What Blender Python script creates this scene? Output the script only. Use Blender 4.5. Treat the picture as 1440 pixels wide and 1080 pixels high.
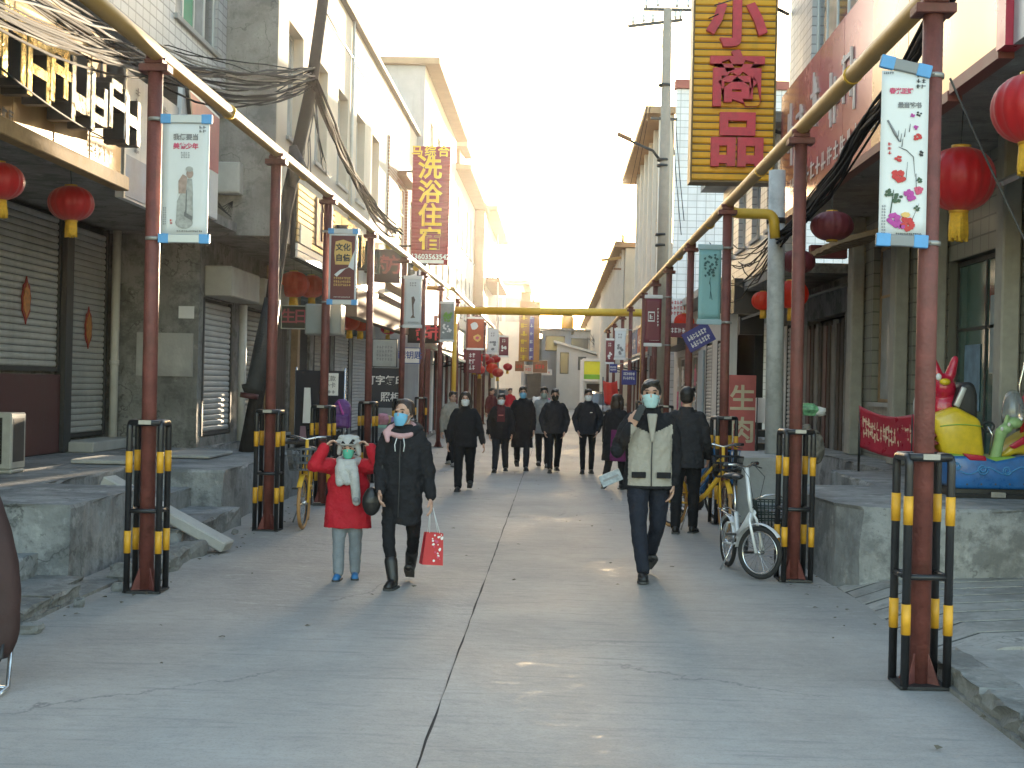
import bpy, bmesh, math, random
from mathutils import Vector, Matrix, Euler
random.seed(7)
SC = bpy.context.scene
for _o in list(bpy.data.objects): bpy.data.objects.remove(_o)
COL = SC.collection
rad = math.radians
PI = math.pi

# ------------------------------------------------------------------ camera, sky, sun, exposure
F_PX, CAM_H = 1900.0, 1.75
cam_d = bpy.data.cameras.new('camera'); cam = bpy.data.objects.new('camera', cam_d); COL.objects.link(cam)
cam_d.sensor_width = 36; cam_d.lens = 36 * F_PX / 1440; cam_d.clip_end = 3000; cam_d.clip_start = 0.05
CAM_R = Matrix.Rotation(math.atan(62 / F_PX), 3, 'Z') @ Matrix.Rotation(rad(90), 3, 'X') @ Matrix.Rotation(rad(1.3), 3, 'Z')
cam.matrix_world = Matrix.Translation((0, 0, CAM_H)) @ CAM_R.to_4x4()
SC.camera = cam
SUN_AZ, SUN_EL = rad(5.0), rad(5.0)      # azimuth to the right of the street axis
world = bpy.data.worlds.new('World'); SC.world = world; world.use_nodes = True
wn = world.node_tree; bgn = wn.nodes['Background']
sky = wn.nodes.new('ShaderNodeTexSky'); sky.sky_type = 'NISHITA'; sky.sun_disc = False
sky.sun_elevation = SUN_EL; sky.sun_rotation = SUN_AZ; sky.air_density = 1.0; sky.dust_density = 1.0; sky.ozone_density = 1.0
wn.links.new(sky.outputs[0], bgn.inputs[0]); bgn.inputs[1].default_value = 0.15
sd = bpy.data.lights.new('sun', 'SUN'); sd.energy = 4.5; sd.angle = rad(0.5); sd.color = (1.0, 0.80, 0.55)
sun = bpy.data.objects.new('sun', sd); COL.objects.link(sun)
_sv = Vector((math.sin(SUN_AZ) * math.cos(SUN_EL), math.cos(SUN_AZ) * math.cos(SUN_EL), math.sin(SUN_EL)))
sun.rotation_euler = _sv.to_track_quat('Z', 'Y').to_euler(); sun.location = (20, 60, 40)
SC.view_settings.view_transform = 'Standard'; SC.view_settings.look = 'None'
SC.view_settings.gamma = 1.0; SC.view_settings.use_curve_mapping = False
SC.view_settings.exposure = 3.05
SC.cycles.max_bounces = 6; SC.cycles.use_denoising = True

# ------------------------------------------------------------------ measuring the place: pixel of the 1440 px photo -> point
def ray(px, py):
    return CAM_R @ Vector(((px - 720) / F_PX, -(py - 540) / F_PX, -1.0))
def W(px, py, Y):
    d = ray(px, py); t = Y / d.y
    return Vector((d.x * t, Y, CAM_H + d.z * t))
def G(px, py, z=0.0):
    d = ray(px, py); t = (z - CAM_H) / d.z
    return Vector((d.x * t, d.y * t, z))
def XP(px, py, X):
    d = ray(px, py); t = X / d.x
    return Vector((X, d.y * t, CAM_H + d.z * t))

# ------------------------------------------------------------------ materials
MATS = {}
def mat(name, col, rough=0.7, metal=0.0, var=0.15, scale=6.0, bump=0.0, bscale=None, spec=0.5, stain=0.0, stain_col=None,
        streak=0.0, coat=0.0, trans=0.0, sheen=0.0, emit=None, alpha=1.0):
    if name in MATS: return MATS[name]
    m = bpy.data.materials.new(name); m.use_nodes = True
    nt = m.node_tree; N = nt.nodes; L = nt.links; b = N['Principled BSDF']
    b.inputs['Roughness'].default_value = rough; b.inputs['Metallic'].default_value = metal
    b.inputs['Specular IOR Level'].default_value = spec; b.inputs['Coat Weight'].default_value = coat
    b.inputs['Transmission Weight'].default_value = trans; b.inputs['Sheen Weight'].default_value = sheen
    b.inputs['Base Color'].default_value = (*col, 1)
    tc = N.new('ShaderNodeNewGeometry'); src = tc.outputs['Position']
    if var > 0:
        n = N.new('ShaderNodeTexNoise'); n.inputs['Scale'].default_value = scale; n.inputs['Detail'].default_value = 6; n.inputs['Roughness'].default_value = .62
        L.new(src, n.inputs['Vector'])
        r = N.new('ShaderNodeValToRGB'); e = r.color_ramp.elements
        e[0].position = .3; e[1].position = .7
        e[0].color = (*[c * (1 - var) for c in col], 1); e[1].color = (*[min(1, c * (1 + var * .8)) for c in col], 1)
        L.new(n.outputs['Fac'], r.inputs['Fac']); out = r.outputs['Color']
        rr = N.new('ShaderNodeMapRange'); rr.inputs['To Min'].default_value = max(0, rough - .12); rr.inputs['To Max'].default_value = min(1, rough + .12)
        L.new(n.outputs['Fac'], rr.inputs['Value']); L.new(rr.outputs[0], b.inputs['Roughness'])
        def blend(out, sc_vec, lo, hi, amt, c2, detail=8):
            mp = N.new('ShaderNodeMapping'); mp.inputs['Scale'].default_value = sc_vec; L.new(src, mp.inputs['Vector'])
            n2 = N.new('ShaderNodeTexNoise'); n2.inputs['Scale'].default_value = 1; n2.inputs['Detail'].default_value = detail; n2.inputs['Roughness'].default_value = .68
            L.new(mp.outputs[0], n2.inputs['Vector'])
            mr = N.new('ShaderNodeMapRange'); mr.inputs['From Min'].default_value = lo; mr.inputs['From Max'].default_value = hi; mr.inputs['To Max'].default_value = amt
            L.new(n2.outputs['Fac'], mr.inputs['Value'])
            mx = N.new('ShaderNodeMix'); mx.data_type = 'RGBA'; L.new(mr.outputs[0], mx.inputs[0]); L.new(out, mx.inputs[6]); mx.inputs[7].default_value = (*c2, 1)
            return mx.outputs[2]
        sc2 = stain_col or tuple(c * .35 for c in col)
        if stain: out = blend(out, (scale * .35,) * 3, .5, .68, stain, sc2)
        if streak: out = blend(out, (5, 5, .45), .5, .72, streak, sc2)
        L.new(out, b.inputs['Base Color'])
    if bump > 0:
        n3 = N.new('ShaderNodeTexNoise'); n3.inputs['Scale'].default_value = bscale or scale * 6; n3.inputs['Detail'].default_value = 8; L.new(src, n3.inputs['Vector'])
        bp = N.new('ShaderNodeBump'); bp.inputs['Strength'].default_value = min(1, bump); bp.inputs['Distance'].default_value = .02 * max(1, bump)
        L.new(n3.outputs['Fac'], bp.inputs['Height']); L.new(bp.outputs[0], b.inputs['Normal'])
    if emit: b.inputs['Emission Color'].default_value = (*emit[:3], 1); b.inputs['Emission Strength'].default_value = emit[3]
    MATS[name] = m; return m
def tile_mat(name, col, joint, tw, th, axis='Y', rough=.35, bump=.5, var=.06, streak=.25, offset=.0, msize=.012):
    """glazed wall tiles: brick texture on the wall plane (axis = horizontal world axis)"""
    m = mat(name, col, rough, var=var, scale=3, streak=streak, stain_col=tuple(c * .55 for c in col))
    nt = m.node_tree; N = nt.nodes; L = nt.links; b = N['Principled BSDF']
    g = N.new('ShaderNodeNewGeometry'); s = N.new('ShaderNodeSeparateXYZ'); L.new(g.outputs['Position'], s.inputs[0])
    c = N.new('ShaderNodeCombineXYZ'); L.new(s.outputs[axis], c.inputs[0]); L.new(s.outputs['Z'], c.inputs[1])
    bt = N.new('ShaderNodeTexBrick'); bt.offset = offset; bt.inputs['Scale'].default_value = 1; bt.inputs['Brick Width'].default_value = tw; bt.inputs['Row Height'].default_value = th
    bt.inputs['Mortar Size'].default_value = msize; bt.inputs['Mortar Smooth'].default_value = .3
    bt.inputs['Color1'].default_value = (1, 1, 1, 1); bt.inputs['Color2'].default_value = (.88, .88, .88, 1); bt.inputs['Mortar'].default_value = (*[j / max(.01, q) for j, q in zip(joint, col)], 1)
    L.new(c.outputs[0], bt.inputs['Vector'])
    old = b.inputs['Base Color'].links[0].from_socket
    mx = N.new('ShaderNodeMix'); mx.data_type = 'RGBA'; mx.blend_type = 'MULTIPLY'; mx.inputs[0].default_value = 1
    L.new(old, mx.inputs[6]); L.new(bt.outputs['Color'], mx.inputs[7]); L.new(mx.outputs[2], b.inputs['Base Color'])
    bp = N.new('ShaderNodeBump'); bp.invert = True; bp.inputs['Strength'].default_value = bump; bp.inputs['Distance'].default_value = .006
    L.new(bt.outputs['Fac'], bp.inputs['Height']); L.new(bp.outputs[0], b.inputs['Normal'])
    return m

# ------------------------------------------------------------------ mesh building
class MB:
    def __init__(s): s.v = []; s.f = []; s.sm = []; s.mi = []
    def add(s, vs, fs, mi=0, smooth=False):
        o = len(s.v); s.v += [tuple(v) for v in vs]
        for f in fs: s.f.append([i + o for i in f]); s.sm.append(smooth); s.mi.append(mi)
        return s
    def box(s, x0, x1, y0, y1, z0, z1, mi=0, M=None):
        vs = [Vector(p) for p in ((x0,y0,z0),(x1,y0,z0),(x1,y1,z0),(x0,y1,z0),(x0,y0,z1),(x1,y0,z1),(x1,y1,z1),(x0,y1,z1))]
        if M is not None: vs = [M @ v for v in vs]
        return s.add(vs, [(0,3,2,1),(4,5,6,7),(0,1,5,4),(1,2,6,5),(2,3,7,6),(3,0,4,7)], mi)
    def cbox(s, c, sz, mi=0, M=None):
        return s.box(c[0]-sz[0]/2, c[0]+sz[0]/2, c[1]-sz[1]/2, c[1]+sz[1]/2, c[2]-sz[2]/2, c[2]+sz[2]/2, mi, M)
    def bar(s, p0, p1, w, h, mi=0, up=(0,0,1)):
        p0, p1 = Vector(p0), Vector(p1); d = (p1-p0).normalized(); u = Vector(up); x = d.cross(u)
        if x.length < 1e-4: x = d.cross(Vector((1,0,0)))
        x.normalize(); y = x.cross(d)
        q = [p + x*a*w/2 + y*b*h/2 for p in (p0,p1) for a,b in ((-1,-1),(1,-1),(1,1),(-1,1))]
        return s.add(q, [(0,3,2,1),(4,5,6,7),(0,1,5,4),(1,2,6,5),(2,3,7,6),(3,0,4,7)], mi)
    def tube(s, pts, r, n=8, mi=0, caps=True, closed=False):
        pts = [Vector(p) for p in pts]; k = len(pts); rs = r if isinstance(r, (list, tuple)) else [r]*k
        vs = []; prev = None
        for i, p in enumerate(pts):
            if closed: d = pts[(i+1) % k] - pts[i-1]
            else: d = pts[min(i+1, k-1)] - pts[max(i-1, 0)]
            d.normalize()
            if prev is None:
                a = Vector((0,0,1)) if abs(d.z) < .9 else Vector((1,0,0)); x = d.cross(a).normalized()
            else:
                x = prev - d*prev.dot(d)
                x = x.normalized() if x.length > 1e-6 else d.orthogonal().normalized()
            prev = x; y = d.cross(x)
            vs += [p + (x*math.cos(2*PI*j/n) + y*math.sin(2*PI*j/n))*rs[i] for j in range(n)]
        fs = []
        for i in range(k if closed else k-1):
            a, b = i*n, ((i+1) % k)*n
            fs += [(a+j, a+(j+1) % n, b+(j+1) % n, b+j) for j in range(n)]
        s.add(vs, fs, mi, True)
        if caps and not closed:
            o = len(s.v) - len(vs)
            s.f.append([o+j for j in range(n)][::-1]); s.sm.append(False); s.mi.append(mi)
            s.f.append([o+(k-1)*n+j for j in range(n)]); s.sm.append(False); s.mi.append(mi)
        return s
    def cyl(s, p0, p1, r0, r1=None, n=12, mi=0): return s.tube([p0, p1], [r0, r0 if r1 is None else r1], n, mi)
    def lathe(s, prof, c=(0,0,0), n=16, mi=0, smooth=True, M=None, lobes=0, lamp=0.0):
        vs = []; c = Vector(c)
        for r, z in prof:
            for j in range(n):
                a = 2*PI*j/n; q = r*(1 + (lamp*abs(math.cos(a*lobes/2)) if lobes else 0))
                v = Vector((q*math.cos(a), q*math.sin(a), z)); vs.append((M @ v if M is not None else v) + c)
        fs = [(i*n+j, i*n+(j+1) % n, (i+1)*n+(j+1) % n, (i+1)*n+j) for i in range(len(prof)-1) for j in range(n)]
        s.add(vs, fs, mi, smooth)
        if prof[0][0] > 1e-4: s.f.append([len(s.v)-len(vs)+j for j in range(n)][::-1]); s.sm.append(False); s.mi.append(mi)
        if prof[-1][0] > 1e-4: s.f.append([len(s.v)-n+j for j in range(n)]); s.sm.append(False); s.mi.append(mi)
        return s
    def ell(s, c, r, n=12, m=8, mi=0, M=None):
        prof = [(math.sin(PI*i/m), -math.cos(PI*i/m)) for i in range(m+1)]; c = Vector(c); vs = []
        for q, z in prof:
            for j in range(n):
                v = Vector((r[0]*max(q,1e-3)*math.cos(2*PI*j/n), r[1]*max(q,1e-3)*math.sin(2*PI*j/n), r[2]*z)); vs.append((M @ v if M is not None else v) + c)
        return s.add(vs, [(i*n+j, i*n+(j+1) % n, (i+1)*n+(j+1) % n, (i+1)*n+j) for i in range(m) for j in range(n)], mi, True)
    def prism(s, pts, M, d0, d1, mi=0):
        """outline pts (x,y) extruded from z=d0 to z=d1 then moved by M"""
        n = len(pts); vs = [M @ Vector((x, y, d)) for d in (d0, d1) for x, y in pts]
        return s.add(vs, [tuple(range(n))[::-1], tuple(range(n, 2*n))] + [(i, (i+1) % n, n+(i+1) % n, n+i) for i in range(n)], mi)
    def mesh(s, name, mats):
        me = bpy.data.meshes.new(name); me.from_pydata(s.v, [], s.f)
        for m in (mats if isinstance(mats, (list, tuple)) else [mats]): me.materials.append(m)
        me.polygons.foreach_set('use_smooth', s.sm); me.polygons.foreach_set('material_index', s.mi)
        bm = bmesh.new(); bm.from_mesh(me); bmesh.ops.recalc_face_normals(bm, faces=bm.faces); bm.to_mesh(me); bm.free()
        me.update(); return me
    def build(s, name, mats, parent=None, bevel=0, **props):
        return link(name, s.mesh(name, mats), parent, bevel, **props)
LOCAL = set()      # things whose parts are modelled in the thing's own frame
def link(name, me, parent=None, bevel=0, **props):
    o = bpy.data.objects.new(name, me); COL.objects.link(o)
    if parent is not None:
        o.parent = parent
        if parent.type == 'EMPTY' and parent.name not in LOCAL: o.matrix_parent_inverse = Matrix.Translation(-parent.location)
    if bevel:
        md = o.modifiers.new('bevel', 'BEVEL'); md.width = bevel; md.segments = 1; md.limit_method = 'ANGLE'; md.angle_limit = rad(50)
    for k, v in props.items(): o[k] = v
    return o
def thing(name, label, cat, loc=(0,0,0), group=None):
    o = bpy.data.objects.new(name, None); COL.objects.link(o); o.location = loc; o.empty_display_size = .2
    o['label'] = label; o['category'] = cat
    if group: o['group'] = group
    return o
def solo(o, label, cat, group=None):
    o['label'] = label; o['category'] = cat
    if group: o['group'] = group
    return o
def copy_tree(o, parent=None):
    c = o.copy(); COL.objects.link(c)
    if parent is not None: c.parent = parent
    for ch in list(o.children): copy_tree(ch, c)
    return c
def dup(root, loc, rz=0, label=None, scale=None, group=None):
    c = copy_tree(root); c.location = loc; c.rotation_euler = (0, 0, rz)
    if label: c['label'] = label
    if scale: c.scale = (scale,)*3
    if group: c['group'] = group
    return c
_TXT = {}
def text_mesh(s, size=1.0, ext=.01, align='CENTER', bold=0.0):
    k = (s, round(size,3), round(ext,4), align, bold)
    if k in _TXT: return _TXT[k]
    c = bpy.data.curves.new('lettering', 'FONT'); c.body = s; c.size = size; c.extrude = ext; c.align_x = align; c.align_y = 'CENTER'; c.offset = bold; c.resolution_u = 2
    o = bpy.data.objects.new('lettering', c); COL.objects.link(o)
    bpy.context.view_layer.update()
    me = bpy.data.meshes.new_from_object(o.evaluated_get(bpy.context.evaluated_depsgraph_get()))
    bpy.data.objects.remove(o); bpy.data.curves.remove(c); _TXT[k] = me
    return me
def face_cam(loc, rz=0.0):      # text/panel frame: local x -> right, local y -> up, local z -> towards -Y (the camera side)
    return Matrix.Translation(loc) @ Matrix.Rotation(rz, 4, 'Z') @ Matrix.Rotation(rad(90), 4, 'X')
def put_text(s, M, size, m, parent, ext=.004, name='lettering', bold=0.0, sx=1.0, mesh=None):
    me = (mesh or text_mesh(s, size, ext, bold=bold)).copy(); me.materials.clear(); me.materials.append(m)
    me.transform(M @ Matrix.Diagonal((sx, 1, 1, 1)))
    return link(name, me, parent)
# ------------------------------------------------------------------ palette
CONC = mat('concrete', (.30,.29,.27), .85, var=.22, scale=1.6, bump=.5, bscale=22, stain=.45, streak=.3)
CONC_D = mat('old concrete', (.235,.23,.215), .88, var=.25, scale=2.2, bump=.8, bscale=16, stain=.55, streak=.45)
CONC_L = mat('pale concrete', (.40,.39,.365), .85, var=.16, scale=2.0, bump=.4, bscale=25, stain=.35, streak=.15)
PLATE = mat('platform render', (.27,.275,.272), .85, var=.35, scale=1.3, bump=.8, bscale=14, stain=.75, streak=.6, stain_col=(.10,.105,.112))
PLASTER = mat('cream plaster', (.62,.55,.45), .85, spec=.2, var=.08, scale=1.5, bump=.15, streak=.2, stain_col=(.40,.34,.26))
WHITE_W = mat('white plaster', (.66,.63,.58), .85, spec=.2, var=.07, scale=1.6, bump=.12, streak=.2, stain_col=(.42,.39,.34))
GREY_W = mat('grey wall', (.36,.37,.38), .8, var=.12, scale=1.4, bump=.2, streak=.3)
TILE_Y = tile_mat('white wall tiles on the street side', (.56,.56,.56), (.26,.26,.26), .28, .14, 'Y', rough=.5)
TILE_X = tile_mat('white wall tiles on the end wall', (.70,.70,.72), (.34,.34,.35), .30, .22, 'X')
BRICK_Y = tile_mat('tan facing brick', (.36,.21,.14), (.50,.42,.34), .24, .085, 'Y', rough=.9, bump=.6, var=.15, offset=.5, msize=.014)
BROWN = mat('brown eave', (.26,.15,.09), .85, spec=.2, var=.15, scale=2)
EAVE_L = mat('buff eave', (.36,.24,.15), .85, spec=.2, var=.12, scale=2)
SHUT = mat('shutter metal', (.44,.44,.42), .5, .15, var=.14, scale=2.5, stain=.35, streak=.3, stain_col=(.2,.18,.15))
SHUT_D = mat('shutter metal tan', (.34,.31,.26), .55, .15, var=.16, scale=2.5, stain=.4, stain_col=(.16,.13,.1))
SHUT_L = mat('shutter metal pale', (.48,.47,.45), .5, .15, var=.14, scale=2.5, stain=.3)
DARK = mat('dark interior', (.022,.021,.02), .85, var=.2)  # near-black; on back walls and openings it paints in unlit rooms
DARKB = mat('dark brown boards', (.06,.045,.035), .75, var=.3, scale=5, bump=.2)
MAROON = mat('maroon panel', (.085,.028,.026), .55, var=.2, scale=3, bump=.1)
FRAME_D = mat('dark frame', (.05,.05,.052), .5, .3, var=.15)
FRAME_A = mat('aluminium frame', (.50,.50,.49), .4, .5, var=.08)
FRAME_W = mat('white frame', (.72,.71,.69), .45, var=.06)
GLASS = mat('window glass', (.10,.115,.12), .08, .0, var=0, spec=.9)
GLASS_C = mat('curtained window glass', (.33,.34,.34), .15, var=.25, scale=2.5, spec=.8)
GREEN_C = mat('green curtain', (.02,.26,.13), .6, var=.15, scale=4)
PIPE_W = mat('white plastic pipe', (.55,.54,.50), .5, var=.12, scale=4, stain=.25)
STEEL_D = mat('dark steel', (.06,.06,.06), .5, .6, var=.2)
WOOD = mat('weathered wood', (.30,.20,.11), .75, var=.25, scale=5, bump=.3)

# ------------------------------------------------------------------ ground and road
ROAD = mat('worn street concrete', (.325,.307,.282), .55, var=.16, scale=.9, bump=.42, bscale=11, stain=.38, stain_col=(.145,.15,.15), spec=.5)
def _road_detail(m):
    nt = m.node_tree; N = nt.nodes; L = nt.links; b = N['Principled BSDF']
    g = N.new('ShaderNodeNewGeometry')
    def noise(sc, det=6, rough=.6, vec=None):
        mp = N.new('ShaderNodeMapping'); mp.inputs['Scale'].default_value = sc; L.new(vec or g.outputs['Position'], mp.inputs['Vector'])
        n = N.new('ShaderNodeTexNoise'); n.inputs['Scale'].default_value = 1; n.inputs['Detail'].default_value = det; n.inputs['Roughness'].default_value = rough; L.new(mp.outputs[0], n.inputs['Vector']); return n
    def rng(s, a, c, lo=0., hi=1.):
        r = N.new('ShaderNodeMapRange'); r.inputs['From Min'].default_value = a; r.inputs['From Max'].default_value = c; r.inputs['To Min'].default_value = lo; r.inputs['To Max'].default_value = hi; L.new(s, r.inputs['Value']); return r.outputs[0]
    col = b.inputs['Base Color'].links[0].from_socket
    def over(col, fac, c, mode='MIX'):
        x = N.new('ShaderNodeMix'); x.data_type = 'RGBA'; x.blend_type = mode; L.new(fac, x.inputs[0]); L.new(col, x.inputs[6]); x.inputs[7].default_value = (*c, 1); return x.outputs[2]
    sc = noise((1.3, 14, 1), 5, .6); col = over(col, rng(sc.outputs['Fac'], .55, .72, 0, .6), (.15,.15,.15))       # dark scuffs that lie across the street
    dark = noise((.5, .22, 1), 4, .6); col = over(col, rng(dark.outputs['Fac'], .5, .66, 0, .5), (.17,.17,.168))       # old damp patches
    pale = noise((.7, .4, 1), 3, .5); col = over(col, rng(pale.outputs['Fac'], .55, .75, 0, .35), (.36,.36,.35))        # dusty patches
    v = N.new('ShaderNodeTexVoronoi'); v.feature = 'DISTANCE_TO_EDGE'; v.inputs['Scale'].default_value = .33
    w = noise((1.2, 1.2, 1), 6, .7); ad = N.new('ShaderNodeVectorMath'); ad.operation = 'ADD'; L.new(g.outputs['Position'], ad.inputs[0]); L.new(w.outputs['Color'], ad.inputs[1]); L.new(ad.outputs[0], v.inputs['Vector'])
    cm = noise((.35, .35, 1), 2, .5)
    mu = N.new('ShaderNodeMath'); mu.operation = 'MULTIPLY'; L.new(rng(v.outputs['Distance'], .0, .008, 1, 0), mu.inputs[0]); L.new(rng(cm.outputs['Fac'], .5, .56), mu.inputs[1])
    col = over(col, mu.outputs[0], (.16,.155,.15))                                                                        # hairline cracks
    md_ = noise((7, 10, 7), 5, .7); col = over(col, rng(md_.outputs['Fac'], .52, .70, 0, .38), (.19,.188,.182)); col = over(col, rng(md_.outputs['Fac'], .34, .46, .25, 0), (.40,.39,.37))
    gl = noise((4.5, 5.5, 1), 6, .75); gm_ = noise((.55, .22, 1), 2, .5); gx = N.new('ShaderNodeMath'); gx.operation = 'MULTIPLY'; L.new(rng(gl.outputs['Fac'], .55, .65, 0, .26), gx.inputs[0]); L.new(rng(gm_.outputs['Fac'], .52, .60), gx.inputs[1]); rr_ = N.new('ShaderNodeMath'); rr_.operation = 'SUBTRACT'; L.new(rng(dark.outputs['Fac'], .45, .7, .74, .60), rr_.inputs[0]); L.new(gx.outputs[0], rr_.inputs[1])     # worn glossy spots
    sp = noise((70, 70, 70), 3, .7); col = over(col, rng(sp.outputs['Fac'], .5, .75, 0, .35), (.09,.09,.09)); col = over(col, rng(sp.outputs['Fac'], .28, .45, .3, 0), (.34,.34,.33))
    L.new(col, b.inputs['Base Color'])
    L.new(rr_.outputs[0], b.inputs['Roughness']); b.inputs['Specular IOR Level'].default_value = .4
_road_detail(ROAD)
def _grit(m, dark, light, crack=True):
    """weathering of cast concrete: mottling, pocks, pale lime blooms and hairline cracks"""
    nt = m.node_tree; N = nt.nodes; L = nt.links; b = N['Principled BSDF']; g = N.new('ShaderNodeNewGeometry')
    def fac(sc, det, lo, hi, a, c, rough=.7):
        mp = N.new('ShaderNodeMapping'); mp.inputs['Scale'].default_value = sc; L.new(g.outputs['Position'], mp.inputs['Vector'])
        n = N.new('ShaderNodeTexNoise'); n.inputs['Scale'].default_value = 1; n.inputs['Detail'].default_value = det; n.inputs['Roughness'].default_value = rough; L.new(mp.outputs[0], n.inputs['Vector'])
        r = N.new('ShaderNodeMapRange'); r.inputs['From Min'].default_value = lo; r.inputs['From Max'].default_value = hi; r.inputs['To Min'].default_value = a; r.inputs['To Max'].default_value = c; L.new(n.outputs['Fac'], r.inputs['Value']); return r.outputs[0]
    col = b.inputs['Base Color'].links[0].from_socket
    def over(col, f, c):
        x = N.new('ShaderNodeMix'); x.data_type = 'RGBA'; L.new(f, x.inputs[0]); L.new(col, x.inputs[6]); x.inputs[7].default_value = (*c, 1); return x.outputs[2]
    col = over(col, fac((2.2, 2.2, 2.6), 8, .50, .60, 0, .75), dark); col = over(col, fac((3.1, 2.7, 3.5), 8, .58, .66, 0, .65), light)
    col = over(col, fac((26, 26, 26), 4, .60, .68, 0, .7), dark); col = over(col, fac((9, 9, 2.2), 6, .55, .70, 0, .45), dark)
    if crack:
        v = N.new('ShaderNodeTexVoronoi'); v.feature = 'DISTANCE_TO_EDGE'; v.inputs['Scale'].default_value = .8
        mp = N.new('ShaderNodeTexNoise'); mp.inputs['Scale'].default_value = 2.5; mp.inputs['Detail'].default_value = 6; L.new(g.outputs['Position'], mp.inputs['Vector'])
        ad = N.new('ShaderNodeVectorMath'); L.new(g.outputs['Position'], ad.inputs[0]); L.new(mp.outputs['Color'], ad.inputs[1]); L.new(ad.outputs[0], v.inputs['Vector'])
        r = N.new('ShaderNodeMapRange'); r.inputs['From Max'].default_value = .012; r.inputs['To Min'].default_value = .8; r.inputs['To Max'].default_value = 0; L.new(v.outputs['Distance'], r.inputs['Value'])
        k = N.new('ShaderNodeMath'); k.operation = 'MULTIPLY'; L.new(r.outputs[0], k.inputs[0]); L.new(fac((.6, .6, .6), 2, .5, .56, 0, 1), k.inputs[1]); col = over(col, k.outputs[0], tuple(c*.5 for c in dark))
    L.new(col, b.inputs['Base Color'])
_grit(PLATE, (.115,.118,.12), (.40,.40,.385)); _grit(CONC_D, (.10,.098,.09), (.34,.33,.31)); _grit(CONC, (.17,.165,.155), (.38,.375,.36))
DIRT = mat('dusty ground', (.20,.19,.17), .95, var=.25, scale=1.5, bump=.8)
JOINT = mat('joint dirt', (.06,.058,.055), .95, var=.2)
MB().box(-300, 300, -30, 900, -.6, -.05).build('ground', DIRT, kind='structure')
road = MB().box(-4.1, 3.0, -4, 108, -.049, -.02).build('road', JOINT, kind='structure')
def slab_mesh(x0, x1, y0, y1, seed, edge):
    """a cast concrete slab: top gently uneven, with a chipped edge along the centre seam"""
    rnd = random.Random(seed); mb = MB(); nx, ny = 12, int((y1-y0)/.28)
    vs = []; ph = [rnd.uniform(0, 6) for _ in range(6)]
    for j in range(ny+1):
        y = y0 + (y1-y0)*j/ny
        for i in range(nx+1):
            t = i/nx; x = x0 + (x1-x0)*t
            if (edge > 0 and i == nx) or (edge < 0 and i == 0): x += rnd.uniform(-.0045, .0045)
            z = .004*(math.sin(1.7*x+ph[0]+.4*y)+math.sin(.9*y+ph[1])+math.sin(2.6*y+1.3*x+ph[2])) - .006
            vs.append((x, y, z))
    mb.add(vs, [(j*(nx+1)+i, j*(nx+1)+i+1, (j+1)*(nx+1)+i+1, (j+1)*(nx+1)+i) for j in range(ny) for i in range(nx)], 0, True)
    return mb
slab_mesh(-4.05, -.602, -3.5, 60, 1, 1).build('concrete_slab', ROAD, road)
slab_mesh(-.592, 3.0, -3.5, 60, 2, -1).build('concrete_slab', ROAD, road)
MB().box(-4.05, -.62, 60.02, 108, -.03, -.004).build('concrete_slab', ROAD, road)
MB().box(-.58, 3.0, 60.02, 108, -.03, -.004).build('concrete_slab', ROAD, road)

def rough_prism(pts, z0, z1, seed=0, amp=.017, step=.22):
    """cast block: outline subdivided and nudged so that its arrises are uneven"""
    rnd = random.Random(seed); out = []
    for i, p in enumerate(pts):
        q = pts[(i+1) % len(pts)]; d = math.hypot(q[0]-p[0], q[1]-p[1]); k = max(1, min(60, int(d/step)))
        for a in range(k): out.append((p[0]+(q[0]-p[0])*a/k, p[1]+(q[1]-p[1])*a/k))
    n = len(out); lv = [z0, z0+(z1-z0)*.5, z1-.03, z1]; vs = []
    for li, z in enumerate(lv):
        for x, y in out:
            a = amp*(1.2 if li < 3 else 1.0); ins = .0
            vs.append((x+rnd.uniform(-a, a), y+rnd.uniform(-a, a), z+(rnd.uniform(-a, a)*.12 if li == 3 else 0)))
    fs = [(l*n+i, l*n+(i+1) % n, (l+1)*n+(i+1) % n, (l+1)*n+i) for l in range(3) for i in range(n)] + [tuple(range(3*n, 4*n))]
    return MB().add(vs, fs)
# left raised platform in front of the shops, with a flight of steps let into it
plat_l = rough_prism([(-12,11.2),(-4.05,11.2),(-4.0,13.3),(-5.1,13.35),(-5.1,15.9),(-3.92,15.9),(-3.90,20.6),(-4.9,20.65),(-5.5,20.65),(-5.5,34),(-12,34)], -.03, .65, 3).build('left_terrace', PLATE, kind='structure')
for i, (x1, z) in enumerate(((-4.30,.44),(-3.72,.22))):
    rough_prism([(-5.4,13.33),(x1,13.33),(x1,15.92),(-5.4,15.92)], -.03, z, 10+i).build('step', PLATE, plat_l)
for i, (y0, y1, x1, z) in enumerate(((9.7,11.22,-4.35,.24),(10.3,11.22,-4.75,.44))):
    rough_prism([(-9,y0),(x1,y0),(x1+.05,y1),(-9,y1)], -.03, z, 20+i, .02).build('step', PLATE, plat_l)
rp = MB(); rp.bar((-4.55,13.62,.68), (-3.26,13.48,.05), .27, .11); rp.build('ramp_plank', CONC_L, plat_l, bevel=.015)
MB().box(-5.9,-5.2,16.3,17.3,.66,.71).box(-5.3,-4.6,17.9,19.2,.66,.70).build('loose_slab', CONC_L, plat_l, bevel=.01)
low_l = rough_prism([(-5.45,20.7),(-4.05,20.7),(-4.0,60),(-5.45,60)], -.03, .16, 5).build('left_pavement', CONC, kind='structure')
kerb = MB().box(-3.98,-3.66,3.0,13.2,-.03,.02).build('left_kerb', CONC_D, kind='structure')
rnd = random.Random(4)
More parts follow.
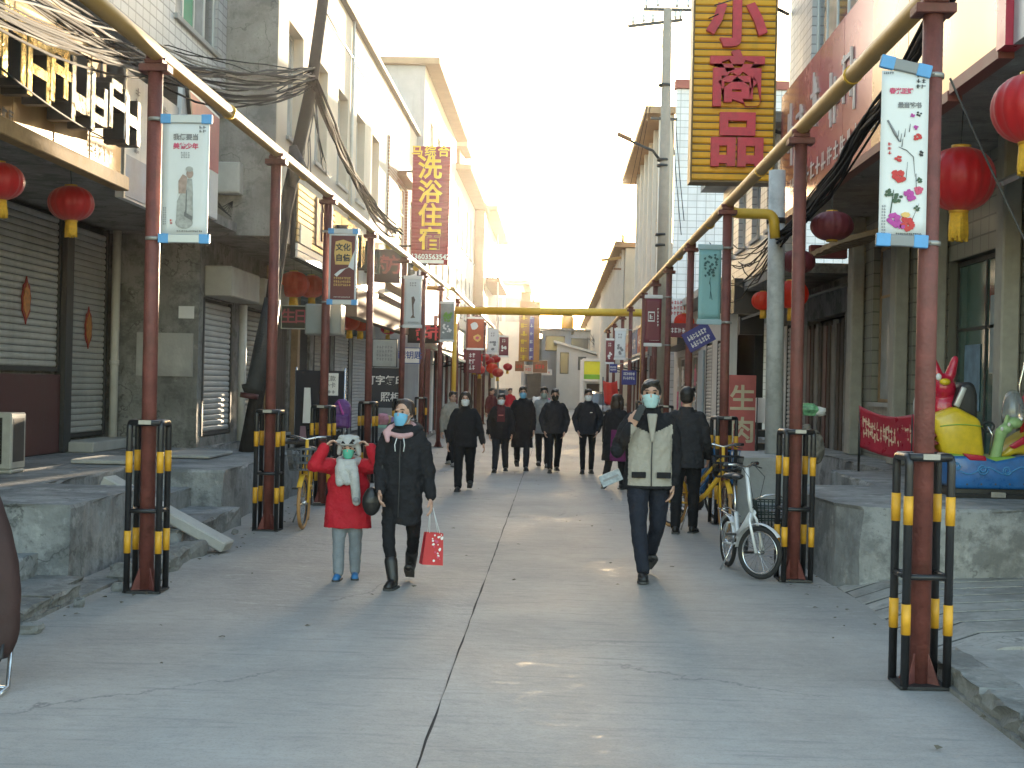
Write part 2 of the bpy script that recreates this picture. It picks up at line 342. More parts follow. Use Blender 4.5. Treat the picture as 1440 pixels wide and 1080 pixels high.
def stone(name, c, sz, seed, m, parent, rz=0.0):
    r = random.Random(seed); mb = MB(); n, k = 9, 6; vs = []
    M = Matrix.Rotation(rz, 4, 'Z')
    for i in range(k+1):
        th = PI*i/k
        for j in range(n):
            a = 2*PI*j/n; q = 1+r.uniform(-.16,.16)
            p = Vector((math.copysign(abs(math.sin(th)*math.cos(a))**.6, math.cos(a))*sz[0]/2*q, math.copysign(abs(math.sin(th)*math.sin(a))**.6, math.sin(a))*sz[1]/2*q, math.copysign(abs(math.cos(th))**.6, -math.cos(th))*sz[2]/2*q))
            vs.append(M @ p + Vector(c))
    mb.add(vs, [(i*n+j, i*n+(j+1) % n, (i+1)*n+(j+1) % n, (i+1)*n+j) for i in range(k) for j in range(n)], 0, False)
    return mb.build(name, m, parent)
def kerb_stones(parent, x, ys, w, h, m, seed):
    r = random.Random(seed)
    for y0, y1 in zip(ys[:-1], ys[1:]):
        mb = rough_prism([(x-w/2,y0+.02),(x+w/2,y0+.02),(x+w/2,y1-.02),(x-w/2,y1-.02)], -.02, h+r.uniform(-.025,.025), int(y0*100), .02, .12)
        mb.build('kerb_stone', m, parent)
kerb_stones(kerb, -3.78, [5.2,5.9,6.6,7.2,7.9,8.5,9.2,9.8,10.4], .22, .10, CONC_D, 1)
for i, (y, s) in enumerate(((11.6,.5),(12.1,.42),(12.65,.6),(13.15,.55))):
    stone('kerb_stone', (-3.62+.05*(i % 2), y, .04), (.34, s, .2), 30+i, CONC_D, kerb, rnd.uniform(-.3,.3))
for i in range(16):
    y = rnd.choice((rnd.uniform(9,11), rnd.uniform(12.5,16.5))); stone('rubble', (-3.75+rnd.uniform(-.2,.28), y, .02), (rnd.uniform(.05,.16),)*2+(rnd.uniform(.04,.1),), 50+i, CONC_D, kerb)
# narrow pavement strip behind the near left kerb
rough_prism([(-9,3),(-3.9,3),(-3.9,11.19),(-9,11.19)], -.03, .06, 8).build('left_verge', CONC_D, kind='structure')

# right raised platform, apron and kerb
plat_r = rough_prism([(2.50,13.0),(2.56,12.35),(2.72,12.02),(3.0,11.9),(3.6,12.0),(12,12.7),(12,34),(4.3,34),(4.3,17.6),(3.55,17.5),(3.5,14.7),(2.49,14.6)], -.03, .74, 6).build('right_terrace', PLATE, kind='structure')
rough_prism([(2.62,14.66),(3.53,14.72),(3.53,17.5),(2.62,17.5)], -.03, .28, 15).build('step', PLATE, plat_r)
rough_prism([(3.05,14.7),(3.53,14.74),(3.53,17.5),(3.05,17.5)], .2, .52, 16).build('step', PLATE, plat_r)
rough_prism([(2.40,17.7),(3.35,17.7),(3.35,19.7),(2.40,19.7)], -.03, .86, 17).build('pole_plinth', CONC_L, plat_r)
low_r = rough_prism([(2.75,19.75),(4.9,19.75),(4.9,62),(2.65,62)], -.03, .18, 9).build('right_pavement', CONC, kind='structure')
apron = MB().box(2.6, 14, 3.0, 12.6, -.045, -.01).build('right_apron', JOINT, kind='structure')
def ramp_strip(y0, y1, y0b, y1b, i, m_=None, dz=0.0):
    m_ = m_ or CONC
    mb = MB(); xs = [2.56+.02*(i % 2), 2.95, 5, 12]; zs = [.0, .115, .17, .3]; vs = []
    for x, z in zip(xs, zs):
        t = (x-2.5)/9.5
        vs += [(x, y0+(y0b-y0)*t, z+dz), (x, y1+(y1b-y1)*t, z+dz)]
    fs = [(2*k, 2*k+2, 2*k+3, 2*k+1) for k in range(3)]
    mb.add(vs, fs); o = mb.build('apron_strip', m_, apron)
    md = o.modifiers.new('depth', 'SOLIDIFY'); md.thickness = .11; md.offset = -1
yy = [8.75, 9.3, 9.72, 10.12, 10.5, 10.86, 11.2, 11.54, 11.88, 12.2]
for i, (a, b_) in enumerate(zip(yy[:-1], yy[1:])):
    ramp_strip(a+.03, b_-.03, a+2.04, b_+2.0-.04, i)
ramp_strip(8.95, 12.2, 11.0, 14.2, 0, JOINT, -.008)
rough_prism([(2.62,3),(12,3),(12,11.0),(2.66,8.95)], -.03, .095, 22).build('right_verge', CONC, kind='structure')
kerb2 = MB().box(2.36,2.62,2.0,8.7,-.03,.02).build('right_kerb', CONC_D, kind='structure')
kerb_stones(kerb2, 2.50, [3.6,4.3,5.0,5.7,6.3,6.9,7.5,8.1,8.7], .24, .13, CONC_D, 2)
LITTER = mat('scraps and leaves', (.10,.085,.06), .9, var=.4, scale=20)
mb = MB(); r = random.Random(12)
for i in range(260):
    side = r.random()
    x, y = (r.uniform(-3.6,-3.2), r.uniform(8,30)) if side < .4 else ((r.uniform(2.1,2.55), r.uniform(7,30)) if side < .75 else (r.uniform(-3,2), r.uniform(6,40)))
    s_ = r.uniform(.008,.025); a = r.uniform(0,6)
    M = Matrix.Translation((x, y, .008)) @ Matrix.Rotation(a, 4, 'Z') @ Matrix.Rotation(r.uniform(-.4,.4), 4, 'X')
    mb.add([M @ Vector(p) for p in ((-s_,-s_*.6,0),(s_,-s_*.5,.004),(s_*.8,s_*.7,0),(-s_*.7,s_*.6,.006),(0,0,.01))], [(0,1,4),(1,2,4),(2,3,4),(3,0,4)])
mb.build('litter', LITTER, kind='stuff')

# ------------------------------------------------------------------ building helpers (facades face the street: planes of constant x)
def wall_cells(mb, xo, xi, y0, y1, z0, z1, holes):
    ys = sorted({y0, y1, *[h[0] for h in holes], *[h[1] for h in holes]}); zs = sorted({z0, z1, *[h[2] for h in holes], *[h[3] for h in holes]})
    ys = [y for y in ys if y0 <= y <= y1]; zs = [z for z in zs if z0 <= z <= z1]
    for a, b in zip(ys[:-1], ys[1:]):
        for c, d in zip(zs[:-1], zs[1:]):
            if any(h[0] <= (a+b)/2 <= h[1] and h[2] <= (c+d)/2 <= h[3] for h in holes): continue
            mb.box(min(xo,xi), max(xo,xi), a, b, c, d)
    return mb
def window(parent, X, s, y0, y1, z0, z1, fm, gm, nv=1, nh=0, sill=True, depth=.12):
    """window set DEPTH behind the facade plane X; s = +1 when the facade faces +x"""
    xf = X - s*depth; t = .05; fr = MB()
    for a, b in ((y0, y0+t), (y1-t, y1)): fr.box(xf-.03, xf+.03, a, b, z0, z1)
    fr.box(xf-.03, xf+.03, y0+t, y1-t, z0, z0+t); fr.box(xf-.03, xf+.03, y0+t, y1-t, z1-t, z1)
    for k in range(nv):
        y = y0 + (y1-y0)*(k+1)/(nv+1); fr.box(xf-.025, xf+.025, y-.022, y+.022, z0+t, z1-t)
    for k in range(nh):
        z = z0 + (z1-z0)*(.68 if nh == 1 else (k+1)/(nh+1)); fr.box(xf-.02, xf+.02, y0+t, y1-t, z-.02, z+.02)
    w = fr.build('window', fm, parent)
    gms = gm if isinstance(gm, list) else [gm]
    for k in range(nv+1):
        a = y0 + t + (y1-y0-2*t)*k/(nv+1); b = y0 + t + (y1-y0-2*t)*(k+1)/(nv+1)
        MB().box(xf-.008, xf+.008, a+.005, b-.005, z0+t-.01, z1-t+.01).build('pane', gms[k % len(gms)], w)
    if sill: MB().box(min(X+s*.05, xf), max(X+s*.05, xf), y0-.06, y1+.06, z0-.07, z0-.003).build('sill', CONC_L, w)
    return w
SLATM = {}
def slat_mesh(L_, h, m):
    k = (round(L_,3), round(h,3), m.name)
    if k not in SLATM:
        mb = MB(); pr = [(0,0),(.012,.010),(.018,h*.35),(.016,h*.75),(.004,h*.93),(0,h)]
        for a, b in zip(pr[:-1], pr[1:]): mb.add([(a[0],-L_/2,a[1]),(a[0],L_/2,a[1]),(b[0],L_/2,b[1]),(b[0],-L_/2,b[1])], [(0,1,2,3)])
        me = mb.mesh('slat', m); SLATM[k] = me
    return SLATM[k]
def shutter(parent, X, s, y0, y1, z0, z1, m, h=.09, rails=True, joined=False):
    fr = MB()
    for a, b in ((y0-.05, y0+.02), (y1-.02, y1+.05)): fr.box(X-.03, X+.045, a, b, z0, z1)
    fr.box(X-.02, X+.03, y0+.02, y1-.02, z0, z0+.06)
    fr.box(X-.05*s-.01, X-.05*s+.01, y0, y1, z0, z1)
    sh = fr.build('shutter', FRAME_D, parent)
    n = int((z1-z0-.06)/h); me = slat_mesh(y1-y0-.04, h-.006, m)
    if joined:
        mb = MB()
        for k in range(n):
            for v0, f in ((me, 0),): mb.add([(X+s*v.co.x, (y0+y1)/2+v.co.y, z0+.06+k*h+v.co.z) for v in me.vertices], [tuple(p.vertices) for p in me.polygons])
        mb.build('slats', m, sh); return sh
    for k in range(n):
        o = bpy.data.objects.new('slat', me); COL.objects.link(o); o.parent = sh; o.location = (X, (y0+y1)/2, z0+.06+k*h)
        o.scale = (s, 1, 1)
    return sh

# ------------------------------------------------------------------ LEFT: near shop with the gilt sign
b1 = thing('shop_building', 'two storey shop with white tiled upper wall, green curtained window and grey roller shutters', 'shop', (-6.9,14,0))
mb = MB(); wall_cells(mb, -6.95, -7.3, 5, 20.68, 0, 5.75, [(13.6,18.5,1.78,4.0),(18.78,20.45,.82,4.0)]); mb.build('wall', CONC_D, b1)
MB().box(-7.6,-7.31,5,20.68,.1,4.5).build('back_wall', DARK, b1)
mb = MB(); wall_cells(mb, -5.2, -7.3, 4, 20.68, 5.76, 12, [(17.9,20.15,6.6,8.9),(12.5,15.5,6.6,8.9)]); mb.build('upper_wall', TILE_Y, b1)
window(b1, -5.2, 1, 17.9, 20.15, 6.6, 8.9, FRAME_A, [GLASS_C, GREEN_C, GLASS_C, GLASS], 3, 1, depth=.08)
window(b1, -5.2, 1, 12.5, 15.5, 6.6, 8.9, FRAME_A, [GLASS_C, GLASS], 3, 1)
MB().box(-6.92,-4.95,5,20.6,3.98,4.12).build('canopy_soffit', CONC_D, b1)
MB().box(-7.2,-6.96,5,20.6,4.12,5.75).build('canopy_back', CONC_D, b1)
MB().box(-6.94,-6.86,13.5,18.5,.66,1.74).build('plinth_panel', MAROON, b1, bevel=.01)
shutter(b1, -6.92, 1, 13.6, 18.45, 1.78, 3.95, SHUT)
shutter(b1, -6.92, 1, 18.86, 20.4, .84, 3.95, SHUT)
MB().box(-6.95,-6.80,18.5,18.78,.66,3.96).build('pillar', FRAME_D, b1, bevel=.01)
MB().box(-6.94,-6.45,18.7,20.6,.652,.80).build('doorstep', CONC_L, b1, bevel=.015)
MB().cyl((-6.78,20.52,.66),(-6.78,20.52,3.96),.065).cyl((-6.78,20.52,1.9),(-6.78,20.52,1.98),.075).build('downpipe', PIPE_W, b1)
# red and gold paper ornaments on the shutters
ORN = mat('gilt paper', (.55,.22,.05), .45, .3, var=.35, scale=18); ORN_R = mat('red paper', (.30,.03,.02), .6, var=.3, scale=14)
for yc, zc in ((17.3,2.69),(19.65,2.43)):
    t = thing('door_ornament', 'gilt and red paper ornament on the %s' % ('wider shutter above the maroon panel' if yc < 18 else 'narrow full height shutter'), 'ornament', (-6.88,yc,zc), 'paper ornaments on roller shutters')
    pts = [(0,.58),(.07,.42),(.17,.36),(.2,.2),(.25,.08),(.21,-.1),(.22,-.24),(.13,-.36),(.07,-.42),(0,-.56)]
    pts = pts + [(-x, y) for x, y in pts[-2:0:-1]]
    Mx = Matrix(((0,0,1,-6.895),(.62,0,0,yc),(0,.55,0,zc),(0,0,0,1)))
    MB().prism(pts, Mx, 0, .012).build('paper', ORN_R, t)
    MB().prism([(x*.74, y*.74) for x, y in pts], Mx, .012, .02).build('gilt_face', ORN, t)

# ------------------------------------------------------------------ LEFT: pale building beyond it
b2 = thing('street_building', 'pale two storey building with a row of tall windows and bare grey end wall', 'building', (-4.4,21,0))
wins = [(21.5+2.45*k, 22.75+2.45*k, 5.65, 7.5) for k in range(5)]
mb = MB(); wall_cells(mb, -4.4, -4.75, 20.72, 34.2, 3.95, 9.2, wins); mb.build('wall', PLASTER, b2)
for w_ in wins: window(b2, -4.4, 1, *w_, FRAME_A, GLASS_C, 1, 1, depth=.2)
mb = MB(); wall_cells(mb, -4.36, -4.75, 34.25, 41, 4.3, 8.0, [(36.0,38.6,4.9,7.2),(39.2,40.4,4.9,7.0)]); mb.build('brick_wall', BRICK_Y, b2)
MB().box(-4.75,-4.4,34.25,41,8.05,9.2).build('wall', PLASTER, b2)
window(b2, -4.36, 1, 36.0, 38.6, 4.9, 7.2, FRAME_A, GLASS_C, 2, 1); window(b2, -4.36, 1, 39.2, 40.4, 4.9, 7.0, FRAME_A, GLASS_C, 0, 1)
MB().box(-4.36,-4.1,35.9,38.7,7.25,7.35).build('window_hood', BROWN, b2)
MB().box(-11,-4.41,20.7,20.9,3.95,9.2).box(-11,-4.76,20.9,41,9.0,9.2).build('end_wall', CONC, b2)
MB().box(-11,-4.42,20.9,41,3.95,4.1).build('floor_slab', CONC_D, b2)
MB().box(-11,-4.28,20.66,41,9.21,9.32).build('roof_edge', FRAME_D, b2, bevel=.01)
MB().box(-11,-5.55,20.74,20.95,.1,3.94).build('end_wall', CONC_D, b2)
MB().box(-6.5,-5.62,20.70,20.735,1.75,2.42).build('plaster_patch', CONC_L, b2)
MB().box(-5.86,-5.62,20.72,20.732,2.65,2.84).build('paper_notice', FRAME_W, b2)
mb = MB(); holes = [(21.0,22.9,.8,3.0),(23.4,25.4,.8,3.0),(25.9,27.8,.5,3.0),(28.3,30.2,.3,3.0),(30.7,33.0,.3,3.0),(33.5,36,.3,3.0),(36.5,39.5,.3,3.0)]
wall_cells(mb, -5.55, -5.9, 20.96, 41, .1, 3.94, holes); mb.build('ground_wall', CONC_D, b2)
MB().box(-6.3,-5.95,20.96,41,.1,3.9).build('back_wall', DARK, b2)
shutter(b2, -5.58, 1, 21.05, 22.85, .82, 3.0, SHUT_L); shutter(b2, -5.58, 1, 23.45, 25.35, .66, 3.0, SHUT_D)
shutter(b2, -5.58, 1, 33.55, 35.9, .3, 3.0, SHUT_L, joined=True); shutter(b2, -5.58, 1, 36.55, 39.4, .3, 3.0, SHUT_L, joined=True); shutter(b2, -5.58, 1, 30.75, 32.9, .3, 3.0, SHUT_D, joined=True)
for a, b_ in ((21.0,22.95),(23.4,25.5)):
    MB().box(-5.54,-5.1,a-.02,b_,3.02,3.5).build('shutter_box', SHUT_D, b2, bevel=.02)
MB().cyl((-5.42,23.15,.66),(-5.42,23.15,3.0),.07).build('downpipe', PIPE_W, b2)
for a, b_ in ((25.5,25.85),(28.0,28.25)): MB().box(-5.54,-5.40,a,b_,.5,3.9).build('pillar', WOOD, b2)
mb = MB()
for k in range(8): mb.box(-5.62,-5.58,26.0+.22*k,26.19+.22*k,.5,2.95)
mb.build('door_boards', DARKB, b2)
MB().box(-5.66,-5.60,28.35,30.15,.3,2.95).build('door', DARK, b2)
MB().tube([(-4.36,27.95,4.0),(-4.36,27.95,9.2)], .035, 8).build('downpipe', PIPE_W, b2)
MB().tube([(-4.37,20.75,8.6),(-4.37,26,8.45),(-4.37,33,8.5)], .012, 5).build('wall_cable', STEEL_D, b2)
eb = thing('electric_box', 'pale grey electric meter box on the bare grey end wall', 'electric box', (-5.0,20.55,6.2))
p0, p1 = W(308,273,20.6), W(341,230,20.6)
MB().box(p0.x,p1.x,20.44,20.69,p0.z,p1.z).build('cabinet', mat('pale box paint', (.50,.52,.50), .5, var=.1), eb, bevel=.012)
MB().box(p0.x+.02,p1.x-.02,20.42,20.438,p0.z+.02,p1.z-.02).build('cabinet_door', MATS['pale box paint'], eb, bevel=.004)
mb = MB(); r = random.Random(3)
for k in range(6): mb.tube([(p0.x-.02*k, 20.6, p0.z+.2), (p0.x-.05-.03*k, 20.58, p0.z-.05-.05*r.random()), (p0.x+.05+.03*k, 20.6, p0.z-.2-.03*k), (p0.x+.2, 20.65, p0.z-.1)], .008, 5)
mb.build('cable', STEEL_D, eb)

# ------------------------------------------------------------------ LEFT: farther buildings
b4 = thing('tall_building', 'cream building with brown overhanging eave above the bath house sign', 'building', (-4.2,48,0))
mb = MB(); wl = [(43.0+2.6*k, 44.2+2.6*k, z, z+1.9) for k in range(4) for z in (5.0, 8.2)]; wall_cells(mb, -4.2, -4.5, 41.2, 54, .1, 11.4, wl); mb.build('wall', PLASTER, b4)
for w_ in wl: window(b4, -4.2, 1, *w_, FRAME_A, GLASS_C, 1, 0, depth=.1)
MB().box(-11,-4.21,41.1,41.3,.1,11.4).build('end_wall', GREY_W, b4)
MB().box(-11.2,-3.75,40.9,54.2,11.42,11.62).build('eave', EAVE_L, b4)
MB().box(-5.0,-4.6,46,46.6,11.63,12.4).build('chimney', BROWN, b4)
b5 = thing('tall_building', 'cream building with buff eave and grey pilaster, second beyond the bath house sign', 'building', (-4.2,62,0))
mb = MB(); wl = [(55.2+2.7*k, 56.3+2.7*k, z, z+1.9) for k in range(5) for z in (4.6, 7.6)]; wall_cells(mb, -4.2, -4.5, 54.3, 69, .1, 10.3, wl); mb.build('wall', WHITE_W, b5)
for w_ in wl: window(b5, -4.2, 1, *w_, FRAME_A, GLASS_C, 0, 0, depth=.1)
MB().box(-11,-3.6,54.25,69.2,10.35,10.55).build('eave', EAVE_L, b5)
MB().box(-4.19,-3.7,66.5,68.5,.1,10.3).build('pilaster', BROWN, b5)
MB().box(-6,-4.3,57.5,60.5,10.56,11.8).build('roof_house', BROWN, b5); MB().box(-6.2,-4.0,57.3,60.7,11.82,12.05).build('roof_tiles', EAVE_L, b5)
b6 = thing('tall_building', 'cream building with short buff eave, third beyond the bath house sign', 'building', (-4,78,0))
MB().box(-11,-3.9,69.3,86,.1,10.6).build('wall', PLASTER, b6); MB().box(-11,-3.2,69.3,86.2,10.65,10.9).build('eave', EAVE_L, b6)
MB().box(-11,-3.0,69.4,80,7.0,7.2).build('balcony_slab', BROWN, b6)
for k in range(5): window(b6, -3.9, 1, 71+3*k, 72.2+3*k, 7.6, 9.6, FRAME_D, GLASS_C, 0, 0, sill=False, depth=-.03)
b7 = thing('corner_building', 'pale building with brown roof edge at the far bend of the street', 'building', (-3,100,0))
MB().box(-6.2,-2.4,92,130,.1,8.5).build('wall', WHITE_W, b7)
MB().box(-6.4,-1.9,91.6,131,8.52,8.8).build('roof_edge', EAVE_L, b7)
for k in range(2): MB().box(-4.9+1.35*k,-3.8+1.35*k,91.94,91.99,6.0,7.6).build('window', GLASS_C, b7)
for k in range(6): window(b7, -2.4, 1, 94+5*k, 95.6+5*k, 6.1, 7.8, FRAME_D, GLASS, 0, 0, sill=False, depth=-.03)
# houses closing the street
def far_house(label, x0, x1, y, z, mw, mr, slope=0.0, wins=()):
    h = thing('far_house', label, 'house', ((x0+x1)/2, y, 0))
    Mx = Matrix(((1,0,0,0),(0,0,1,0),(0,1,0,0),(0,0,0,1)))
    MB().prism([(x0,.0),(x1,.0),(x1,z-slope),(x0,z)], Mx, y, y+8).build('wall', mw, h)
    MB().prism([(x0-.25,z+.02),(x1+.25,z-slope+.02),(x1+.25,z-slope+.2),(x0-.25,z+.2)], Mx, y-.3, y+8.3).build('roof', mr, h)
    for a, b, c, d in wins:
        f = MB().box(a,b,y-.05,y-.003,c,d).build('window', FRAME_D, h); MB().box(a+.06,b-.06,y-.065,y-.051,c+.06,d-.06).build('pane', GLASS, f)
    return h
far_house('grey flat roofed house at the far end, left of its neighbours', -1.2, 1.1, 106, 6.0, GREY_W, CONC, 0, ((-.9,.6,4.4,5.6),))
far_house('low white house with sloping roof at the far end of the street', .0, 3.0, 101, 4.9, WHITE_W, FRAME_A, .9, ((.25,.9,2.6,4.2),(1.6,2.2,2.9,3.9)))
far_house('grey house with a blue roof tank far behind the white one', .9, 4.6, 122, 6.6, GREY_W, CONC, 0, ((1.2,2.8,4.6,6.0),))
far_house('tan house at the far end behind the yellow green shop', 3.2, 9, 125, 4.6, PLASTER, BROWN, .4)
far_house('pale wall house closing the far left of the street', -6, -1.25, 112, 5.4, CONC_L, CONC, 0, ((-4,-2.6,3,4.4),))
tk = thing('roof_tank', 'small orange tank on the far grey roof', 'tank', (2.55,121,6.8)); c_ = W(798,470,121.5)
MB().lathe([(.5,0),(.55,.2),(.55,1.2),(.35,1.45),(.12,1.6),(.1,1.8)], (c_.x,124,6.8), 12).build('drum', mat('orange tank', (.62,.30,.05), .5), tk)

# ------------------------------------------------------------------ RIGHT: near shop under a wide canopy
r1 = thing('shop_building', 'near right shop with wide concrete canopy, tiled columns and green glazed door', 'shop', (4.9,16,0))
MB().box(3.62,9,8.5,22.5,4.55,4.72).build('canopy_soffit', CONC, r1)
wl = [(16.2,20.6,6.7,9.0),(10.5,14.5,6.7,9.0)]
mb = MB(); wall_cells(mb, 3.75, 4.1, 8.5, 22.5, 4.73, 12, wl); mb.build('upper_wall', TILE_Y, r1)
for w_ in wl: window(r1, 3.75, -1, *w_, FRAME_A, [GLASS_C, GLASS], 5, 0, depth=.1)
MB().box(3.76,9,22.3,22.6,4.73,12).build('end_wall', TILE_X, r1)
TILE_G = tile_mat('grey green wall tiles', (.27,.265,.22), (.12,.12,.10), .30, .20, 'Y', rough=.4)
mb = MB(); wall_cells(mb, 4.9, 5.2, 8.5, 22.5, .7, 4.54, [(14.8,17.1,.7,3.4),(19.75,21.2,1.55,4.0),(17.4,18.8,.7,3.9)]); mb.build('ground_wall', TILE_G, r1)
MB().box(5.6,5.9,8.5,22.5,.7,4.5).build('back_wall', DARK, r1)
for a, b_ in ((14.42,14.68),(18.95,19.25),(21.7,22.05),(17.12,17.3)):
    MB().box(4.68,4.88,a,b_,.74,4.54).build('column', mat('column render', (.33,.315,.27), .7, var=.15, streak=.3), r1, bevel=.02)
GREEN_G = mat('green tinted glass', (.035,.10,.085), .12, var=.3, scale=2, spec=.9)
d = window(r1, 4.9, -1, 14.82, 17.08, .76, 3.38, STEEL_D, GREEN_G, 1, 1, sill=False)
MB().box(5.0,5.005,15.2,15.8,2.0,2.9).build('door_poster', mat('faded poster', (.28,.33,.33), .6, var=.3, scale=5), r1)
MB().box(5.0,5.005,16.15,16.75,1.55,2.35).build('door_poster', mat('blue poster', (.16,.25,.33), .6, var=.35, scale=6), r1)
d = window(r1, 4.9, -1, 19.8, 21.15, 1.6, 3.98, WOOD, [GLASS, GLASS_C], 1, 1)
mb = MB()
for k in range(10):
    y = 10.0+.45*k; mb.box(4.05,4.84,y,y+.40,3.75+.0*k,3.79)
M_ = Matrix.Translation((4.45,12.2,3.9)) @ Matrix.Rotation(rad(-28),4,'Y') @ Matrix.Translation((-4.45,-12.2,-3.77))
mb.v = [tuple(M_ @ Vector(v)) for v in mb.v]; mb.build('ribbed_awning', mat('grey ribbed sheet', (.30,.31,.31), .5, .4, var=.12), r1)
mb = MB()
for k in range(9): mb.box(3.7,4.66,18.2+.26*k,18.44+.26*k,3.86+.01*(k % 2),3.93+.01*(k % 2))
M_ = Matrix.Translation((4.2,19.3,3.9)) @ Matrix.Rotation(rad(-16),4,'Y') @ Matrix.Translation((-4.2,-19.3,-3.9)); mb.v = [tuple(M_ @ Vector(v)) for v in mb.v]
mb.build('timber_awning', WOOD, r1)

# ------------------------------------------------------------------ RIGHT: next shops
r2 = thing('shop_building', 'two storey white tiled shop behind the yellow vertical sign, with dark board doors', 'shop', (4.3,27,0))
wl = [(23.2+1.9*k,24.3+1.9*k,4.6,5.95) for k in range(4)]
mb = MB(); wall_cells(mb, 3.7, 4.0, 22.65, 30.8, 3.9, 6.2, wl); mb.build('upper_wall', TILE_Y, r2)
for w_ in wl: window(r2, 3.7, -1, *w_, FRAME_A, GLASS_C, 1, 0)
MB().box(3.2,9,22.65,31.0,6.22,6.4).build('roof_slab', CONC_L, r2)
MB().box(3.72,9,22.65,30.8,3.72,3.88).build('floor_slab', CONC_D, r2)
mb = MB(); wall_cells(mb, 4.85, 5.1, 22.65, 30.8, .15, 3.7, [(23.0,26.4,.15,3.1),(27,30,.15,3.1)]); mb.build('ground_wall', CONC_D, r2)
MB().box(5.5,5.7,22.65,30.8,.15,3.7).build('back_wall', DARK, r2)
for k in range(13):
    MB().box(4.84-.015*(k % 3),4.9-.015*(k % 3),23.03+.26*k,23.26+.26*k,.2,3.0-.08*(k % 2)).build('door_board', (DARKB, MAROON, DARKB, FRAME_D, mat('grey boards', (.2,.2,.19), .8, var=.25, scale=4), DARKB)[k*5 % 6], r2)
shutter(r2, 4.82, -1, 27.05, 28.3, .2, 3.1, SHUT_L, joined=True)
MB().box(4.80,4.86,28.5,30.4,.2,3.1).build('white_panel', FRAME_W, r2)
mb = MB(); mb.bar((4.85,24.4,3.55),(3.55,24.4,3.1),3.6,.04,up=(0,0,1)); mb.build('slate_awning', mat('slate sheet', (.10,.11,.115), .6, var=.2), r2)
r2b = thing('shop_building', 'low shop with white walls, roller shutters and dark glass doors beside the teal banner', 'shop', (3.9,38,0))
mb = MB(); wall_cells(mb, 3.85, 4.1, 30.9, 44.5, .15, 3.9, [(31.4,32.6,.6,2.9),(33.6,35.0,.6,2.9),(36.4,39.2,.2,2.7),(40,43,.2,2.7)]); mb.build('wall', WHITE_W, r2b)
MB().box(3.3,9,30.9,44.5,3.92,4.1).box(4.11,9,30.9,44.5,4.1,4.4).build('roof_slab', CONC_L, r2b)
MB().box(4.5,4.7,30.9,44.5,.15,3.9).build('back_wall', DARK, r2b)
shutter(r2b, 3.88, -1, 31.45, 32.55, .62, 2.9, SHUT, joined=True); shutter(r2b, 3.88, -1, 33.65, 34.95, .62, 2.9, SHUT, joined=True)
GLASS_D = mat('dark shop glass', (.03,.028,.035), .15, var=.1, spec=.8)
for y in (36.45, 37.85): window(r2b, 3.85, -1, y, y+1.33, .25, 2.68, FRAME_A, GLASS_D, 0, 1, sill=False)
for y in (40.05, 41.55): window(r2b, 3.85, -1, y, y+1.43, .25, 2.68, FRAME_A, GLASS_D, 0, 1, sill=False)
MB().box(3.78,3.83,35.15,36.3,.25,2.75).build('blue_door', mat('pale blue door', (.34,.42,.46), .5, var=.1), r2b, bevel=.01)
MB().box(3.2,3.84,36.2,43.5,2.9,3.15).build('canopy', FRAME_D, r2b)
r3 = thing('tall_building', 'tall building with white tiled end wall and buff eave behind the concrete utility pole', 'building', (3.4,52,0))
MB().box(3.75,12,44.7,45.0,.1,11.6).build('end_wall', TILE_X, r3)
MB().box(3.7,12,44.6,45.1,11.62,11.9).build('coping', mat('red coping', (.32,.10,.08), .7), r3)
wl = [(46+2.4*k,47.2+2.4*k,z,z+2.0) for k in range(6) for z in (4.4,7.6)]
mb = MB(); wall_cells(mb, 3.4, 3.74, 45.0, 60.5, .1, 10.8, wl); mb.build('wall', PLASTER, r3)
for w_ in wl: window(r3, 3.4, -1, *w_, FRAME_A, GLASS_C, 0, 0, depth=.1)
MB().box(2.75,3.74,44.8,60.8,10.82,11.05).build('eave', EAVE_L, r3)
for k in range(6): MB().box(3.25,3.39,45.2+2.5*k,45.5+2.5*k,.1,10.8).build('pilaster', WHITE_W, r3)
r4 = thing('tall_building', 'hazy cream building with balcony poles at the far right of the street', 'building', (3,72,0))
MB().box(3.0,12,61,150,.1,8.0).build('wall', PLASTER, r4); MB().box(2.5,12,60.9,150.2,8.02,8.25).build('eave', EAVE_L, r4)  # lengthened and raised so that it shades the street from low sun
MB().box(3.4,12,95,150,8.26,9.6).build('sun_blocker', PLASTER, r4)  # added, mostly hidden block that keeps low sun off the left terrace
for k in range(17): MB().box(2.86,2.98,61.8+1.8*k,62.1+1.8*k,.1,8.0).build('pilaster', WHITE_W, r4)
for k in range(7): window(r4, 3.0, -1, 63.2+3.6*k, 64.8+3.6*k, 4.6, 6.4, FRAME_A, GLASS_C, 0, 0, sill=False, depth=-.03)
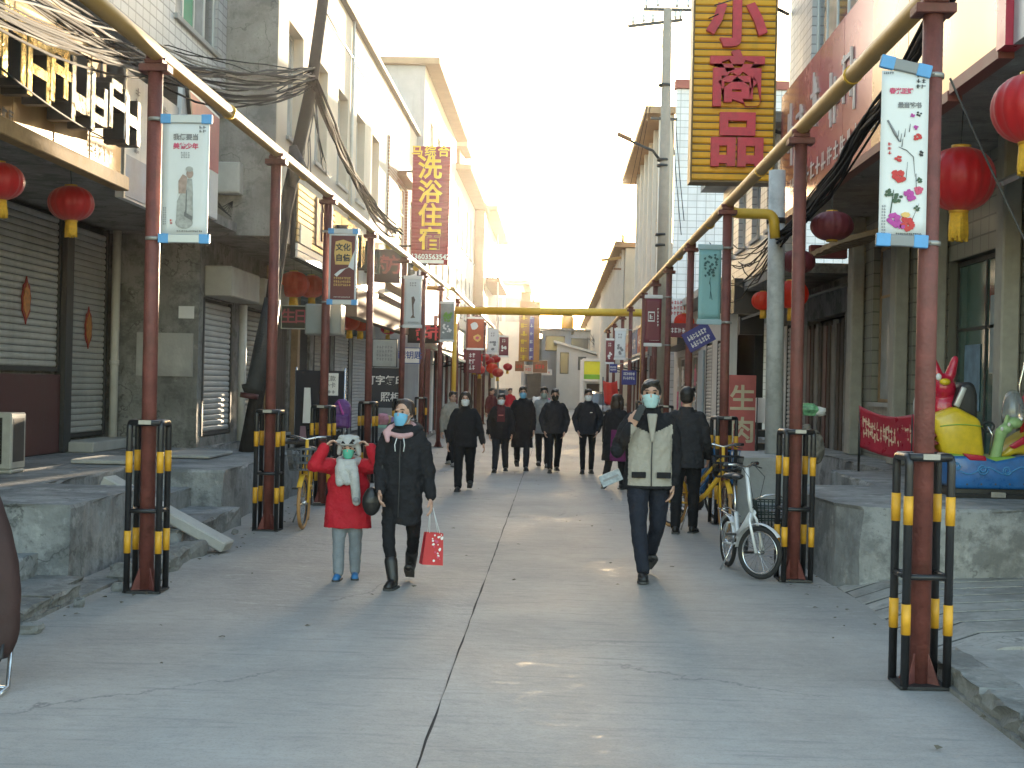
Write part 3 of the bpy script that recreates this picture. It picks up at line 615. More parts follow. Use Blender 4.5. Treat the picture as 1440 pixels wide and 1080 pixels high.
# ------------------------------------------------------------------ gas pipes on posts
RUST = mat('maroon post paint', (.17,.052,.042), .6, var=.3, scale=7, bump=.3, stain=.55, streak=.35, stain_col=(.075,.035,.022))
PIPE_Y = mat('ochre pipe paint', (.40,.235,.065), .48, .0, var=.15, scale=4, stain=.3, stain_col=(.30,.17,.05))
PIPE_B = mat('yellow pipe paint', (.60,.36,.03), .45, var=.12, scale=4)
BLACKP = mat('black rail paint', (.018,.018,.02), .4, var=.2, scale=8, stain=.25, stain_col=(.08,.075,.07))
YELP = mat('yellow rail band', (.66,.33,.02), .5, var=.16, scale=10, stain=.25)
CHIP = mat('bare worn steel', (.33,.32,.30), .45, .5, var=.25, scale=12)
def sweep(pts, r, n=12, m=None, name='pipe_run', parent=None): return MB().tube(pts, r, n).build(name, m, parent)
def bend(p, q, r_, k=6):
    """points of a path p[0..] with rounded corners"""
    out = [Vector(p[0])]
    for a, b, c in zip(p[:-2], p[1:-1], p[2:]):
        a, b, c = Vector(a), Vector(b), Vector(c); u = (a-b).normalized(); v = (c-b).normalized()
        for i in range(k+1):
            t = i/k; out.append((b+u*r_)*(1-t)**2 + b*2*t*(1-t) + (b+v*r_)*t*t)
    out.append(Vector(p[-1])); return out
LP = [(-3.3,10.9),(-3.29,15.5),(-3.26,18.9),(-3.24,23.3),(-3.22,28.0),(-3.2,32.0),(-3.15,36.4),(-3.1,42),(-3.1,47),(-3.1,52),(-3.1,57.5),(-3.1,63)]
RP = [(2.22,8.2),(2.23,12.57),(2.2,17.7),(2.2,22.6),(2.2,27),(2.2,30.5),(2.2,34.7),(2.2,40.8),(2.2,46),(2.2,52),(2.2,58)]
pl = thing('gas_pipe', 'ochre overhead gas pipe carried on the maroon posts along the left side', 'gas pipe', (-3.3,20,4.36), 'overhead gas pipes')
sweep([(-3.3,3,4.37),(-3.3,10.9,4.37),(-3.24,23.3,4.37),(-3.15,36.4,4.43),(-3.13,38.2,4.44)], .066, 12, PIPE_Y, 'pipe_run', pl)
sweep(bend([(-4.4,39.6,4.52),(-3.1,39.6,4.52),(-3.1,76,4.48)], 0, .3), .066, 10, PIPE_Y, 'branch_pipe', pl)
for y in (13.2,17.2,21.4,26,31): MB().cyl((-3.285,y,4.37),(-3.284,y+.05,4.37),.074).build('pipe_joint', PIPE_B, pl)
pr = thing('gas_pipe', 'ochre overhead gas pipe carried on the maroon posts along the right side', 'gas pipe', (2.2,20,4.2), 'overhead gas pipes')
sweep([(2.24,2.5,4.17),(2.22,8.2,4.17),(2.2,22.6,4.19),(2.2,40,4.22),(2.2,62,4.25)], .066, 12, PIPE_Y, 'pipe_run', pr)
pb = [W(1018,300,18.3), W(1088,300,18.3), W(1091,340,18.3)]
sweep(bend([(2.2,18.2,4.2)]+[tuple(p) for p in (W(1030,300,18.3), W(1088,301,18.3), W(1090,335,18.3))], 0, .12), .07, 10, PIPE_B, 'branch_pipe', pr)
for y in (10.4,15,20,25): MB().cyl((2.215,y,4.175),(2.215,y+.05,4.175),.074).build('pipe_joint', PIPE_B, pr)
def make_post(h):
    t = thing('pipe_post', 'maroon steel post', 'post', (0,0,0))
    MB().cyl((0,0,0),(0,0,h-.02),.060,.060,14).build('shaft', RUST, t)
    MB().cbox((0,0,h-.05),(.24,.16,.06)).cbox((0,0,h+.002),(.15,.15,.035)).build('saddle', RUST, t, bevel=.006)
    mb = MB()
    for a in range(4):
        M = Matrix.Rotation(PI/2*a+PI/4, 4, 'Z'); mb.prism([(.055,.005),(.14,.005),(.055,.2)], M @ Matrix.Rotation(PI/2, 4, 'X'), -.005, .005)
    mb.build('gusset', RUST, t); MB().cbox((0,0,.008),(.30,.30,.016)).build('base_plate', STEEL_D, t)
    MB().lathe([(.08,h+.02),(.085,h+.06)], (0,0,0), 12).build('clamp', RUST, t)
    return t
def make_cage():
    t = thing('guard_cage', 'black and yellow banded guard cage', 'guard rail', (0,0,0))
    w, h, r = .125, 1.37, .026
    for sx in (-1, 1):
        # each side: an inverted U of bent tube
        pts = bend([(sx*w,-w,0),(sx*w,-w,h),(sx*w,w,h),(sx*w,w,0)], 0, .05)
        MB().tube(pts, r, 8).build('hoop', BLACKP, t)
        MB().cyl((sx*w,-w,.66),(sx*w,w,.66),.018,None,8).build('rail', BLACKP, t)
        for sy in (-1, 1):
            for z0, z1 in ((.32,.50),(.97,1.14)): MB().cyl((sx*w,sy*w,z0),(sx*w,sy*w,z1),r+.0022,None,10).build('yellow_band', YELP, t)
    for sy in (-1, 1):
        MB().cyl((-w,sy*w,.66),(w,sy*w,.66),.018,None,8).build('rail', BLACKP, t); MB().cyl((-w,sy*w,h),(w,sy*w,h),r*.95,None,8).build('top_rail', BLACKP, t)
    MB().box(-.05,.05,-w-.027,-w-.018,h-.012,h+.022).build('worn_patch', CHIP, t)
    return t
ordn = ['nearest','second','third','fourth','fifth','sixth','seventh','eighth','ninth','tenth','eleventh','twelfth']
pp = make_post(4.30); rp0 = make_post(4.10); cg = make_cage()
first = True
what_l = ['with the white figurine banner beside the concrete steps','beside the leaning dark wooden pole','with the maroon and gold banner','beside the purple bag','with the plain white long banner','beside the black printing board','with the green plant banner','just behind the yellow crossing beam','with the orange red banner','with the far pale banner','with the far maroon banner','last before the far bend']
what_r = ['with the flower painting banner','beside the white folding bicycle','with the teal banner','with the tilted blue notice','with the wide maroon banner','behind the man on the phone','next before the crossing beam','with the narrow white banner','with the small maroon banner','near the red flag','last before the parked car']
for i, (x, y) in enumerate(LP):
    o = pp if i == 0 else copy_tree(pp)
    o.location = (x, y, 0); o.rotation_euler = (random.uniform(-.006,.006), random.uniform(-.006,.006), 0); o['label'] = 'maroon pipe post on the left side %s' % what_l[i]; o['group'] = 'maroon pipe posts'
    if y < 36:
        c = cg if first else copy_tree(cg); first = False
        c.location = (x, y, 0); c['label'] = 'guard cage round the left post %s' % what_l[i]; c['group'] = 'banded guard cages'; c.rotation_euler = (0,0,random.uniform(-.12,.12))
for i, (x, y) in enumerate(RP):
    o = rp0 if i == 0 else copy_tree(rp0)
    o.location = (x, y, 0); o.rotation_euler = (random.uniform(-.006,.006), random.uniform(-.006,.006), 0); o['label'] = 'maroon pipe post on the right side %s' % what_r[i]; o['group'] = 'maroon pipe posts'
    if y < 36:
        c = copy_tree(cg); c.location = (x, y, 0); c['label'] = 'guard cage round the right post %s' % what_r[i]; c['group'] = 'banded guard cages'; c.rotation_euler = (0,0,[.04,.1,.2,.05,-.1,0,0,0][i])
cb = thing('crossing_beam', 'thick yellow height limit beam across the street', 'beam', (0,41.3,3.98))
a, b_ = W(640,436.5,41.3), W(905,440,41.3)
MB().cyl(a, b_, .118, None, 16).build('pipe_run', PIPE_B, cb)
for p in (a, b_): MB().cyl((p.x,p.y+.1,0),(p.x,p.y+.1,p.z),.07,None,10).build('support', PIPE_B, cb)

# ------------------------------------------------------------------ print helpers
INK = mat('black ink', (.03,.03,.035), .6, var=0); INK_G = mat('grey ink', (.22,.22,.23), .6, var=0); INK_R = mat('rose ink', (.55,.08,.16), .6, var=0)
INK_W = mat('white lettering', (.78,.77,.75), .55, var=.05, scale=8); INK_P = mat('magenta ink', (.42,.05,.30), .6, var=.2, scale=30)
INK_RED = mat('red ink', (.50,.03,.03), .55, var=.15, scale=30); GOLD_I = mat('gold ink', (.66,.42,.13), .5, var=.12, scale=12)
INK_GR = mat('leaf ink', (.05,.09,.05), .6, var=.2, scale=30); TERRA = mat('clay tint ink', (.36,.26,.22), .6, var=.3, scale=25)
def scrawl(M, w, rows, m, parent, rnd_, h=.6, name='lettering', cols=None, gap=.25):
    """rows of small print too small to read in the photo: uneven stroke groups"""
    mb = MB(); rh = rows and h/rows
    for r_ in range(rows):
        n = cols or 8; cw = w/n
        for c in range(n):
            x0 = -w/2 + c*cw; y0 = h/2 - (r_+1)*rh
            for k in range(5):
                u, v = rnd_.uniform(.08,.5)*cw, rnd_.uniform(.15,.7)*rh
                if k % 2: a = (x0+cw*.08, x0+cw*.85, y0+v, y0+v+rh*.09)
                else: a = (x0+u, x0+u+cw*.11, y0+rh*.12, y0+rh*.82)
                mb.add([M @ Vector((a[0],a[2],.0012*k)), M @ Vector((a[1],a[2],.0012*k)), M @ Vector((a[1],a[3],.0012*k)), M @ Vector((a[0],a[3],.0012*k))], [(0,1,2,3)])
    return mb.build(name, m, parent)
def blob(pts, M, m, parent, d=.003, name='print'): return MB().prism(pts, M, 0, d).build(name, m, parent)
def circ(cx, cy, rx, ry, n=10, ph=0, jag=0.0, rnd_=random): return [(cx+rx*math.cos(2*PI*i/n+ph)*(1+rnd_.uniform(-jag,jag)), cy+ry*math.sin(2*PI*i/n+ph)*(1+rnd_.uniform(-jag,jag))) for i in range(n)]
VINYL = mat('white vinyl banner', (.66,.68,.68), .5, var=.05, scale=3); ALU = mat('painted banner bar', (.42,.45,.47), .4, .4, var=.08); TAPE = mat('blue tape', (.10,.32,.62), .5, var=.1, scale=15)
def banner(label, rect, Y, post, sheet, design, tilt=0.0, sag=.01, bars=ALU, tape=True, skew=0.0):
    """rect in photo pixels (x0,y0,x1,y1) at depth Y; post = (x, y) it is clamped to"""
    a, b = W(rect[0], rect[3], Y), W(rect[2], rect[1], Y); w, h = b.x-a.x, b.z-a.z; c = Vector(((a.x+b.x)/2, Y, (a.z+b.z)/2))
    t = thing('lamp_post_banner', label, 'banner', c, 'banners clamped to the pipe posts')
    M0 = face_cam(c, skew)
    bh = .07 if h > .7 else .05
    for s, tl in ((1, tilt), (-1, tilt*.15)):
        M = M0 @ Matrix.Translation((0, s*(h/2-bh/2), 0)) @ Matrix.Rotation(tl, 4, 'Z')
        bb = MB().cbox((0,0,0),(w,bh,.03),0,M).build('banner_bar', bars, t, bevel=.006)
        if tape:
            for q in (-1, 1): MB().cbox((q*(w/2-.045),0,0),(.085,bh+.006,.036),0,M).build('tape', TAPE, bb, bevel=.004)
        side = 1 if post[0] > c.x else -1
        e = M @ Vector((side*w/2, 0, 0)); MB().cyl(e, (post[0], post[1]-.05, e.z), .009, None, 6).lathe([(.068,e.z-.015),(.072,e.z),(.068,e.z+.015)], (post[0],post[1],0), 12).build('clamp', CHIP, bb)
    nx, ny = 6, 10; ww, hh = w*.90, h-2*bh+.02; mb = MB(); vs = []
    for j in range(ny+1):
        for i in range(nx+1):
            u, v = (i/nx-.5)*ww, (j/ny-.5)*hh
            vs.append(M0 @ Vector((u, v, 0)))
    mb.add(vs, [(j*(nx+1)+i, j*(nx+1)+i+1, (j+1)*(nx+1)+i+1, (j+1)*(nx+1)+i) for j in range(ny) for i in range(nx)], 0, True)
    sh = mb.build('sheet', sheet, t); md = sh.modifiers.new('thickness', 'SOLIDIFY'); md.thickness = .003; md.offset = 0
    if design: design(M0 @ Matrix.Translation((0,0,.005)), ww, hh, sh)
    return t
def t_(s, M, x, y, size, m, p, bold=.0): return put_text(s, M @ Matrix.Translation((x, y, 0)), size, m, p, .0006, bold=bold)
def d_figurine(M, w, h, p):
    r = random.Random(1)
    t_('我俩要当', M, .0, h*.365, w*.135, INK_G, p, .002); t_('美德少年', M, .0, h*.285, w*.135, INK_R, p, .002)
    scrawl(M @ Matrix.Translation((0,h*.21,0)), w*.2, 3, INK_G, p, r, h*.06, cols=4); scrawl(M @ Matrix.Translation((w*.36,h*.44,0)), w*.16, 2, INK, p, r, h*.07, cols=2)
    scrawl(M @ Matrix.Translation((-w*.42,-h*.33,0)), w*.08, 8, INK_G, p, r, h*.16, cols=2); scrawl(M @ Matrix.Translation((w*.12,-h*.46,0)), w*.55, 1, INK, p, r, h*.02, cols=14)
    scrawl(M @ Matrix.Translation((-w*.27,-h*.38,0)), w*.08, 2, INK_RED, p, r, h*.05, cols=1)
    gm = mat('clay grey print', (.36,.36,.34), .6, var=.3, scale=30); dk = mat('clay shade print', (.16,.16,.16), .6, var=.3, scale=30)
    blob(circ(0,-h*.385,w*.19,h*.055,14), M, gm, p); blob([(-.17*w,-.36*h),(-.16*w,-.2*h),(-.08*w,-.12*h),(.17*w,-.12*h),(.19*w,-.36*h)], M, gm, p, .0035)
    blob([(-.13*w,-.13*h),(-.14*w,-.02*h),(-.05*w,.04*h),(.04*w,.02*h),(.05*w,-.13*h)], M, TERRA, p, .004); blob([(.02*w,-.14*h),(.05*w,0),(.15*w,0),(.18*w,-.14*h)], M, gm, p, .0045)
    blob(circ(.1*w,.045*h,.075*w,.04*h,12), M, TERRA, p, .005); blob(circ(.09*w,.085*h,.08*w,.025*h,10), M, gm, p, .0055); blob([(0,-.33*h),(.17*w,-.37*h),(.17*w,-.33*h),(0,-.29*h)], M, dk, p, .005)
    blob([(.02*w,-.3*h),(.03*w,-.1*h),(.05*w,-.1*h),(.05*w,-.3*h)], M, dk, p, .005)
def d_flowers(M, w, h, p):
    r = random.Random(2)
    t_('春光正好', M, -w*.08, h*.375, w*.125, INK_R, p, .002); t_('最当读书', M, w*.1, h*.29, w*.125, INK_G, p, .002)
    scrawl(M @ Matrix.Translation((-w*.36,h*.485,0)), w*.22, 1, INK, p, r, h*.018, cols=5); scrawl(M @ Matrix.Translation((w*.33,h*.44,0)), w*.22, 3, INK, p, r, h*.1, cols=2)
    scrawl(M @ Matrix.Translation((-w*.3,h*.03,0)), w*.1, 3, INK_RED, p, r, h*.08, cols=1); scrawl(M @ Matrix.Translation((-w*.4,-h*.4,0)), w*.1, 10, INK_G, p, r, h*.18, cols=2); scrawl(M @ Matrix.Translation((w*.14,-h*.485,0)), w*.55, 1, INK, p, r, h*.02, cols=14)
    def stroke(pts, wd, m):
        mb = MB(); mb.tube([M @ Vector((x*w, y*h, .002)) for x, y in pts], [wd*w*q for q in ([.6]+[1]*(len(pts)-2)+[.3])], 4); mb.build('print', m, p)
    stroke([(-.36,.2),(-.2,.12),(-.1,.07)], .03, INK_G); stroke([(-.12,.04),(.05,.02),(.2,-.02),(.24,-.14)], .008, INK); stroke([(.26,-.12),(.28,-.24)], .012, INK); stroke([(.05,-.16),(.08,-.05)], .01, INK); stroke([(-.26,-.36),(-.2,-.22)], .022, INK_GR); stroke([(.2,-.4),(.34,-.3)], .01, INK)
    for x, y in ((-.14,.12),(-.08,.1),(0,.13),(.1,.16),(-.05,.07)): stroke([(x,y-.03),(x+.02,y+.02)], .014, INK)
    for x, y, s_, m, k in ((.17,.23,.06,INK_P,4),(.3,.24,.06,INK,4),(.28,.1,.09,INK_RED,6),(.24,.16,.07,INK_P,4),(.36,.0,.07,INK,5),(-.1,-.14,.16,INK_RED,9),(-.1,-.03,.09,INK_RED,5),(-.18,-.4,.16,INK_P,10),(-.06,-.43,.12,INK_P,7),(.1,-.42,.17,INK_RED,9),(.15,-.25,.14,INK_P,9),(.32,-.22,.11,INK_R,8),(-.3,-.24,.1,INK_GR,6),(-.12,-.27,.12,INK_GR,6),(.34,-.16,.07,INK_GR,5),(.3,-.33,.07,INK_GR,5)):
        for j in range(k):
            a = 2*PI*j/k+r.random(); q = r.uniform(.3,.75)*s_
            blob(circ((x+q*math.cos(a))*w, (y*h+q*w*math.sin(a)*1.0), s_*w*.42, s_*w*.36, 6, r.random()*3, .3, r), M, m, p, .0015+.0006*j)
    blob(circ(.06*w,-.37*h,.1*w,.06*w,7), M, GOLD_I, p, .007)
def d_culture(M, w, h, p):
    r = random.Random(3)
    MB().cbox((0,-.02*h,0),(w*.86,h*.96,.004),0,M).build('print', mat('maroon print', (.13,.028,.028), .5, var=.12, scale=4), p)
    blob([(-.27*w,.03*h),(.3*w,.03*h),(.33*w,.12*h),(.3*w,.36*h),(.0,.40*h),(-.27*w,.37*h),(-.31*w,.2*h)], M, GOLD_I, p, .005)
    Mt = M @ Matrix.Translation((0,0,.006)); t_('文化', Mt, 0, .28*h, w*.27, INK, p, .004); t_('自信', Mt, 0, .125*h, w*.27, INK, p, .004)
    scrawl(Mt @ Matrix.Translation((0,-.22*h,0)), w*.62, 3, GOLD_I, p, r, h*.15, cols=9); scrawl(Mt @ Matrix.Translation((0,-.45*h,0)), w*.6, 1, INK_W, p, r, h*.02, cols=12)
    blob([(.2*w,.0*h),(.42*w,.25*h),(.44*w,.5*h),(.4*w,-.05*h)], M, VINYL, p, .0058); blob([(-.3*w,-.12*h),(-.1*w,-.05*h),(.35*w,.01*h),(.1*w,-.03*h),(-.2*w,-.15*h)], M, VINYL, p, .0058)
def d_slim(M, w, h, p):
    r = random.Random(4); scrawl(M @ Matrix.Translation((0,.38*h,0)), w*.4, 2, INK_G, p, r, h*.1, cols=3)
    blob([(-.08*w,.1*h),(.05*w,.12*h),(.14*w,.04*h),(.05*w,-.06*h),(.08*w,-.3*h),(.16*w,-.34*h),(-.12*w,-.35*h),(.0,-.28*h),(-.05*w,-.05*h)], M, mat('brown print', (.17,.12,.10), .6, var=.3, scale=20), p)
    scrawl(M @ Matrix.Translation((.05*w,-.44*h,0)), w*.6, 1, INK_G, p, r, h*.02, cols=10)
def d_plant(M, w, h, p):
    r = random.Random(5); MB().cbox((0,0,0),(w*.98,h,.003),0,M).build('print', mat('grey green print', (.23,.26,.26), .5, var=.2, scale=6), p)
    for i in range(18): blob(circ(r.uniform(-.25,.3)*w, (.12+r.uniform(-.1,.12))*h, .1*w, .035*h, 6, r.random()*3, .3, r), M, mat('leaf print', (.15,.32,.06), .6, var=.2, scale=10), p, .004+.0006*i)
    for i in range(12): blob(circ(r.uniform(-.3,.3)*w, (-.2+r.uniform(-.12,.12))*h, .09*w, .03*h, 5, r.random()*3, .3, r), M, INK_W, p, .004+.0006*i)
def d_teal(M, w, h, p):
    r = random.Random(6); dk = mat('dark teal ink', (.03,.10,.11), .6, var=.1)
    for i in range(26): blob(circ(r.uniform(-.32,.36)*w*(1-i*.012), (.40-i*.011+r.uniform(-.03,.03))*h, .06*w, .02*h, 5, r.random()*3, .4, r), M, dk, p, .003+.0004*i)
    for a in (((0,.05),(.05,-.05),(.02,-.2)),((.02,.1),(-.02,.0)),((.05,-.1),(.12,-.22))): MB().tube([M @ Vector((x*w,y*h,.002)) for x, y in a], .012*w, 4).build('print', dk, p)
    scrawl(M @ Matrix.Translation((.1*w,-.46*h,0)), w*.6, 1, INK, p, r, h*.015, cols=12)
def d_maroon(M, w, h, p):
    r = random.Random(7); M = M @ Matrix.Translation((0,0,.001)); fr = MB()
    for a in ((-.32,-.29,-.02,.2),(.06,.09,-.02,.2),(-.29,.06,.17,.2),(-.29,.06,-.02,.01)): fr.box(a[0]*w,a[1]*w,a[2]*h,a[3]*h,0,.003,0,M)
    fr.build('print', INK_W, p); scrawl(M @ Matrix.Translation((-.115*w,.09*h,0)), w*.26, 1, INK_W, p, r, h*.14, cols=1); scrawl(M @ Matrix.Translation((.3*w,.08*h,0)), w*.13, 6, INK_W, p, r, h*.42, cols=1); scrawl(M @ Matrix.Translation((.1*w,-.43*h,0)), w*.6, 1, INK_W, p, r, h*.02, cols=12)
def d_few(m, seed):
    def f(M, w, h, p):
        r = random.Random(seed); scrawl(M @ Matrix.Translation((0,.3*h,0)), w*.4, 2, m, p, r, h*.2, cols=2)
        for i in range(6): blob(circ(r.uniform(-.2,.2)*w, r.uniform(-.35,.0)*h, .13*w, .06*h, 6, r.random(), .3, r), M, m, p, .003+.0007*i)
    return f
def d_orange(M, w, h, p):
    r = random.Random(9); MB().cbox((0,0,0),(w*.98,h,.003),0,M).build('print', mat('orange red print', (.42,.09,.04), .5, var=.15, scale=5), p); M = M @ Matrix.Translation((0,0,.004))
    blob(circ(-.1*w,.25*h,.25*w,.14*h,9,0,.2,r), M, VINYL, p); blob(circ(.1*w,-.15*h,.25*w,.12*h,9,0,.2,r), M, GOLD_I, p); blob(circ(.1*w,-.15*h,.12*w,.06*h,9,0,.2,r), M, INK_R, p, .005)
MAR_S = mat('maroon vinyl banner', (.19,.035,.05), .5, var=.1, scale=4); TEAL_S = mat('teal vinyl banner', (.20,.40,.42), .5, var=.08, scale=4)
banner('white banner printed with a clay figurine pair, on the nearest left post', (222,162,299,341), 10.85, LP[0], VINYL, d_figurine)
banner('white banner with ink flower painting, hanging from a tilted bar on the right', (1231,86,1311,346), 8.1, RP[0], VINYL, d_flowers, tilt=-.22, bars=mat('dull grey bar', (.22,.23,.24), .5, .2, var=.1))
banner('torn maroon banner with a gold panel of black lettering', (459,322,505,428), 18.8, LP[2], VINYL, d_culture)
banner('plain white long banner with a small dark figure', (566,388,595,461), 27.9, LP[4], VINYL, d_slim, tape=False, bars=FRAME_W)
banner('grey green banner with printed leaves left of the crossing beam', (618,424,640,481), 36.2, LP[6], VINYL, d_plant, tape=False, bars=FRAME_W)
banner('orange red banner just under the crossing beam', (656,446,682,492), 46.8, LP[8], MAR_S, d_orange, tape=False, bars=FRAME_W)
banner('small pale banner beyond the orange red one', (684,462,702,498), 51.8, LP[9], VINYL, d_few(INK_G, 1), tape=False, bars=FRAME_W)
banner('small maroon banner farthest along the left side', (701,472,716,502), 57.3, LP[10], MAR_S, d_few(INK_W, 2), tape=False, bars=FRAME_W)
banner('teal banner with dark leafy brushwork beside the yellow sign', (979,344,1017,456), 17.6, RP[2], TEAL_S, d_teal, bars=mat('teal bar', (.30,.42,.46), .5, var=.1), tape=False, skew=.12)
banner('wide maroon banner with a white framed character', (905,415,932,487), 26.9, RP[4], MAR_S, d_maroon, tape=False, bars=FRAME_W)
banner('narrow white banner at the right end of the crossing beam', (863,462,881,506), 40.6, RP[7], VINYL, d_few(INK_G, 3), tape=False, bars=FRAME_W)
banner('small dark maroon banner behind the narrow white one', (851,476,864,512), 45.8, RP[8], MAR_S, d_few(INK_W, 4), tape=False, bars=FRAME_W)

# ------------------------------------------------------------------ big vertical signs
ys = thing('vertical_sign', 'yellow slatted vertical shop sign with raised red characters', 'sign', W(1034,120,22))
a, b_ = W(972.5,253,22), W(1093,-60,22)
YSL = mat('yellow sign slats', (.84,.43,.015), .5, var=.12, scale=2.5, streak=.25, stain_col=(.3,.17,.03)); SIGN_R = mat('red raised lettering', (.60,.045,.07), .42, var=.2, scale=6)
MB().box(a.x,b_.x,22.03,22.4,a.z,b_.z).build('case', mat('sign case', (.09,.07,.03), .6), ys)
n = int((b_.z-a.z)/.118); sl = MB(); w = b_.x-a.x
sl.add([(-w/2,.0,0),(w/2,.0,0),(w/2,-.018,.02),(-w/2,-.018,.02),(w/2,-.02,.094),(-w/2,-.02,.094),(w/2,0,.098),(-w/2,0,.098)], [(0,1,2,3),(3,2,4,5),(5,4,6,7)]); sme = sl.mesh('slat', YSL)
for k in range(n):
    o = bpy.data.objects.new('slat', sme); COL.objects.link(o); o.parent = ys; o.matrix_parent_inverse = Matrix.Translation(-ys.location); o.location = ((a.x+b_.x)/2, 22.03, a.z+.01+.118*k)
MB().box(a.x-.03,a.x-.002,21.98,22.42,a.z-.03,b_.z).box(b_.x+.002,b_.x+.03,21.98,22.42,a.z-.03,b_.z).box(a.x,b_.x,21.98,22.42,a.z-.03,a.z-.002).build('edge_trim', mat('sign edge', (.16,.10,.03), .5), ys)
for s, py, sz in (('小',33,.95),('商',118,.92),('品',202,.92)):
    c = W(1035.5,py,22); put_text(s, face_cam((c.x,21.955,c.z)), sz, SIGN_R, ys, .05, 'character', bold=.034)
MB().cyl((b_.x,22.2,6.0),(3.72,22.6,6.0),.03).cyl((b_.x,22.2,8.0),(3.72,22.6,8.0),.03).build('bracket', STEEL_D, ys)
bs = thing('vertical_sign', 'dark red ribbed vertical sign with yellow characters and a phone number', 'sign', W(606,290,36))
a, b_ = W(577.5,371,36), W(634,206,36); SR = mat('dark red sign ribs', (.30,.022,.03), .5, var=.12, scale=2); SY = mat('yellow raised lettering', (.85,.55,.03), .45, var=.12, scale=5)
MB().box(a.x,b_.x,36.03,36.3,a.z,b_.z).build('case', mat('red sign case', (.12,.02,.02), .6), bs)
w = b_.x-a.x; n = 34; h = (b_.z-a.z)/n; sl = MB(); sl.add([(-w/2,0,0),(w/2,0,0),(w/2,-.02,h*.3),(-w/2,-.02,h*.3),(w/2,-.02,h*.8),(-w/2,-.02,h*.8),(w/2,0,h*.97),(-w/2,0,h*.97)], [(0,1,2,3),(3,2,4,5),(5,4,6,7)]); sme = sl.mesh('slat', SR)
for k in range(n):
    o = bpy.data.objects.new('slat', sme); COL.objects.link(o); o.parent = bs; o.matrix_parent_inverse = Matrix.Translation(-bs.location); o.location = ((a.x+b_.x)/2, 36.02, a.z+h*k)
for s, py, sz in (('洗',240,.64),('浴',274,.64),('住',307,.64),('宿',340,.62)):
    c = W(605,py-2,36); put_text(s, face_cam((c.x,35.96,c.z)), sz, SY, bs, .035, 'character', bold=.014)
for i, s in enumerate('马综合'):
    c = W(587+18.5*i,214,36); put_text(s, face_cam((c.x,35.96,c.z)), .32, SY, bs, .02, 'character', bold=.005)
c = W(605,360.5,36); put_text('13603563542', face_cam((c.x,35.97,c.z-.02)), .19, INK_W, bs, .012, 'phone_number', bold=.006)
c = W(606,368,36); MB().cbox((c.x,35.98,c.z),(.68,.02,.09)).build('white_strip', INK_W, bs)
MB().cyl((a.x,36.2,5.4),(-4.4,36.3,5.4),.03).cyl((a.x,36.2,7.4),(-4.4,36.3,7.4),.03).build('bracket', STEEL_D, bs)
os_ = thing('vertical_sign', 'tall orange and violet vertical sign at the far bend', 'sign', W(744,470,84))
a, b_ = W(729,508,84), W(760,424,84); w = b_.x-a.x
MB().box(a.x,b_.x,84.05,84.3,a.z,b_.z).build('case', mat('orange sign', (.50,.22,.06), .6, var=.15, scale=2), os_)
MB().box(a.x+w*.5,a.x+w*.72,83.99,84.04,a.z+.1,b_.z-1.0).build('strip', mat('violet strip', (.16,.12,.33), .6), os_)
for k in range(6):
    z = b_.z-1.0-.5*k; scrawl(face_cam((a.x+w*.25,84.02,z)), .5, 1, SY, os_, random.Random(k), .42, cols=1, name='character'); scrawl(face_cam((a.x+w*.61,83.97,z)), .24, 1, INK_W, os_, random.Random(k+9), .3, cols=1, name='character')
MB().box(a.x+.1,a.x+w*.55,84.02,84.3,b_.z+.003,b_.z+.55).build('top_board', mat('orange sign', (.5,.22,.06)), os_)

# ------------------------------------------------------------------ LEFT signboards over the shops
GILT = mat('gilt panel with painted reflections', (.40,.25,.10), .42, .55, var=.2, scale=2.5, bump=.05, streak=.55, stain_col=(.25,.15,.06))  # dark streaks put the streaky vertical reflection into the panel colour
GILT2 = mat('polished gilt lettering', (.58,.41,.12), .14, .95, var=.25, scale=12, bump=1.6, bscale=9)
SIDE_D = mat('dark letter sides', (.055,.052,.05), .45, .4, var=.15)
CHROME = mat('polished chrome lettering', (.34,.33,.31), .14, .95, var=.25, scale=12, bump=1.6, bscale=9)
gs = thing('shop_sign', 'gilt metal fascia sign with deep gilt and chrome characters over the grey shutters', 'sign', (-4.9,11,4.5))
for k in range(17):
    y = 6.4+.5*k; MB().box(-4.94,-4.90+.004*(k % 2),y,y+.496,3.96,5.2).build('panel', GILT, gs)
MB().box(-4.95,-4.80,6.4,14.9,3.80,3.955).build('lower_lip', mat('dull gilt lip', (.30,.20,.10), .85, .0, spec=.1, var=.25, streak=.3), gs, bevel=.01); MB().box(-5.0,-4.96,6.4,14.9,3.9,5.2).build('backing', DARK, gs)
MB().box(-5.0,-4.82,6.4,14.9,5.21,5.27).build('top_lip', GILT, gs, bevel=.01)
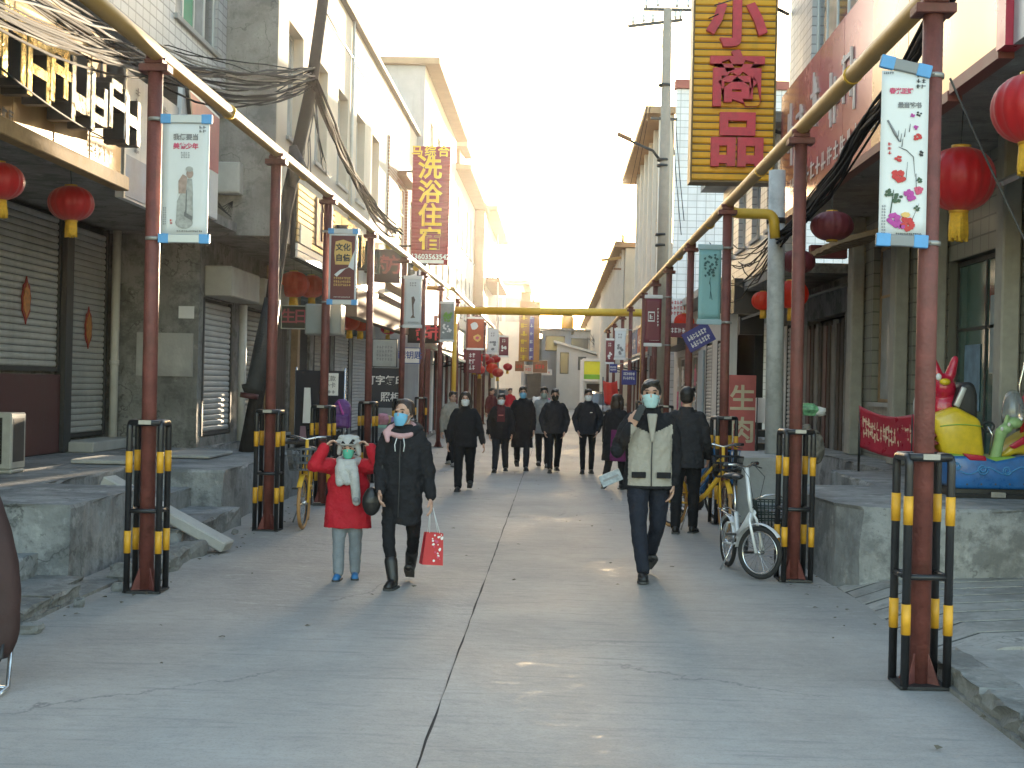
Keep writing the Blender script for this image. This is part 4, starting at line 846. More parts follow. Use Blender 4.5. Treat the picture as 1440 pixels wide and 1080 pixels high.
def stroke_char(parent, y, z, s, seed, mf, depth, xface):
    """deep box letter seen almost edge on: polished face strokes on dark returns"""
    r = random.Random(seed); b = MB()
    segs = []
    segs.append((r.uniform(.05,.3), r.uniform(-.48,-.2), None, r.uniform(.15,.5)))
    for k in range(2): segs.append((-.38, r.uniform(-.3,.42), r.uniform(.0,.34), None))
    segs.append((-.40, r.uniform(-.5,-.3), None, r.uniform(.3,.5)))
    for i, q in enumerate(segs):
        d = .002*i
        if q[2] is None: b.box(-.27-d*.5,-.04+d,y+q[0]*s-.075*s,y+q[0]*s+.075*s,z+q[1]*s,z+q[3]*s)
        else: b.box(-.27-d*.5,-.04+d,y+q[0]*s,y+q[2]*s,z+q[1]*s-.07*s,z+q[1]*s+.07*s)
    b.v = [(v[0]+xface,v[1],v[2]) for v in b.v]; b.mi = []
    for f in b.f:
        n = (Vector(b.v[f[1]])-Vector(b.v[f[0]])).cross(Vector(b.v[f[2]])-Vector(b.v[f[1]])); b.mi.append(1 if n.x > abs(n.y)+abs(n.z) else 0)
    return b.build('character', [SIDE_D, mf], parent, bevel=.006)
for k in range(8): stroke_char(gs, 10.75+.53*k, 4.50, .74, 40+k, GILT2 if k < 4 else CHROME, .25, -4.56)
scrawl(Matrix(((0,0,1,-4.885),(1,0,0,10.8),(0,1,0,4.03),(0,0,0,1))), 2.2, 1, SIDE_D, gs, random.Random(5), .14, cols=16); scrawl(Matrix(((0,0,1,-4.885),(1,0,0,14.3),(0,1,0,4.12),(0,0,0,1))), .6, 1, SIDE_D, gs, random.Random(6), .2, cols=4)
ws = thing('shop_sign', 'pale printed signboard with a blue lower band beyond the gilt sign', 'sign', (-4.9,16.3,4.5))
MB().box(-5.0,-4.92,15.02,17.5,3.75,5.2).build('board', mat('pale printed board', (.56,.58,.58), .5, var=.12, scale=2, streak=.25), ws)
MB().box(-4.918,-4.91,15.04,17.48,3.78,4.25).build('blue_band', mat('blue grey print', (.20,.27,.38), .5, var=.3, scale=3), ws)
for k in range(3): scrawl(Matrix(((0,0,1,-4.915),(1,0,0,15.5+.55*k),(0,1,0,4.7),(0,0,0,1))), .22, 6, INK_G, ws, random.Random(70+k), .8, cols=1)
for y in (15.02,16.2,17.44): MB().box(-4.925,-4.90,y,y+.05,3.74,5.22).build('frame_strip', FRAME_A, ws)
rs = thing('shop_sign', 'white signboard with red print tilted behind the figurine banner', 'sign', (-5,19,4.8))
M = Matrix(((0,0,1,-4.95),(1,0,0,19.0),(0,1,0,4.75),(0,0,0,1)))
MB().prism([(-1.9,-.75),(.15,-.75),(.15,.72),(-1.75,.80)], M, 0, .06).build('board', FRAME_W, rs); MB().prism([(-.95,-.10),(.12,-.10),(.12,.68),(-1.45,.74)], M, .062, .07).build('red_print', mat('faded red print', (.50,.12,.13), .5, var=.2, scale=4), rs)
MB().bar(M @ Vector((-1.15,-.3,.09)), M @ Vector((-1.68,.82,.09)), .05, .06).build('frame_strip', FRAME_D, rs)
# slatted timber sign on the pale building
tsn = thing('shop_sign', 'warm timber slat sign with a square plaque below the row of tall windows', 'sign', (-4.2,24,4.4))
WS = mat('varnished sign slats', (.52,.33,.14), .35, var=.18, scale=5)
MB().box(-4.38,-4.30,21.9,25.6,3.72,4.98).build('backing', DARK, tsn)
for k in range(9): MB().box(-4.298,-4.27,21.92,25.58,4.0+.108*k,4.095+.108*k).build('slat', WS, tsn, bevel=.006)
for k in range(2): MB().box(-4.298,-4.26,21.9,25.6,3.74+.12*k,3.85+.12*k).build('slat', FRAME_W, tsn, bevel=.006)
MB().box(-4.268,-4.24,23.5,25.0,4.1,4.95).build('plaque', mat('mauve plaque', (.42,.30,.27), .4, var=.1), tsn, bevel=.01)
put_text('尚', Matrix(((0,0,1,-4.23),(1,0,0,24.25),(0,1,0,4.52),(0,0,0,1))), .75, mat('plaque character', (.16,.07,.06), .4), tsn, .015, 'character', bold=.02)
MB().box(-4.268,-4.25,22.1,23.1,3.99,4.3).build('pale_board', FRAME_W, tsn)
gsn = thing('shop_sign', 'silver and gilt fascia with metal characters between the timber sign and the brick front', 'sign', (-4.2,28,4.4))
for k in range(8): MB().box(-4.38,-4.30+.004*(k % 2),25.75+.8*k,26.53+.8*k,3.75,5.0).build('panel', GILT if k < 4 else ALU, gsn)
for k in range(6): stroke_char(gsn, 26.3+.95*k, 4.42, .7, 80+k, GILT2 if k < 3 else CHROME, .2, -4.05)
pk = thing('fascia_canopy', 'pinkish sheet metal canopy edge under the dark red characters', 'canopy', (-4.3,34,3.4))
MB().box(-4.5,-4.25,28.5,39,3.1,3.7).build('sheet', mat('pinkish sheet metal', (.20,.125,.085), .9, .0, spec=.08, var=.15, scale=2), pk); MB().box(-5.5,-4.51,28.5,39,3.45,3.6).build('soffit', CONC_D, pk)

def board(label, rect, Y, m, frame=None, depth=.05, texts=(), name='signboard', cat='sign', rot=0.0, skew=0.0, group=None, edge=.015):
    a, b = W(rect[0], rect[3], Y), W(rect[2], rect[1], Y); w, h = b.x-a.x, b.z-a.z; c = Vector(((a.x+b.x)/2, Y, (a.z+b.z)/2))
    t = thing(name, label, cat, c, group); M = face_cam(c, skew) @ Matrix.Rotation(rot, 4, 'Z')
    MB().cbox((0,0,-depth/2),(w,h,depth),0,M).build('board', m, t, bevel=.004)
    if frame:
        fr = MB()
        for x0, x1, y0, y1 in ((-w/2-edge,-w/2,-h/2,h/2),(w/2,w/2+edge,-h/2,h/2),(-w/2-edge,w/2+edge,h/2,h/2+edge),(-w/2-edge,w/2+edge,-h/2-edge,-h/2)): fr.box(x0,x1,y0,y1,-depth-.005,.008,0,M)
        fr.build('frame', frame, t)
    for s, x, y, sz, tm, bo in texts:
        if s is None: scrawl(M @ Matrix.Translation((x*w, y*h, .003)), sz[0]*w, sz[1], tm, t, random.Random(int(Y*7)), sz[2]*h, cols=bo)
        else: put_text(s, M @ Matrix.Translation((x*w, y*h, .004)), sz*h, tm, t, .003, bold=bo*h)
    return t, M, w, h
NEON = mat('faded red lettering', (.38,.09,.09), .5, var=.15, scale=8)
board('dark red sign with two faded red characters under the pipe', (523,352,563,396), 31, mat('dark red board', (.075,.03,.03), .5, var=.15), FRAME_D, .12, [('药',-.22,0,.62,NEON,.01),('方',.26,0,.62,NEON,.01)])
board('black sign with bold white strokes below the bath house sign', (567,370,601,398), 34.5, mat('black board', (.02,.02,.022), .4), None, .1, [('北',.12,0,.8,INK_W,.02)])
board('dark box sign with crimson characters hanging under two red lanterns', (396,431,432,461), 24.6, DARK, FRAME_A, .12, [('生',-.25,0,.7,mat('crimson lettering', (.30,.03,.07), .5),.012),('日',.25,0,.7,MATS['crimson lettering'],.012)])
board('black sign with red characters left of the green plant banner', (573,457,622,482), 38.5, DARK, None, .1, [('超',-.05,0,.85,SIGN_R,.02),('市',.32,0,.85,SIGN_R,.02)])
board('white strip sign with blue key cutting characters', (563,490,590,510), 30.2, FRAME_W, mat('blue sign edge', (.03,.07,.25), .5), .06, [('配钥匙',0,.0,.55,mat('blue lettering', (.03,.07,.28), .5),.008)])
board('black board lettered in white for typing and copying', (522,519,561,572), 28.6, mat('blue black board', (.02,.022,.04), .4), FRAME_D, .06, [('打字复印',0,.18,.26,INK_W,.005),('照相',.2,-.25,.26,INK_W,.005)])
board('white notice sheet with grey writing tied to a dark panel', (452,525,476,556), 21.2, FRAME_W, None, .01, [('还款',0,.25,.26,INK_G,.003),('办卡',0,-.05,.26,INK_G,.003),(None,0,-.33,(.7,1,.2),INK_G,3)])
board('pale glass notice board above the typing board', (524,478,558,515), 28.8, mat('pale notice', (.36,.38,.38), .4, var=.15), FRAME_D, .05, [(None,0,0,(.7,4,.6),INK_G,6)])
board('maroon upright sign under the orange red banner', (652,492,676,524), 50, MAR_S, FRAME_D, .08, [(None,0,0,(.4,3,.8),INK_W,2)])
cbx = thing('meter_cabinet', 'grey steel meter cabinet hanging beside the post with the maroon gold banner', 'cabinet', W(457,450,19.3))
a, b_ = W(432,471,19.3), W(483,429,19.3); cm_ = mat('grey cabinet paint', (.20,.21,.20), .5, var=.12, scale=3)
MB().box(a.x,b_.x,19.1,19.5,a.z,b_.z).build('cabinet', cm_, cbx, bevel=.012)
for k in range(2): MB().box(a.x+.015+k*(b_.x-a.x)/2,a.x-.015+(k+1)*(b_.x-a.x)/2,19.085,19.098,a.z+.02,b_.z-.02).build('cabinet_door', cm_, cbx, bevel=.004)
MB().cyl(((a.x+b_.x)/2,19.3,0),((a.x+b_.x)/2,19.3,a.z),.03).build('cabinet_leg', STEEL_D, cbx)

# ------------------------------------------------------------------ RIGHT signboards
ps = thing('shop_sign', 'long pink fascia sign with painted gold reflection and faint pale characters on the right canopy', 'sign', (3.55,17,5.5))
PINK = mat('pink gloss fascia', (.44,.15,.15), .24, .3, var=.06, scale=.8); PINK2 = mat('gold gloss fascia', (.62,.40,.20), .28, .4, var=.08, scale=.8)
for k in range(6): MB().box(3.52-.003*(k % 2),3.61,12.35+1.58*k,13.92+1.58*k,4.50,6.45).build('panel', PINK if k > 1 else PINK2, ps)  # nearest panels turn gold to paint in the grazing sun reflection
MB().box(3.48,3.615,12.35,21.85,4.40,4.495).build('lower_trim', mat('maroon trim', (.20,.06,.05), .5), ps)
PALE = mat('pale raised lettering', (.62,.55,.52), .4, var=.1)
for k in range(5):
    b = MB(); r = random.Random(90+k)
    for q in range(6):
        y = 20.9-1.05*k+r.uniform(-.32,.32); z = 5.65+r.uniform(-.2,.25)
        if q % 2: b.box(3.485+.002*q,3.515,y-.03,y+.03,z-.3,z+.3)
        else: b.box(3.486+.002*q,3.515,y-.3,y+.2,z-.03,z+.03)
    b.build('character', PALE, ps)
scrawl(Matrix(((0,0,-1,3.508),(-1,0,0,17.6),(0,1,0,4.85),(0,0,0,1))), 6.4, 1, PALE, ps, random.Random(95), .34, cols=16)
gs2 = thing('shop_sign', 'golden blank fascia sign ending in a red strip above the big red lanterns', 'sign', (3.5,11,5.3))
MB().box(3.50,3.61,10.95,12.3,4.56,6.5).build('panel', PINK2, gs2); MB().box(3.46,3.61,10.72,10.94,4.5,6.5).build('red_strip', mat('crimson gloss', (.42,.02,.05), .3), gs2); MB().box(3.48,3.61,10.95,12.3,4.45,4.555).build('lower_trim', MATS['maroon trim'], gs2)
MB().box(3.52,3.61,8.6,10.71,4.5,6.5).build('panel', ALU, gs2)
board('red upright board with cream raw meat characters leaning behind the cage', (1022,528,1064,690), 20.4, mat('faded red board', (.42,.10,.09), .6, var=.15, scale=4), None, .03, [('生',0,.285,.235,mat('cream lettering', (.52,.44,.30), .6),.004),('肉',0,.01,.235,MATS['cream lettering'],.004)], skew=.1)
NAVY = mat('navy notice', (.035,.035,.20), .5, var=.08)
board('tilted navy notice with white print on the fourth right post', (962,460,1003,488), 22.4, NAVY, None, .01, [(None,0,.16,(.75,1,.36),INK_W,7),(None,0,-.2,(.75,1,.36),INK_W,7)], rot=rad(30))
board('small navy notice on a stake near the man on the phone', (874,521,895,541), 33, NAVY, None, .01, [(None,0,.12,(.8,2,.6),INK_W,6)])
board('small navy notice farther back beside the narrow white banner', (857,512,868,524), 40.2, NAVY, None, .01, [(None,0,.0,(.8,2,.6),INK_W,5)])
wpn = thing('window_lettering', 'pink and white vinyl lettering on the dark shop glass beside the pale blue door', 'lettering', (3.7,37,2)); PKI = mat('pink lettering', (.62,.12,.22), .5)
MX = lambda y, z: Matrix(((0,0,-1,3.80),(-1,0,0,y),(0,1,0,z),(0,0,0,1)))
for y, s in ((37.1,'办理'),(38.5,'日化'),(40.8,'婚纱'),(42.3,'摄影')):
    for q, ch in enumerate(s): put_text(ch, MX(y, 2.05-.75*q), .62, PKI if (q+int(y)) % 2 else INK_W, wpn, .004, 'character', bold=.018)
wst = board('white and grey upright panel of small red print near the shutters', (1012,392,1034,440), 30.5, FRAME_W, STEEL_D, .1, [(None,0,0,(.6,5,.8),INK_RED,3)], skew=.5)
board('black square box sign over the shutters behind the white pole', (1032,392,1078,440), 27.2, mat('black box', (.018,.018,.02), .5), None, .5)
board('dark speaker box over the white wall', (1040,446,1075,470), 29, MATS['black box'], None, .3, name='speaker_box', cat='speaker')
board('white shop sign strip above the maroon fascia on the right', (940,420,968,452), 36, FRAME_W, None, .1, [(None,0,.1,(.8,3,.7),INK_RED,5)])
board('maroon fascia strip above the dark glass doors', (938,455,985,474), 33, MAR_S, None, .1, [(None,0,.0,(.8,1,.5),INK_W,7)])
board('maroon slab sign half hidden behind the dark lanterns', (1140,345,1192,362), 22.2, mat('maroon slab', (.20,.04,.05), .5), None, .2)
board('pale panel sign at the far left of the street', (668,505,690,528), 66, FRAME_W, None, .1, [(None,0,0,(.7,2,.6),INK_G,4)])
for i, (x0, y0, x1, y1, m_) in enumerate(((724,508,737,522,'pinkish sheet metal'),(737,514,749,525,'pale notice'),(749,507,770,524,'pinkish sheet metal'),(762,520,776,527,'pale printed board'))):
    board(['pink white shop sign, leftmost of the far cluster','small pale square sign in the far cluster','pinkish wide sign, largest of the far cluster','low pale sign, rightmost of the far cluster'][i], (x0,y0,x1,y1), 88+i, MATS[m_], FRAME_W, .2, [(None,0,0,(.7,1,.5),INK_RED,3)], group='far shop signs')
yg = thing('far_shop', 'yellow and green fronted shop at the end of the street behind the parked car', 'shop', W(842,560,90))
a, b_ = W(818,597,90), W(872,505,90); zt = b_.z
MB().box(a.x,b_.x+2,90.05,95,0,zt).build('wall', FRAME_W, yg); e1, e2 = W(821,533,89.8), W(870,509,89.8)
MB().box(e1.x,e2.x,89.8,90,e1.z+.32,e2.z).build('yellow_fascia', mat('acid yellow', (.78,.80,.02), .45, var=.05), yg); MB().box(e1.x,e2.x,89.79,90,e1.z,e1.z+.31).build('green_fascia', mat('lime green', (.20,.52,.03), .45), yg)
MB().box(e1.x-.25,e1.x-.01,89.7,90,.1,e2.z+.1).box(e1.x,e2.x,89.7,90,e2.z+.01,e2.z+.15).box(e1.x,e2.x,89.7,90,e1.z-.15,e1.z-.01).build('frame', FRAME_W, yg); MB().box(e1.x+.2,e2.x,90.0,90.04,.1,e1.z-.3).build('opening_shade', DARK, yg)  # flat near-black sheet on the wall paints the shade of an opening

# far shop fronts: fascia boards, awnings and shutters that crowd the far street
FC = {'pale green':(.30,.42,.34),'brick red':(.36,.07,.05),'cream':(.58,.50,.40),'blue':(.08,.16,.34),'orange':(.52,.22,.05),'dusty pink':(.48,.26,.24),'crimson':(.36,.03,.06),'grey':(.36,.36,.36)}
for n_, c_ in FC.items(): mat('%s board' % n_, c_, .55, var=.15, scale=2)
def front(side, y0, y1, colr, words):
    X = -4.15 if side < 0 else 3.3; s_ = 1 if side < 0 else -1; yc = (y0+y1)/2; xs = lambda a, b: (min(X+s_*a, X+s_*b), max(X+s_*a, X+s_*b))
    t = thing('shop_sign', words, 'sign', (X, yc, 3.4)); a = xs(.25, .37); MB().box(a[0],a[1],y0,y1,2.95,3.85).build('board', MATS['%s board' % colr], t)
    M = Matrix(((0,0,s_,X+s_*.375),(s_,0,0,yc),(0,1,0,3.4),(0,0,0,1))); scrawl(M, (y1-y0)*.7, 1, INK_W if colr not in ('cream','grey') else INK_RED, t, random.Random(int(yc)), .55, cols=4)
    a = xs(.38, .42); MB().box(a[0],a[1],y0,y1,2.88,2.95).box(a[0],a[1],y0,y1,3.85,3.92).build('frame_strip', FRAME_A, t)
    w = thing('shop_awning', 'canvas awning under the %s sign %s' % (colr, words.split(' sign ')[1]), 'awning', (X, yc, 2.8)); MB().bar((X+s_*.2,yc,2.86),(X+s_*1.0,yc,2.45),y1-y0-.3,.03).build('canvas', MATS['%s board' % {'pale green':'crimson','brick red':'grey','cream':'brick red','blue':'cream','orange':'blue','dusty pink':'pale green','crimson':'grey','grey':'orange'}[colr]], w)
    for y in (y0+.2, y1-.2): MB().cyl((X+s_*.2,y,2.3),(X+s_*.98,y,2.46),.015,None,5).build('strut', STEEL_D, w)
    q = thing('small_shop', 'shuttered shop below the %s sign %s' % (colr, words.split(' sign ')[1]), 'shop', (X, yc, 0)); a = xs(.01, .10); n = 3
    for k in range(n):
        ya = y0+.15+(y1-y0-.3)*k/n; yb = ya+(y1-y0-.3)/n-.12
        MB().box(a[0],a[1],ya,yb,.15,2.75).build('door', (SHUT_L, DARK, GLASS_D, SHUT_D)[(k+int(yc)) % 4], q)
    for k in range(n+1): ya = y0+.04+(y1-y0-.3)*k/n; a2 = xs(.01,.16); MB().box(a2[0],a2[1],ya,ya+.1,.1,2.8).build('pilaster', FRAME_W if k % 2 else RUST, q)
for y0, y1, c_, w_ in ((42.5,46.5,'dusty pink','pinkish shop sign low on the left, first beyond the crossing beam'),(47,51,'crimson','crimson shop sign low on the left, second beyond the crossing beam'),(51.5,56,'pale green','pale green shop sign low on the left, third beyond the crossing beam'),(56.5,61,'orange','orange shop sign low on the left, fourth beyond the crossing beam'),(61.5,66,'cream','cream shop sign low on the left, fifth beyond the crossing beam'),(70,75,'brick red','brick red shop sign low on the left, sixth beyond the crossing beam'),(76,82,'grey','grey shop sign low on the left, last beyond the crossing beam')): front(-1, y0, y1, c_, w_)
for y0, y1, c_, w_ in ((45.5,49.5,'brick red','brick red shop sign low on the right, first beyond the tilted notice'),(50,54,'blue','blue shop sign low on the right, second beyond the tilted notice'),(54.5,59.5,'cream','cream shop sign low on the right, third beyond the tilted notice')): front(1, y0, y1, c_, w_)
# ------------------------------------------------------------------ lanterns
LRED = mat('red lantern cloth', (.56,.012,.016), .42, var=.12, scale=8, sheen=.3, spec=.5); LRED_LIT = mat('red lantern cloth painted backlit', (.72,.055,.02), .45, var=.15, scale=8); LDK = mat('dark red lantern cloth', (.16,.022,.028), .6, var=.2, scale=8)  # brighter orange red second cloth carries painted sunlight and backlight in its colour
LGOLD = mat('lantern gold trim', (.62,.33,.04), .4, .3, var=.1); TASS = mat('yellow tassel', (.66,.38,.03), .7, var=.2, scale=30)
def glow_through(m, c, f):      # thin cloth lets daylight through
    nt = m.node_tree; out = nt.nodes['Material Output']; tr = nt.nodes.new('ShaderNodeBsdfTranslucent'); tr.inputs['Color'].default_value = (*c, 1)
    mx = nt.nodes.new('ShaderNodeMixShader'); mx.inputs[0].default_value = f; nt.links.new(nt.nodes['Principled BSDF'].outputs[0], mx.inputs[1]); nt.links.new(tr.outputs[0], mx.inputs[2]); nt.links.new(mx.outputs[0], out.inputs['Surface'])
glow_through(LRED, (.80,.02,.02), .35); glow_through(LRED_LIT, (.95,.09,.03), .5)
def make_lantern(cloth, squash=.72, tassel=True):
    t = thing('lantern', 'red lantern', 'lantern', (0,0,0)); prof = []
    for i in range(13):
        a = -PI/2*.86 + PI*.86*i/12; prof.append((.5*math.cos(a)**.85, .5*squash*math.sin(a)/math.sin(PI/2*.86)))
    MB().lathe(prof, (0,0,0), 64, lobes=16, lamp=-.055).build('shade', cloth, t)
    zt = prof[-1][1]; rt = prof[-1][0]
    MB().lathe([(rt*.98,zt-.015),(rt*1.0,zt+.03),(rt*.8,zt+.035),(.02,zt+.036)], (0,0,0), 20).build('top_cap', LGOLD, t)
    MB().lathe([(.02,-zt-.036),(rt*.8,-zt-.035),(rt*1.0,-zt-.03),(rt*.98,-zt+.015)], (0,0,0), 20).build('bottom_cap', LGOLD, t)
    MB().tube([(0,0,zt+.03),(.012,0,zt+.12),(0,0,zt+.22),(-.01,0,zt+.5)], .008, 5).build('cord', STEEL_D, t)
    if tassel:
        mb = MB(); n = 26
        for i in range(n):
            a = 2*PI*i/n; r0, r1 = rt*.72, rt*(.80+.1*math.sin(i*5.1)); L_ = .34+.03*math.sin(i*3.7)
            mb.tube([(r0*math.cos(a), r0*math.sin(a), -zt-.03), (r1*.96*math.cos(a), r1*.96*math.sin(a), -zt-.2), (r1*math.cos(a+.05), r1*math.sin(a+.05), -zt-L_)], .030, 4)
        mb.lathe([(rt*.76,-zt-.03),(rt*.80,-zt-.07),(rt*.78,-zt-.09)], (0,0,0), 20); mb.build('tassel', TASS, t)
    return t
lan = {k: make_lantern(c, s, ta) for k, (c, s, ta) in {'r':(LRED,.74,True),'o':(LRED_LIT,.8,True),'d':(LDK,.66,False)}.items()}
used_l = set()
for px, py, d, Y, k, lab in ((100,286,.50,14.5,'r','red lantern hanging alone before the narrow grey shutter'),(-1,255,.47,12.6,'r','red lantern cut by the left edge of the photo'),
    (413,400,.60,25.2,'o','bright red lantern in front of the dark box sign, left of a pair'),(438,403,.56,27.0,'o','bright red lantern right of a pair above the dark box sign'),
    (491,452,.50,30.4,'o','red lantern left in the bunch beneath the torn maroon banner'),(507,453,.52,31.6,'o','red lantern right in the bunch beneath the torn maroon banner'),(509,438,.50,33.6,'r','red lantern behind the bunch beneath the torn maroon banner'),
    (545,447,.54,37.0,'o','red lantern above the typing board, left of the white long banner'),(566,455,.5,38.5,'o','red lantern partly behind the white long banner'),
    (1448,153,.56,10.1,'r','large red lantern cut by the right edge under the golden sign'),(1350,252,.67,13.0,'r','large red lantern with yellow tassel behind the nearest right post'),
    (1170,318,.53,16.7,'d','dark red lantern nearer the timber awning'),(1122,368,.50,19.4,'d','dark red lantern behind the second right post'),
    (1073,423,.38,22.4,'o','small red lantern painted backlit, left of the white pole'),(1113,414,.52,20.6,'o','red lantern painted backlit between the white pole and the second right post'),
    (962,453,.55,36,'o','red lantern deep under the shop canopy behind the tilted navy notice'),
    (688,508,.5,63,'r','far red lantern, lower of the cluster on the left side'),(697,505,.5,66,'r','far red lantern, middle of the cluster on the left side'),(681,503,.5,60,'r','far red lantern, upper of the cluster on the left side'),(546,462,.45,38,'r','small red lantern under the one above the typing board'),(668,512,.55,52,'r','far red lantern beneath the small pale banner'),(674,520,.5,56,'r','far red lantern low beside the maroon upright sign'),(692,518,.55,60,'o','far red lantern painted backlit below the small maroon banner'),(700,524,.5,58,'r','lowest far red lantern on the left side'),(714,516,.5,72,'r','farthest red lantern on the left side')):
    p = W(px, py, Y); o = lan[k] if k not in used_l else copy_tree(lan[k]); used_l.add(k)
    o.location = p; o.scale = (d,d,d*(1.2 if d > .55 and px > 1300 else 1)); o.rotation_euler = (random.uniform(-.05,.05), random.uniform(-.05,.05), random.random()*3); o['label'] = lab; o['group'] = 'red festival lanterns'

# ------------------------------------------------------------------ poles and wires
WIRE = mat('black cable', (.02,.02,.022), .95, spec=.12, var=.2, scale=20); WIRE_G = mat('grey cable', (.10,.10,.10), .95, spec=.15, var=.2, scale=20)
WIRE_L = mat('pale grey cable', (.30,.29,.27), .9, spec=.15, var=.2, scale=20)
wp = thing('utility_pole', 'dark leaning wooden pole wrapped with cables in front of the pale building', 'utility pole', (-4.6,20,0))
q = [W(346,636,20.0), W(372,500,20.0), W(400,300,20.0), W(438,120,20.0), W(460,-40,20.0)]
MB().tube(q, [.115,.11,.10,.09,.08], 12).build('shaft', mat('tarred wood', (.035,.03,.028), .8, var=.3, scale=6, bump=.4), wp)
MB().tube([q[0]+Vector((-.02,-.02,.9)), (q[1]+q[0])/2+Vector((0,-.02,.25)), q[1]+Vector((0,-.02,.1)), q[1]*.6+q[2]*.4], [.13,.145,.16,.12], 10).build('tar_wrap', mat('bagged wrap', (.045,.045,.045), .7, var=.3, bump=.5), wp)
MB().tube([W(412,205,19.9), W(418,235,19.9), W(410,262,19.9)], [.06,.15,.05], 8).build('cable_bag', MATS['bagged wrap'], wp)
MB().cyl(W(350,560,19.85), W(351,553,19.85), .14, None, 12).build('red_tie', MAROON, wp)
rw = random.Random(21)
def cable(pts, r, m, label, group, cat='cable', name='overhead_cable'):
    o = MB().tube(pts, r, 5).build(name, m); solo(o, label, cat, group); return o
def sag_pts(a, b, s, k=10, wob=0.0): return [a.lerp(b, i/k) + Vector((rw.uniform(-wob,wob), 0, -s*4*(i/k)*(1-i/k) + rw.uniform(-wob,wob))) for i in range(k+1)]
for i in range(30):
    a = W(-60, rw.uniform(-115,18), 9.0); b = W(rw.uniform(190,240), rw.uniform(62,108), 15.2); c = W(436+rw.uniform(-6,8), rw.uniform(94,124), 19.9)
    cable(sag_pts(a, b, rw.uniform(-.05,.16), 8, .02)[:-1] + sag_pts(b, c, rw.uniform(.0,.42), 8, .02), rw.uniform(.007,.015), (WIRE, WIRE_G, WIRE, WIRE, WIRE_G, WIRE_L)[i % 6], 'black or grey cable in the tangled bundle from the gilt sign to the leaning pole', 'cables of the left overhead bundle')
for i in range(16):
    a = W(440+rw.uniform(-5,8), 115+rw.uniform(-10,10), 19.9); b = W(505+rw.uniform(-6,6), 260+rw.uniform(-8,8), 26); c = W(560+rw.uniform(-6,6), 330+rw.uniform(-8,8), 34)
    cable(sag_pts(a, b, rw.uniform(.0,.2), 6, .03)[:-1]+sag_pts(b, c, rw.uniform(0,.2), 6, .03), rw.uniform(.012,.024), WIRE, 'black cable in the bundle from the leaning pole along the pale building', 'cables of the left building bundle')
for i in range(9):
    a = W(440, 120+rw.uniform(-5,25), 19.95); b = W(rw.uniform(385,470), rw.uniform(230,330), rw.uniform(20,23)); cable(sag_pts(a, b, rw.uniform(.1,.6), 7, .03), .010, WIRE if i % 2 else WIRE_G, 'loose cable end drooping from the head of the leaning pole', 'loose cables at the leaning pole')
for i in range(18):
    a = W(1345+rw.uniform(-12,20), -40, 8.9); b = W(1222+rw.uniform(-8,8), 170+rw.uniform(-14,14), 13.2); c = W(1092+rw.uniform(-4,4), 340+rw.uniform(-10,10), 19.0)
    cable(sag_pts(a, b, rw.uniform(0,.15), 6, .025)[:-1]+sag_pts(b, c, rw.uniform(0,.25), 8, .025), rw.uniform(.009,.018), WIRE, 'black cable in the bundle slung under the pink fascia', 'cables of the right overhead bundle')
for i in range(12):
    a = W(1090, 335+rw.uniform(-10,20), 19); b = W(rw.uniform(985,1050), rw.uniform(330,420), rw.uniform(24,33)); cable(sag_pts(a, b, rw.uniform(.1,.6), 7, .02), .010, WIRE, 'slack cable between the white pole and the tiled shop', 'slack cables behind the white pole')
cable(sag_pts(W(0,95,9), W(160,200,14.8), .05), .008, WIRE, 'single thin cable across the gilt characters', None); cable(sag_pts(W(1336,110,10.5), W(1452,360,10.8), .02), .009, WIRE_G, 'taut grey stay wire in front of the big lanterns', None)
coil = thing('cable_coil', 'dark bagged bundle of coiled cable hanging beside the gilt sign', 'cable coil', W(147,110,14.2)); c = W(147,112,14.2)
cm_ = mat('black plastic bag', (.05,.05,.052), .35, var=.25, scale=10, bump=.8, bscale=14)
MB().tube([c+Vector((-.10,0,.28)), c+Vector((-.13,0,.02)), c+Vector((-.05,0,-.16)), c+Vector((.08,0,-.14)), c+Vector((.13,0,.03)), c+Vector((.08,0,.25))], [.07,.12,.13,.13,.11,.06], 12).build('coil', cm_, coil)
MB().tube([c+Vector((0,0,.2)), c+Vector((0,0,.5))], .02, 6).build('tie', WIRE, coil)
# concrete utility pole
up = thing('utility_pole', 'tall concrete utility pole with crossarms left of the yellow sign', 'utility pole', (2.6,33,0)); b0, b1_ = W(927,610,33), W(939,12,33); b0.z = 0
MB().cyl(b0, b1_, .165, .105, 14).build('shaft', mat('pole concrete', (.33,.285,.23), .8, var=.12, streak=.2), up)
def pxu(x, y): return W(x, y, 33)
for (x0, y0, x1, y1) in ((883,37,960,28),(905,13,975,14)): MB().bar(pxu(x0,y0), pxu(x1,y1), .07, .07).build('crossarm', STEEL_D, up)
for x, y in ((890,32),(905,30),(918,29),(950,25),(957,24),(909,9),(925,8),(952,9),(968,9)): p = pxu(x, y); MB().lathe([(.03,-.02),(.05,.04),(.03,.08),(.05,.12),(.02,.18)], p, 8).build('insulator', FRAME_A, up)
MB().tube([pxu(930,228), pxu(918,212), pxu(895,202), pxu(872,191)], .035, 6).build('lamp_arm', STEEL_D, up); MB().bar(pxu(888,197), pxu(868,188), .14, .09).build('lamp_head', BROWN, up, bevel=.02)
for y in (120,225,233,330,345): p = pxu(937-(y-12)*.021, y); MB().lathe([(.15,-.03),(.155,0),(.15,.03)], p, 12).build('band', STEEL_D, up)
MB().bar(pxu(915,166), pxu(952,168), .06, .06).build('short_arm', STEEL_D, up)
